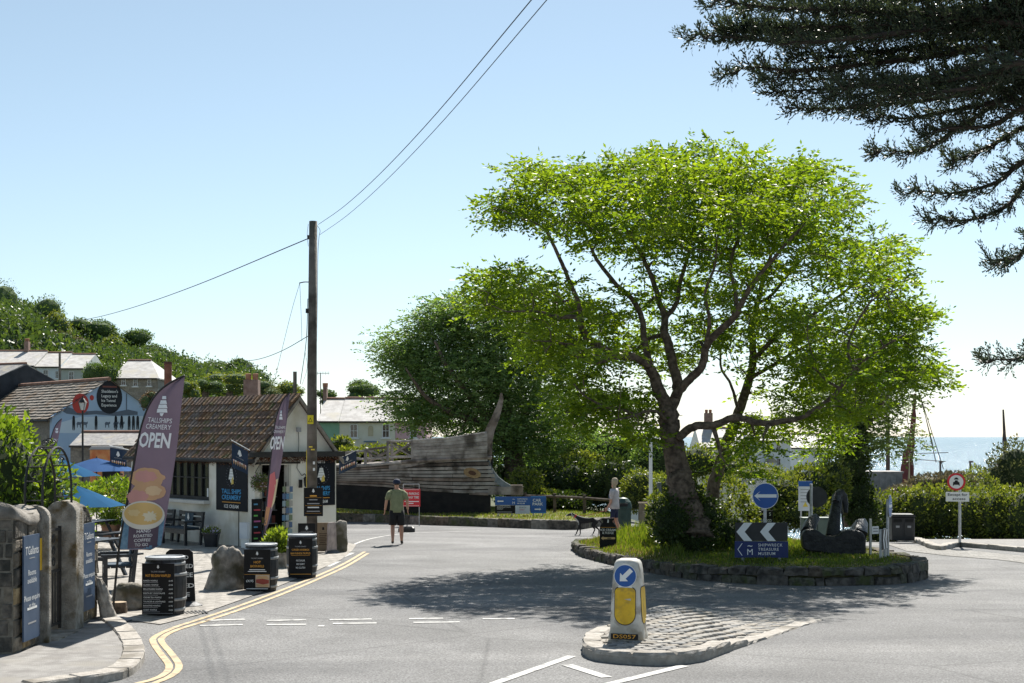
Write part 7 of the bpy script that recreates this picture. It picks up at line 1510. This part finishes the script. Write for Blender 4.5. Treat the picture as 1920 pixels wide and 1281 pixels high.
cl = []; cd = []
for k in range(170):
    px_ = random.uniform(-40,500); d_ = random.uniform(165,255); x_ = (px_-CX)/F*d_; zc_ = g(x_, d_)
    if zc_ < 1: continue
    r_ = random.uniform(1.8,4.2); q = norm(rng.normal(size=(330,3))); q[:,2] = abs(q[:,2]); kk = 1+.18*np.sin(q[:,0]*5+k)+.15*np.sin(q[:,1]*7+k*2)
    cl.append(np.array([x_, d_, zc_+r_*.1])+q*(kk*rng.uniform(.75,1.05,330))[:,None]*np.array([r_,r_,r_*.85])); cd.append(norm(q+rng.normal(0,.7,(330,3))))
cl = np.vstack(cl); cd = np.vstack(cd)
tag(leaf_obj('far_woodland', cl, cd, rng.uniform(.25,.6,len(cl)), .22, HT2, tint=np.clip(np.repeat(rng.random(len(cl)//330), 330)*.7+rng.random(len(cl))*.3, 0, 1)), 'continuous far woodland clothing the left hillside', 'woodland', kind='stuff')
tag(leaf_obj('hill_scrub', pp_, norm(rng.normal(size=(len(pp_),3))+np.array([0,-.3,.8])), rng.uniform(.4,1.0,len(pp_)), .5, HT2), 'dense green scrub covering the far hillside', 'scrub', kind='stuff')
# ================================================================ BACKGROUND BUILDINGS
def stonem(name, c1, c2, mo, sx=.5, sy=.25, rot=0): return brickmat(name, c1, c2, mo, sx, sy, .5, rot, .08, True)
RUB = stonem('rubble_stone', (0.22,0.195,0.16), (0.32,0.29,0.245), (0.26,0.245,0.22)); WARE = stonem('warehouse_stone', (0.13,0.12,0.105), (0.2,0.185,0.16), (0.16,0.15,0.135), .6, .3)
FRAMEW = paint('frame_white', (0.72,0.73,0.72))
def window(par, x, z, w, h, y=0.0, panes=(2,2)):
    wn_ = MB(); fw = min(.07, w*.10)
    for c, d in (((x,y,z+h/2-fw/2),(w,.08,fw)),((x,y,z-h/2+fw/2),(w,.08,fw)),((x-w/2+fw/2,y,z),(fw,.08,h-2*fw)),((x+w/2-fw/2,y,z),(fw,.08,h-2*fw))): wn_.box(c, d)
    o = wn_.build('window', FRAMEW, par); MB().box((x,y+.02,z),(w-fw,.02,h-fw)).build('pane', GLASS, o)
    for i in range(1, panes[0]): MB().box((x-w/2+w*i/panes[0],y-.008,z),(fw*.55,.05,h-2*fw)).build('glazing_bar', FRAMEW, o)
    for i in range(1, panes[1]): MB().box((x,y-.012,z-h/2+h*i/panes[1]),(w-2*fw,.05,fw*.55)).build('glazing_bar', FRAMEW, o)
    MB().box((x,y-.05,z-h/2-.05),(w+.2,.18,.09)).build('sill', FRAMEW, o); return o
def house(label, px0, px1, d, eave, ridge, wallm, roofm, wins, depth=6.0, yaw=0.0, base=None, name='cottage', hip=0, dy=0, chim=(), cat='house', ov=.25):
    """front wall between two picture columns at depth d; eave and ridge given as picture rows"""
    u = d/F; x0 = (px0-CX)*u; W = (px1-px0)*u; zb = (min(g(x0, d), g(x0+W, d+depth))-1.0) if base is None else base
    t = thing(name, label, cat, (x0, d, zb), yaw); ze = H-(eave-HY)*u-zb; zr = H-(ridge-HY)*u*1.0-zb
    zr = ze+(zr-ze)*(d+depth/2)/d
    b = MB().box((W/2, depth/2, ze/2),(W, depth, ze)); b.build('wall', wallm, t)
    if not hip:
        for x_ in (0.0, W-.3): MB().add([(x_,.02,ze),(x_,depth-.02,ze),(x_,depth/2,zr-.1),(x_+.3,.02,ze),(x_+.3,depth-.02,ze),(x_+.3,depth/2,zr-.1)], [(0,2,1),(3,4,5),(0,1,4,3),(1,2,5,4),(2,0,3,5)]).build('gable', wallm, t)
    hx = hip*W; zo = (zr-ze)/(depth/2)*ov; e_ = .2 if hip else -.004; vs = [(-e_,-ov,ze-zo),(W+e_,-ov,ze-zo),(W+e_,depth+ov,ze-zo),(-e_,depth+ov,ze-zo),(-e_ if not hip else hx*.0+.2,depth/2,zr),(W+e_-hx,depth/2,zr)]; dn = Vector((0,0,-.10))
    top = [Vector(v) for v in vs]; b = MB(); b.add([v for v in top]+[v+dn for v in top], [(0,1,5,4),(2,3,4,5),(1,2,5),(3,0,4),(6,10,11,7),(8,11,10,9),(7,11,8),(9,10,6),(0,6,7,1),(1,7,8,2),(2,8,9,3),(3,9,6,0)] if hip else [(0,1,5,4),(2,3,4,5),(6,10,11,7),(8,11,10,9),(0,4,10,6),(4,3,9,10),(1,7,11,5),(5,11,8,2),(0,6,7,1),(2,8,9,3)])
    rf = fixn(b.build('roof', roofm, t)); MB().tube([Vector(vs[4])+Vector((0,0,.02)), Vector(vs[5])+Vector((0,0,.02))], .09, 8).build('ridge_tile', mat('far_ridge',(0.25,0.13,0.09),(0.33,0.2,0.15),.9,3), rf)
    MB().tube([(.01,-ov-.04,ze-zo-.04),(W-.01,-ov-.04,ze-zo-.04)], .06, 6).build('gutter', FASC, t)
    for (wx, wy, ww, wh) in wins: window(t, (wx-px0)*u, H-(wy-HY)*u-zb, ww*u, wh*u, -.02)
    for (cx, cw, ct) in chim:
        c = MB().box(((cx-px0)*u, depth/2, (zr+H-(ct-HY)*u-zb)/2),(cw*u,.6,H-(ct-HY)*u-zb-zr+.8)).build('chimney', mat('chimney_brick',(0.19,0.12,0.095),(0.28,0.19,0.155),.9,4), rf)
        for k in (-.25,.25): MB().lathe([(.11,0),(.13,.28),(.10,.3)], ((cx-px0)*u+k*cw*u, depth/2, H-(ct-HY)*u-zb+.38), 10).build('chimney_pot', mat('chimney_pot',(0.33,0.15,0.09),(0.4,0.2,0.13),.9,4), c)
    return t
SLP = mat('pale_slate', (0.36,0.345,0.33), (0.52,0.505,0.485), .7, 2.2, bump=.35, bscale=6, c3=(0.44,0.41,0.34), s3=.8)
CRW = mat('cottage_cream', (0.62,0.60,0.50), (0.70,0.68,0.58), .9, 1.2); GRW = mat('cottage_green', (0.20,0.37,0.27), (0.25,0.42,0.31), .9, 1.2); PKW = mat('cottage_pink', (0.58,0.36,0.40), (0.64,0.42,0.46), .9, 1.2)
house('green walled end cottage beside the shop gable', 596, 636, 95, 787, 747, GRW, SLP, [], 6.5, chim=((598,7,734),)); c_ = house('cream cottage with two sash windows behind the boat', 636.4, 741, 95.02, 787, 746, CRW, SLP, [(663.5,808,15,26),(723.5,808,14,26)], 6.5)
u_ = 95/F; nx_ = (695-636.4)*u_; nz_ = lambda py: H-(py-HY)*u_-c_.location.z
MB().prism([(nx_-.17,nz_(818)),(nx_+.17,nz_(818)),(nx_+.17,nz_(803))]+[(nx_+.17*math.cos(R(a)),nz_(803)+.17*math.sin(R(a))) for a in range(20,180,20)]+[(nx_-.17,nz_(803))], -.03, .02).build('blind_niche', mat('niche_tan',(0.45,0.39,0.27),(0.52,0.46,0.33),.9,3), c_); MB().box((nx_+.05,-.3,nz_(828)),(.9,.6,.08)).build('door_canopy', mat('canopy_blue',(0.10,0.17,0.24),None,.6), c_)
house('pink cottage half hidden by the ash tree', 741.4, 800, 95.04, 787, 747, PKW, SLP, [(775,808,13,26)], 6.5)
GREYR = mat('grey_render', (0.36,0.36,0.335), (0.44,0.44,0.41), .9, 1); BLR = mat('pale_blue_render', (0.55,0.62,0.66), (0.62,0.68,0.72), .9, 1); GGR = mat('grey_green_render', (0.40,0.44,0.41), (0.46,0.50,0.47), .9, 1)
house('grey stone end of the hillside terrace with brick chimney', -60, 66, 128, 684, 655, GREYR, SLP, [(22,698,10,15),(44,699,9,18)], 7, chim=((26,8,644),)); house('pale blue house in the hillside terrace', 66.3, 113, 128.1, 686, 658, BLR, SLP, [(86,702,10,17),(107,703,6,14)], 7); house('grey-green end house of the hillside terrace', 113.3, 158, 128.2, 689, 661, GGR, SLP, [(134,705,10,16)], 7)
house('stone house with pale hipped roof on the hill', 214, 296, 118, 707, 673, RUB, SLP, [(232,715,8,15),(254,717,8,15),(280,718,7,12)], 7, hip=.45)
house('dark gabled shed at the left picture edge', -120, 30, 98, 716, 683, mat('dark_cladding',(0.02,0.024,0.03),(0.035,0.04,0.05),.8,2), SLATE, [], 6, R(-30), name='dark_shed', cat='shed')
house('low stone outbuilding with slate roof below the mural', 132, 262, 76, 833, 811, WARE, SLATE, [], 4, name='outbuilding', cat='outbuilding'); 
# white houses seen through the island tree
WHR = mat('white_render', (0.62,0.66,0.70), (0.70,0.73,0.76), .9, 1)
WB = -5.0
house('white harbour house with gabled porch behind the tree', 1402, 1482, 112, 824, 797, WHR, SLP, [(1439,836,9,14),(1459,837,8,14),(1460,866,7,13),(1420,870,9,10)], 7, base=WB); house('cream harbour house left of the white one', 1312, 1401.6, 112.05, 836, 803, CRW, SLP, [(1330,850,7,13),(1384,850,7,13)], 6, base=WB, chim=((1338,15,783),)); house('pale harbour house behind the sunlit bush', 1482.4, 1560, 116, 838, 815, WHR, SLP, [(1505,850,8,12),(1530,852,8,12)], 7, base=WB); house('white harbour house glimpsed under the left boughs', 1176, 1258, 112.1, 826, 798, WHR, SLP, [(1195,845,9,14),(1222,845,9,14),(1246,845,9,14)], 7, base=WB)
u_ = 112/F; pch = thing('porch', 'small blue gabled porch on the white harbour house', 'porch', ((1443-CX)*u_, 111.6, WB)); zp = H-(866-HY)*u_-WB
MB().box((0,-.3,zp/2),(.62,.6,zp)).build('porch_wall', BLR, pch); MB().add([(-.5,-.75,zp-.05),(.5,-.75,zp-.05),(0,-.75,zp+.42),(-.5,.1,zp-.05),(.5,.1,zp-.05),(0,.1,zp+.42)], [(0,1,2),(3,5,4),(0,2,5,3),(1,4,5,2),(0,3,4,1)]).build('porch_roof', SLATE, pch)
# ---------------------------------------------------------------- mural warehouse
DW = 84.0; Aw = Vector(((97-CX)/F*DW, DW, 0)); vv = Vector((.77,.64,0)); uw = Vector((-.64,.77,0)); WD = 8.2; WL = 26.0
rzw = math.atan2(vv.y, vv.x); zbw = -1.5
wh = thing('mural_warehouse', 'stone warehouse with a painted expedition mural on its gable', 'warehouse', (Aw.x, Aw.y, zbw), rzw)   # local x along gable, local y along the long side
Mw = Matrix.Translation((Aw.x, Aw.y, zbw)) @ Matrix.Rotation(rzw, 4, 'Z'); Mwi = Mw.inverted()
def gp(px, py, off=0.0):
    o_ = Mwi @ Vector((0,0,H)); r_ = Mwi.to_3x3() @ (P(px, py, 1.0)-Vector((0,0,H))); t_ = (-off-o_.y)/r_.y; return o_+r_*t_
ze = gp(97,781).z; apx = gp(203,712); WD = apx.x*2; zr = apx.z
MURB = mat('mural_sky_blue', (0.30,0.42,0.58), (0.37,0.49,0.65), .85, .6)
MB().prism([(0,0),(WD,0),(WD,ze),(WD/2,zr),(0,ze)], 0, .3).build('gable_wall', MURB, wh); MB().box((.15,WL/2+.3,ze/2),(.3,WL,ze)).build('side_wall', WARE, wh); MB().box((WD-.15,WL/2+.3,ze/2),(.3,WL,ze)).build('side_wall', WARE, wh)
MOSSR = mat('mossy_slate', (0.15,0.13,0.11), (0.30,0.265,0.225), .9, 3.5, bump=.7, bscale=9, c3=(0.20,0.14,0.09), s3=.7)
# slates laid in courses on the visible slope
pitch = math.atan2(zr-ze, WD/2); RL = math.hypot(zr-ze, WD/2)+.3
b = MB(); b.add([(-.25,-.15,ze-.22),(WD/2,-.15,zr+.02),(WD+.25,-.15,ze-.22),(-.25,WL+.3,ze-.22),(WD/2,WL+.3,zr+.02),(WD+.25,WL+.3,ze-.22)], [(0,3,4,1),(1,4,5,2)]); wr = b.build('roof', MOSSR, wh)
NR, NQ = 13, 22; sm2 = []
for k in range(3):
    w_, l_ = WL/NQ*.98, RL/NR*1.15; sm2.append(MB().add([(-l_*.02,-w_/2,.07+k*.012),(-l_*.02,w_/2,.06),(l_,w_/2,.0),(l_,-w_/2,.0),(-l_*.02,-w_/2,.0),(-l_*.02,w_/2,.0)], [(0,3,2,1),(4,0,1,5)]).mesh('slate', MOSSR))
for r_ in range(NR):
    for q in range(NQ):
        s_ = r_*RL/NR; inst('slate', sm2[(r_*7+q*5) % 3], wr, (-.25+s_*math.cos(pitch), (q+.5+.25*(r_ % 2))*WL/NQ-.1, ze-.20+s_*math.sin(pitch)+.02), (0, -pitch, 0))
for k in range(20): MB().tube([(WD/2, k*1.32-.15, zr+.04),(WD/2, k*1.32+1.13, zr+.04)], .13, 8).build('ridge_tile', mat('far_ridge',(0.25,0.13,0.09),(0.33,0.2,0.15),.9,3), wr)
MB().tube([(-.3,-.1,ze-.26),(-.3,WL,ze-.26)], .07, 6).build('gutter', FASC, wh)
def mdisc(name, px, py, rx, ry, m, e):
    c = gp(px, py); a = gp(px+rx, py); k = gp(px, py-ry); r1 = a.x-c.x; r2 = k.z-c.z
    return MB().add([(c.x+r1*math.cos(q), -e, c.z+r2*math.sin(q)) for q in np.linspace(0,2*math.pi,33)[:-1]], [tuple(range(32))]).build(name, m, wh)
mdisc('red_disc', 151, 757, 15.5, 19, paint('mural_red',(0.45,0.05,0.04)), .012); mdisc('red_disc', 172, 746, 4, 5, paint('mural_red',(0.45,0.05,0.04)), .012); MBK = mat('mural_black',(0.012,0.014,0.02),(0.022,0.025,0.032),.8,1); mdisc('black_disc', 205, 745, 24, 31, MBK, .016)
for k, (s_, wpx) in enumerate((("Shackleton's",31),('Legacy and',29),('Ice Tunnel',26),('Experience',28))):
    a, c = gp(190,734+k*8.6), gp(190+wpx,734+k*8.6); text(s_, (gp(190,730).z-gp(190,738).z)*.95, (a.x+c.x)/2, a.z, -.022, FRAMEW, wh, .012, width=c.x-a.x)
a, c = gp(192,725), gp(219,725); pbar(wh, (a.x+c.x)/2, a.z, c.x-a.x, .10, -.022, paint('mural_rust',(0.16,0.05,0.04)))
MGR = paint('mural_slate', (0.10,0.13,0.18)); MWH = paint('mural_ice', (0.50,0.60,0.70))
def mpoly(name, pts_, m, e=.010): return MB().add([(gp(x,y).x, -e, gp(x,y).z) for x, y in pts_], [tuple(range(len(pts_)))]).build(name, m, wh)
mpoly('mural_ridge', [(112,768),(130,764),(150,772),(180,770),(215,773),(240,768),(258,772),(258,778),(215,780),(180,777),(150,779),(125,776)], MGR); mpoly('mural_ice', [(100,812),(104,795),(150,782),(200,781),(268,780),(278,800),(282,812)], MWH, .008)
for (x, hh) in ((138,26),(180,25),(217,27),(228,24),(242,27),(250,26),(258,25)):
    mpoly('mural_figure', [(x-2.2,782),(x-1,779.5),(x+1,779.5),(x+2.2,782),(x+2.8,792),(x+2.2,782+hh*.9),(x+.6,782+hh),(x,796),(x-.8,782+hh),(x-2.4,782+hh*.9),(x-2.8,792)], MBK, .014)
for x in (148, 159, 201, 217, 228): mpoly('mural_dog', [(x-5,795),(x-3,791),(x+3,792),(x+5,790),(x+5.5,794),(x+3.5,796),(x+3.5,802),(x+2,802),(x+1.5,797),(x-2,797),(x-2.5,802),(x-4,802),(x-4,797)], MGR, .014)
mpoly('mural_mast', [(236,738),(238,738),(238,772),(236,772)], MGR, .014)
# ---------------------------------------------------------------- lamp post, chimney pipe, chimney stack, stall, aerials
q_ = Gd(155, 62); t = thing('street_lamp', 'black lantern lamp post in front of the mural', 'street lamp', q_); uu = 62/F; zl = lambda py: H-(py-HY)*uu-q_.z
MB().tube([(0,0,-.1),(0,0,.6),(0,0,.62),(0,0,zl(770))], [.09,.09,.05,.04], 10).build('post', IRON, t); MB().tube([(-.25,0,zl(775)),(.25,0,zl(775))], .015, 6).build('ladder_bar', IRON, t)
for k in range(4): a = R(45+90*k); MB().tube([(.10*math.cos(a),.10*math.sin(a),zl(769)),(.19*math.cos(a),.19*math.sin(a),zl(755))], .012, 5).build('lantern_bar', IRON, t)
MB().lathe([(.095,zl(769)),(.175,zl(755.5))], n=4).build('lantern_glass', mat('lamp_glass',(0.6,0.63,0.62),None,.1,spec=.6), t); MB().lathe([(.21,zl(755)),(.10,zl(749)),(.03,zl(746)),(.02,zl(743))], n=8).build('lantern_cap', IRON, t)
q_ = Gd(315, 72); t = thing('chimney_pipe', 'rusty brown chimney pipe rising behind the shop roof', 'chimney', q_); MB().tube([(0,0,0),(0,0,H-(681-HY)/F*72-q_.z)], .19, 14).build('pipe', mat('rust',(0.15,0.055,0.035),(0.23,0.10,0.07),.8,3), t); MB().lathe([(.21,0),(.21,.12)], (0,0,H-(683-HY)/F*72-q_.z), 14).build('collar', mat('rust_dark',(0.09,0.04,0.03),None,.8), t)
house('low brick-chimneyed cottage hidden behind the shop', 380, 520, 60, 790, 768, RUB, SLATE, [], 5, chim=((452,28,726),))
q_ = Gd(200, 66); t = thing('food_stall', 'orange printed food stall behind the parasols', 'stall', q_, R(15)); uu = 66/F; zt_ = H-(841-HY)*uu-q_.z
MB().cham((0,.6,zt_/2),(1.5,1.2,zt_),.08).build('body', mat('stall_orange',(0.50,0.13,0.04),(0.62,0.30,0.12),.6,2.2), t); MB().prism([(-.8,zt_-.05),(.8,zt_-.05),(.7,zt_+.08),(-.7,zt_+.08)], -.05, 1.25).build('roof', GREYP, t); MB().box((.2,-.02,zt_*.55),(.8,.05,zt_*.35)).build('hatch', BOARD, t)
l3 = P(222, 880, 44.0); pennant('navy ice cream pennant at the far left end of the shop', l3, R(10), .50, .60, R(12), .5, .011)
for lab, px, py0, py1, d in (('thin television aerial above the cottages', 601, 700, 740, 96),('thin television aerial above the headland bushes', 469, 686, 745, 100),('bare dark pole behind the shop ridge', 553, 697, 745, 70),('telegraph pole among the hillside terrace', 112, 660, 715, 112)):
    b0 = P(px, py1, d); t = thing('aerial' if 'aerial' in lab else 'far_pole', lab, 'aerial' if 'aerial' in lab else 'pole', (b0.x, b0.y, g(b0.x, b0.y))); ht_ = H-(py0-HY)/F*d-g(b0.x, b0.y); MB().tube([(0,0,0),(0,0,ht_)], .03 if 'aerial' in lab else .10, 6).build('mast', IRON if 'aerial' in lab else PW, t)
    if 'aerial' in lab:
        MB().tube([(-.3,0,ht_),(.6,0,ht_)], .02, 5).build('boom', GREYP, t)
        for k in range(5): MB().tube([(-.2+.18*k,0,ht_-.12),(-.2+.18*k,0,ht_+.12)], .012, 4).build('element', GREYP, t)
# ---------------------------------------------------------------- boats in the harbour and the quay
def boat(label, px, d, masts, sailm, hull=True):
    q = P(px, 900, d); t = thing('sailing_boat', label, 'boat', (q.x, q.y, -12.6)); u = d/F
    rings = []
    for k, (x, w) in enumerate(((-6,.3),(-4,1.5),(0,2.0),(4,1.6),(7,.15))): rings.append([(x, -w, 2.2+.05*x*x*.2),(x, -w*.8, .6),(x,0,-.2),(x, w*.8,.6),(x, w, 2.2+.05*x*x*.2)])
    fixn(MB().loft(rings).build('hull', mat('boat_hull',(0.04,0.035,0.035),(0.07,0.06,0.055),.6,2), t))
    return t, (lambda x, y, dy=0: Vector(((x-px)*u, dy, H-(y-HY)*u+12.6))), u
SAILR = mat('tan_sail', (0.13,0.035,0.04), (0.19,0.06,0.06), .9, 1.5); MASTM = mat('varnished_mast', (0.50,0.40,0.24), (0.60,0.50,0.33), .6, 2); DKM = mat('dark_mast', (0.07,0.05,0.045), (0.12,0.09,0.08), .7, 2)
t, bp2, u_ = boat('sailing boat with furled dark red sails beyond the hedge', 1705, 92, None, SAILR)
MB().tube([bp2(1701,1010), bp2(1701,850)], [.20,.17], 10).build('mast', MASTM, t); MB().tube([bp2(1721,1010,1.5), bp2(1719,880,1.5), bp2(1726,738,1.5)], [.17,.15,.06], 8).build('mast', MASTM, t)
MB().tube(smooth_path([bp2(1726,737,1.2), bp2(1723,780,1.2), bp2(1718,830,1.2), bp2(1711,880,1.2), bp2(1703,920,1.2)], 4), [.09]*4+[.17]*4+[.26]*4+[.34]*4+[.22], 9).build('furled_sail', SAILR, t, smooth=True)
MB().tube(smooth_path([bp2(1696,846,-.3), bp2(1694,875,-.3), bp2(1690,915,-.3), bp2(1683,950,-.3)], 4), [.20]*4+[.26]*4+[.22]*4+[.12], 9).build('furled_sail', SAILR, t, smooth=True); MB().tube(smooth_path([bp2(1706,848,.4), bp2(1711,880,.4), bp2(1709,930,.4)], 4), [.16]*4+[.20]*4+[.12], 8).build('furled_sail', SAILR, t, smooth=True)
MB().tube([bp2(1686,515,2.5), bp2(1684,640,2.5), bp2(1684,1010,2.5)], [.05,.10,.16], 8).build('mast', DKM, t); MB().add([bp2(1681,514,2.5), bp2(1696,513,2.4), bp2(1697,524,2.6), bp2(1682,525,2.5)], [(0,1,2,3)]).build('flag', clothmat('red_ensign',(0.36,0.05,0.05),.4), t)
for a, c in (((1730,735),(1757,838)),((1730,735),(1776,880)),((1735,750),(1762,868)),((1688,852),(1785,849)),((1726,760),(1750,755)),((1726,862),(1780,866)),((1684,600),(1720,880)),((1672,848),(1672,940)),((1708,900),(1726,920))): MB().tube([bp2(*a,.8), bp2(*c,.8)], .028, 4).build('rigging', DKM, t)
t, bp2, u_ = boat('distant boat mast rising behind the coastal shrub', 1884, 96, None, SAILR)
MB().tube([bp2(1885,1000), bp2(1884,830), bp2(1881,768)], [.14,.12,.06], 8).build('mast', DKM, t)
for a, c in (((1882,798),(1878,850)),((1882,798),(1891,845)),((1883,798),(1887,850))): MB().tube([bp2(*a), bp2(*c)], .025, 4).build('rigging', DKM, t)
qd = 78.0; q_ = P(1650, 888, qd); t = thing('harbour_hut', 'grey boarded harbour hut half hidden beside the boat', 'hut', (q_.x, q_.y, -8)); zt_ = H-(886-HY)/F*qd+8
for k in range(7): MB().box((-.85+k*.32, 0, zt_/2),(.31,.06,zt_)).build('board', mat('hut_grey',(0.17,0.18,0.19),(0.25,0.26,0.27),.85,3), t)
MB().box((.1,1.2,zt_-.0),(2.4,2.5,.1)).build('roof', SLATE, t); MB().box((.1,1.3,zt_/2-.1),(2.2,2.2,zt_-.2)).build('core', mat('hut_grey',(0.17,0.18,0.19),(0.25,0.26,0.27),.85,3), t)
# rough quay bank below the hedge on the right
bk = [(11,64,-3.6),(40,60,-3.2),(40,74,-4.2),(13,76,-4.4)]
bush('quay_bank', 'dry heathery bank between the hedge and the sea', 'bank', [pb(1745,905,76,36,14),pb(1785,903,76,40,16),pb(1825,905,76,40,14),pb(1730,925,76,60,18)], 4200, .22, .10, leafmat('heather',(0.10,0.09,0.05),(0.24,0.20,0.12),.2,(1.1,1.1,.9)), mat('heath_core',(0.10,0.09,0.05),(0.16,0.14,0.09),.95,3))
for lab, px, py0, py1 in (('leaning quay post nearest the red sails', 1763, 866, 905),('thin quay lamp post right of the red sails', 1780, 884, 905),('short quay post near the access sign', 1819, 866, 890)):
    b0 = P(px, py1, 77); t = thing('quay_post', lab, 'post', b0); MB().tube([(0,0,-.6),(0,0,H-(py0-HY)/F*77-b0.z)], .05, 6).build('shaft', DKM, t); MB().box((.05,0,H-(py0-HY)/F*77-b0.z),(.22,.1,.09)).build('head', DKM, t)
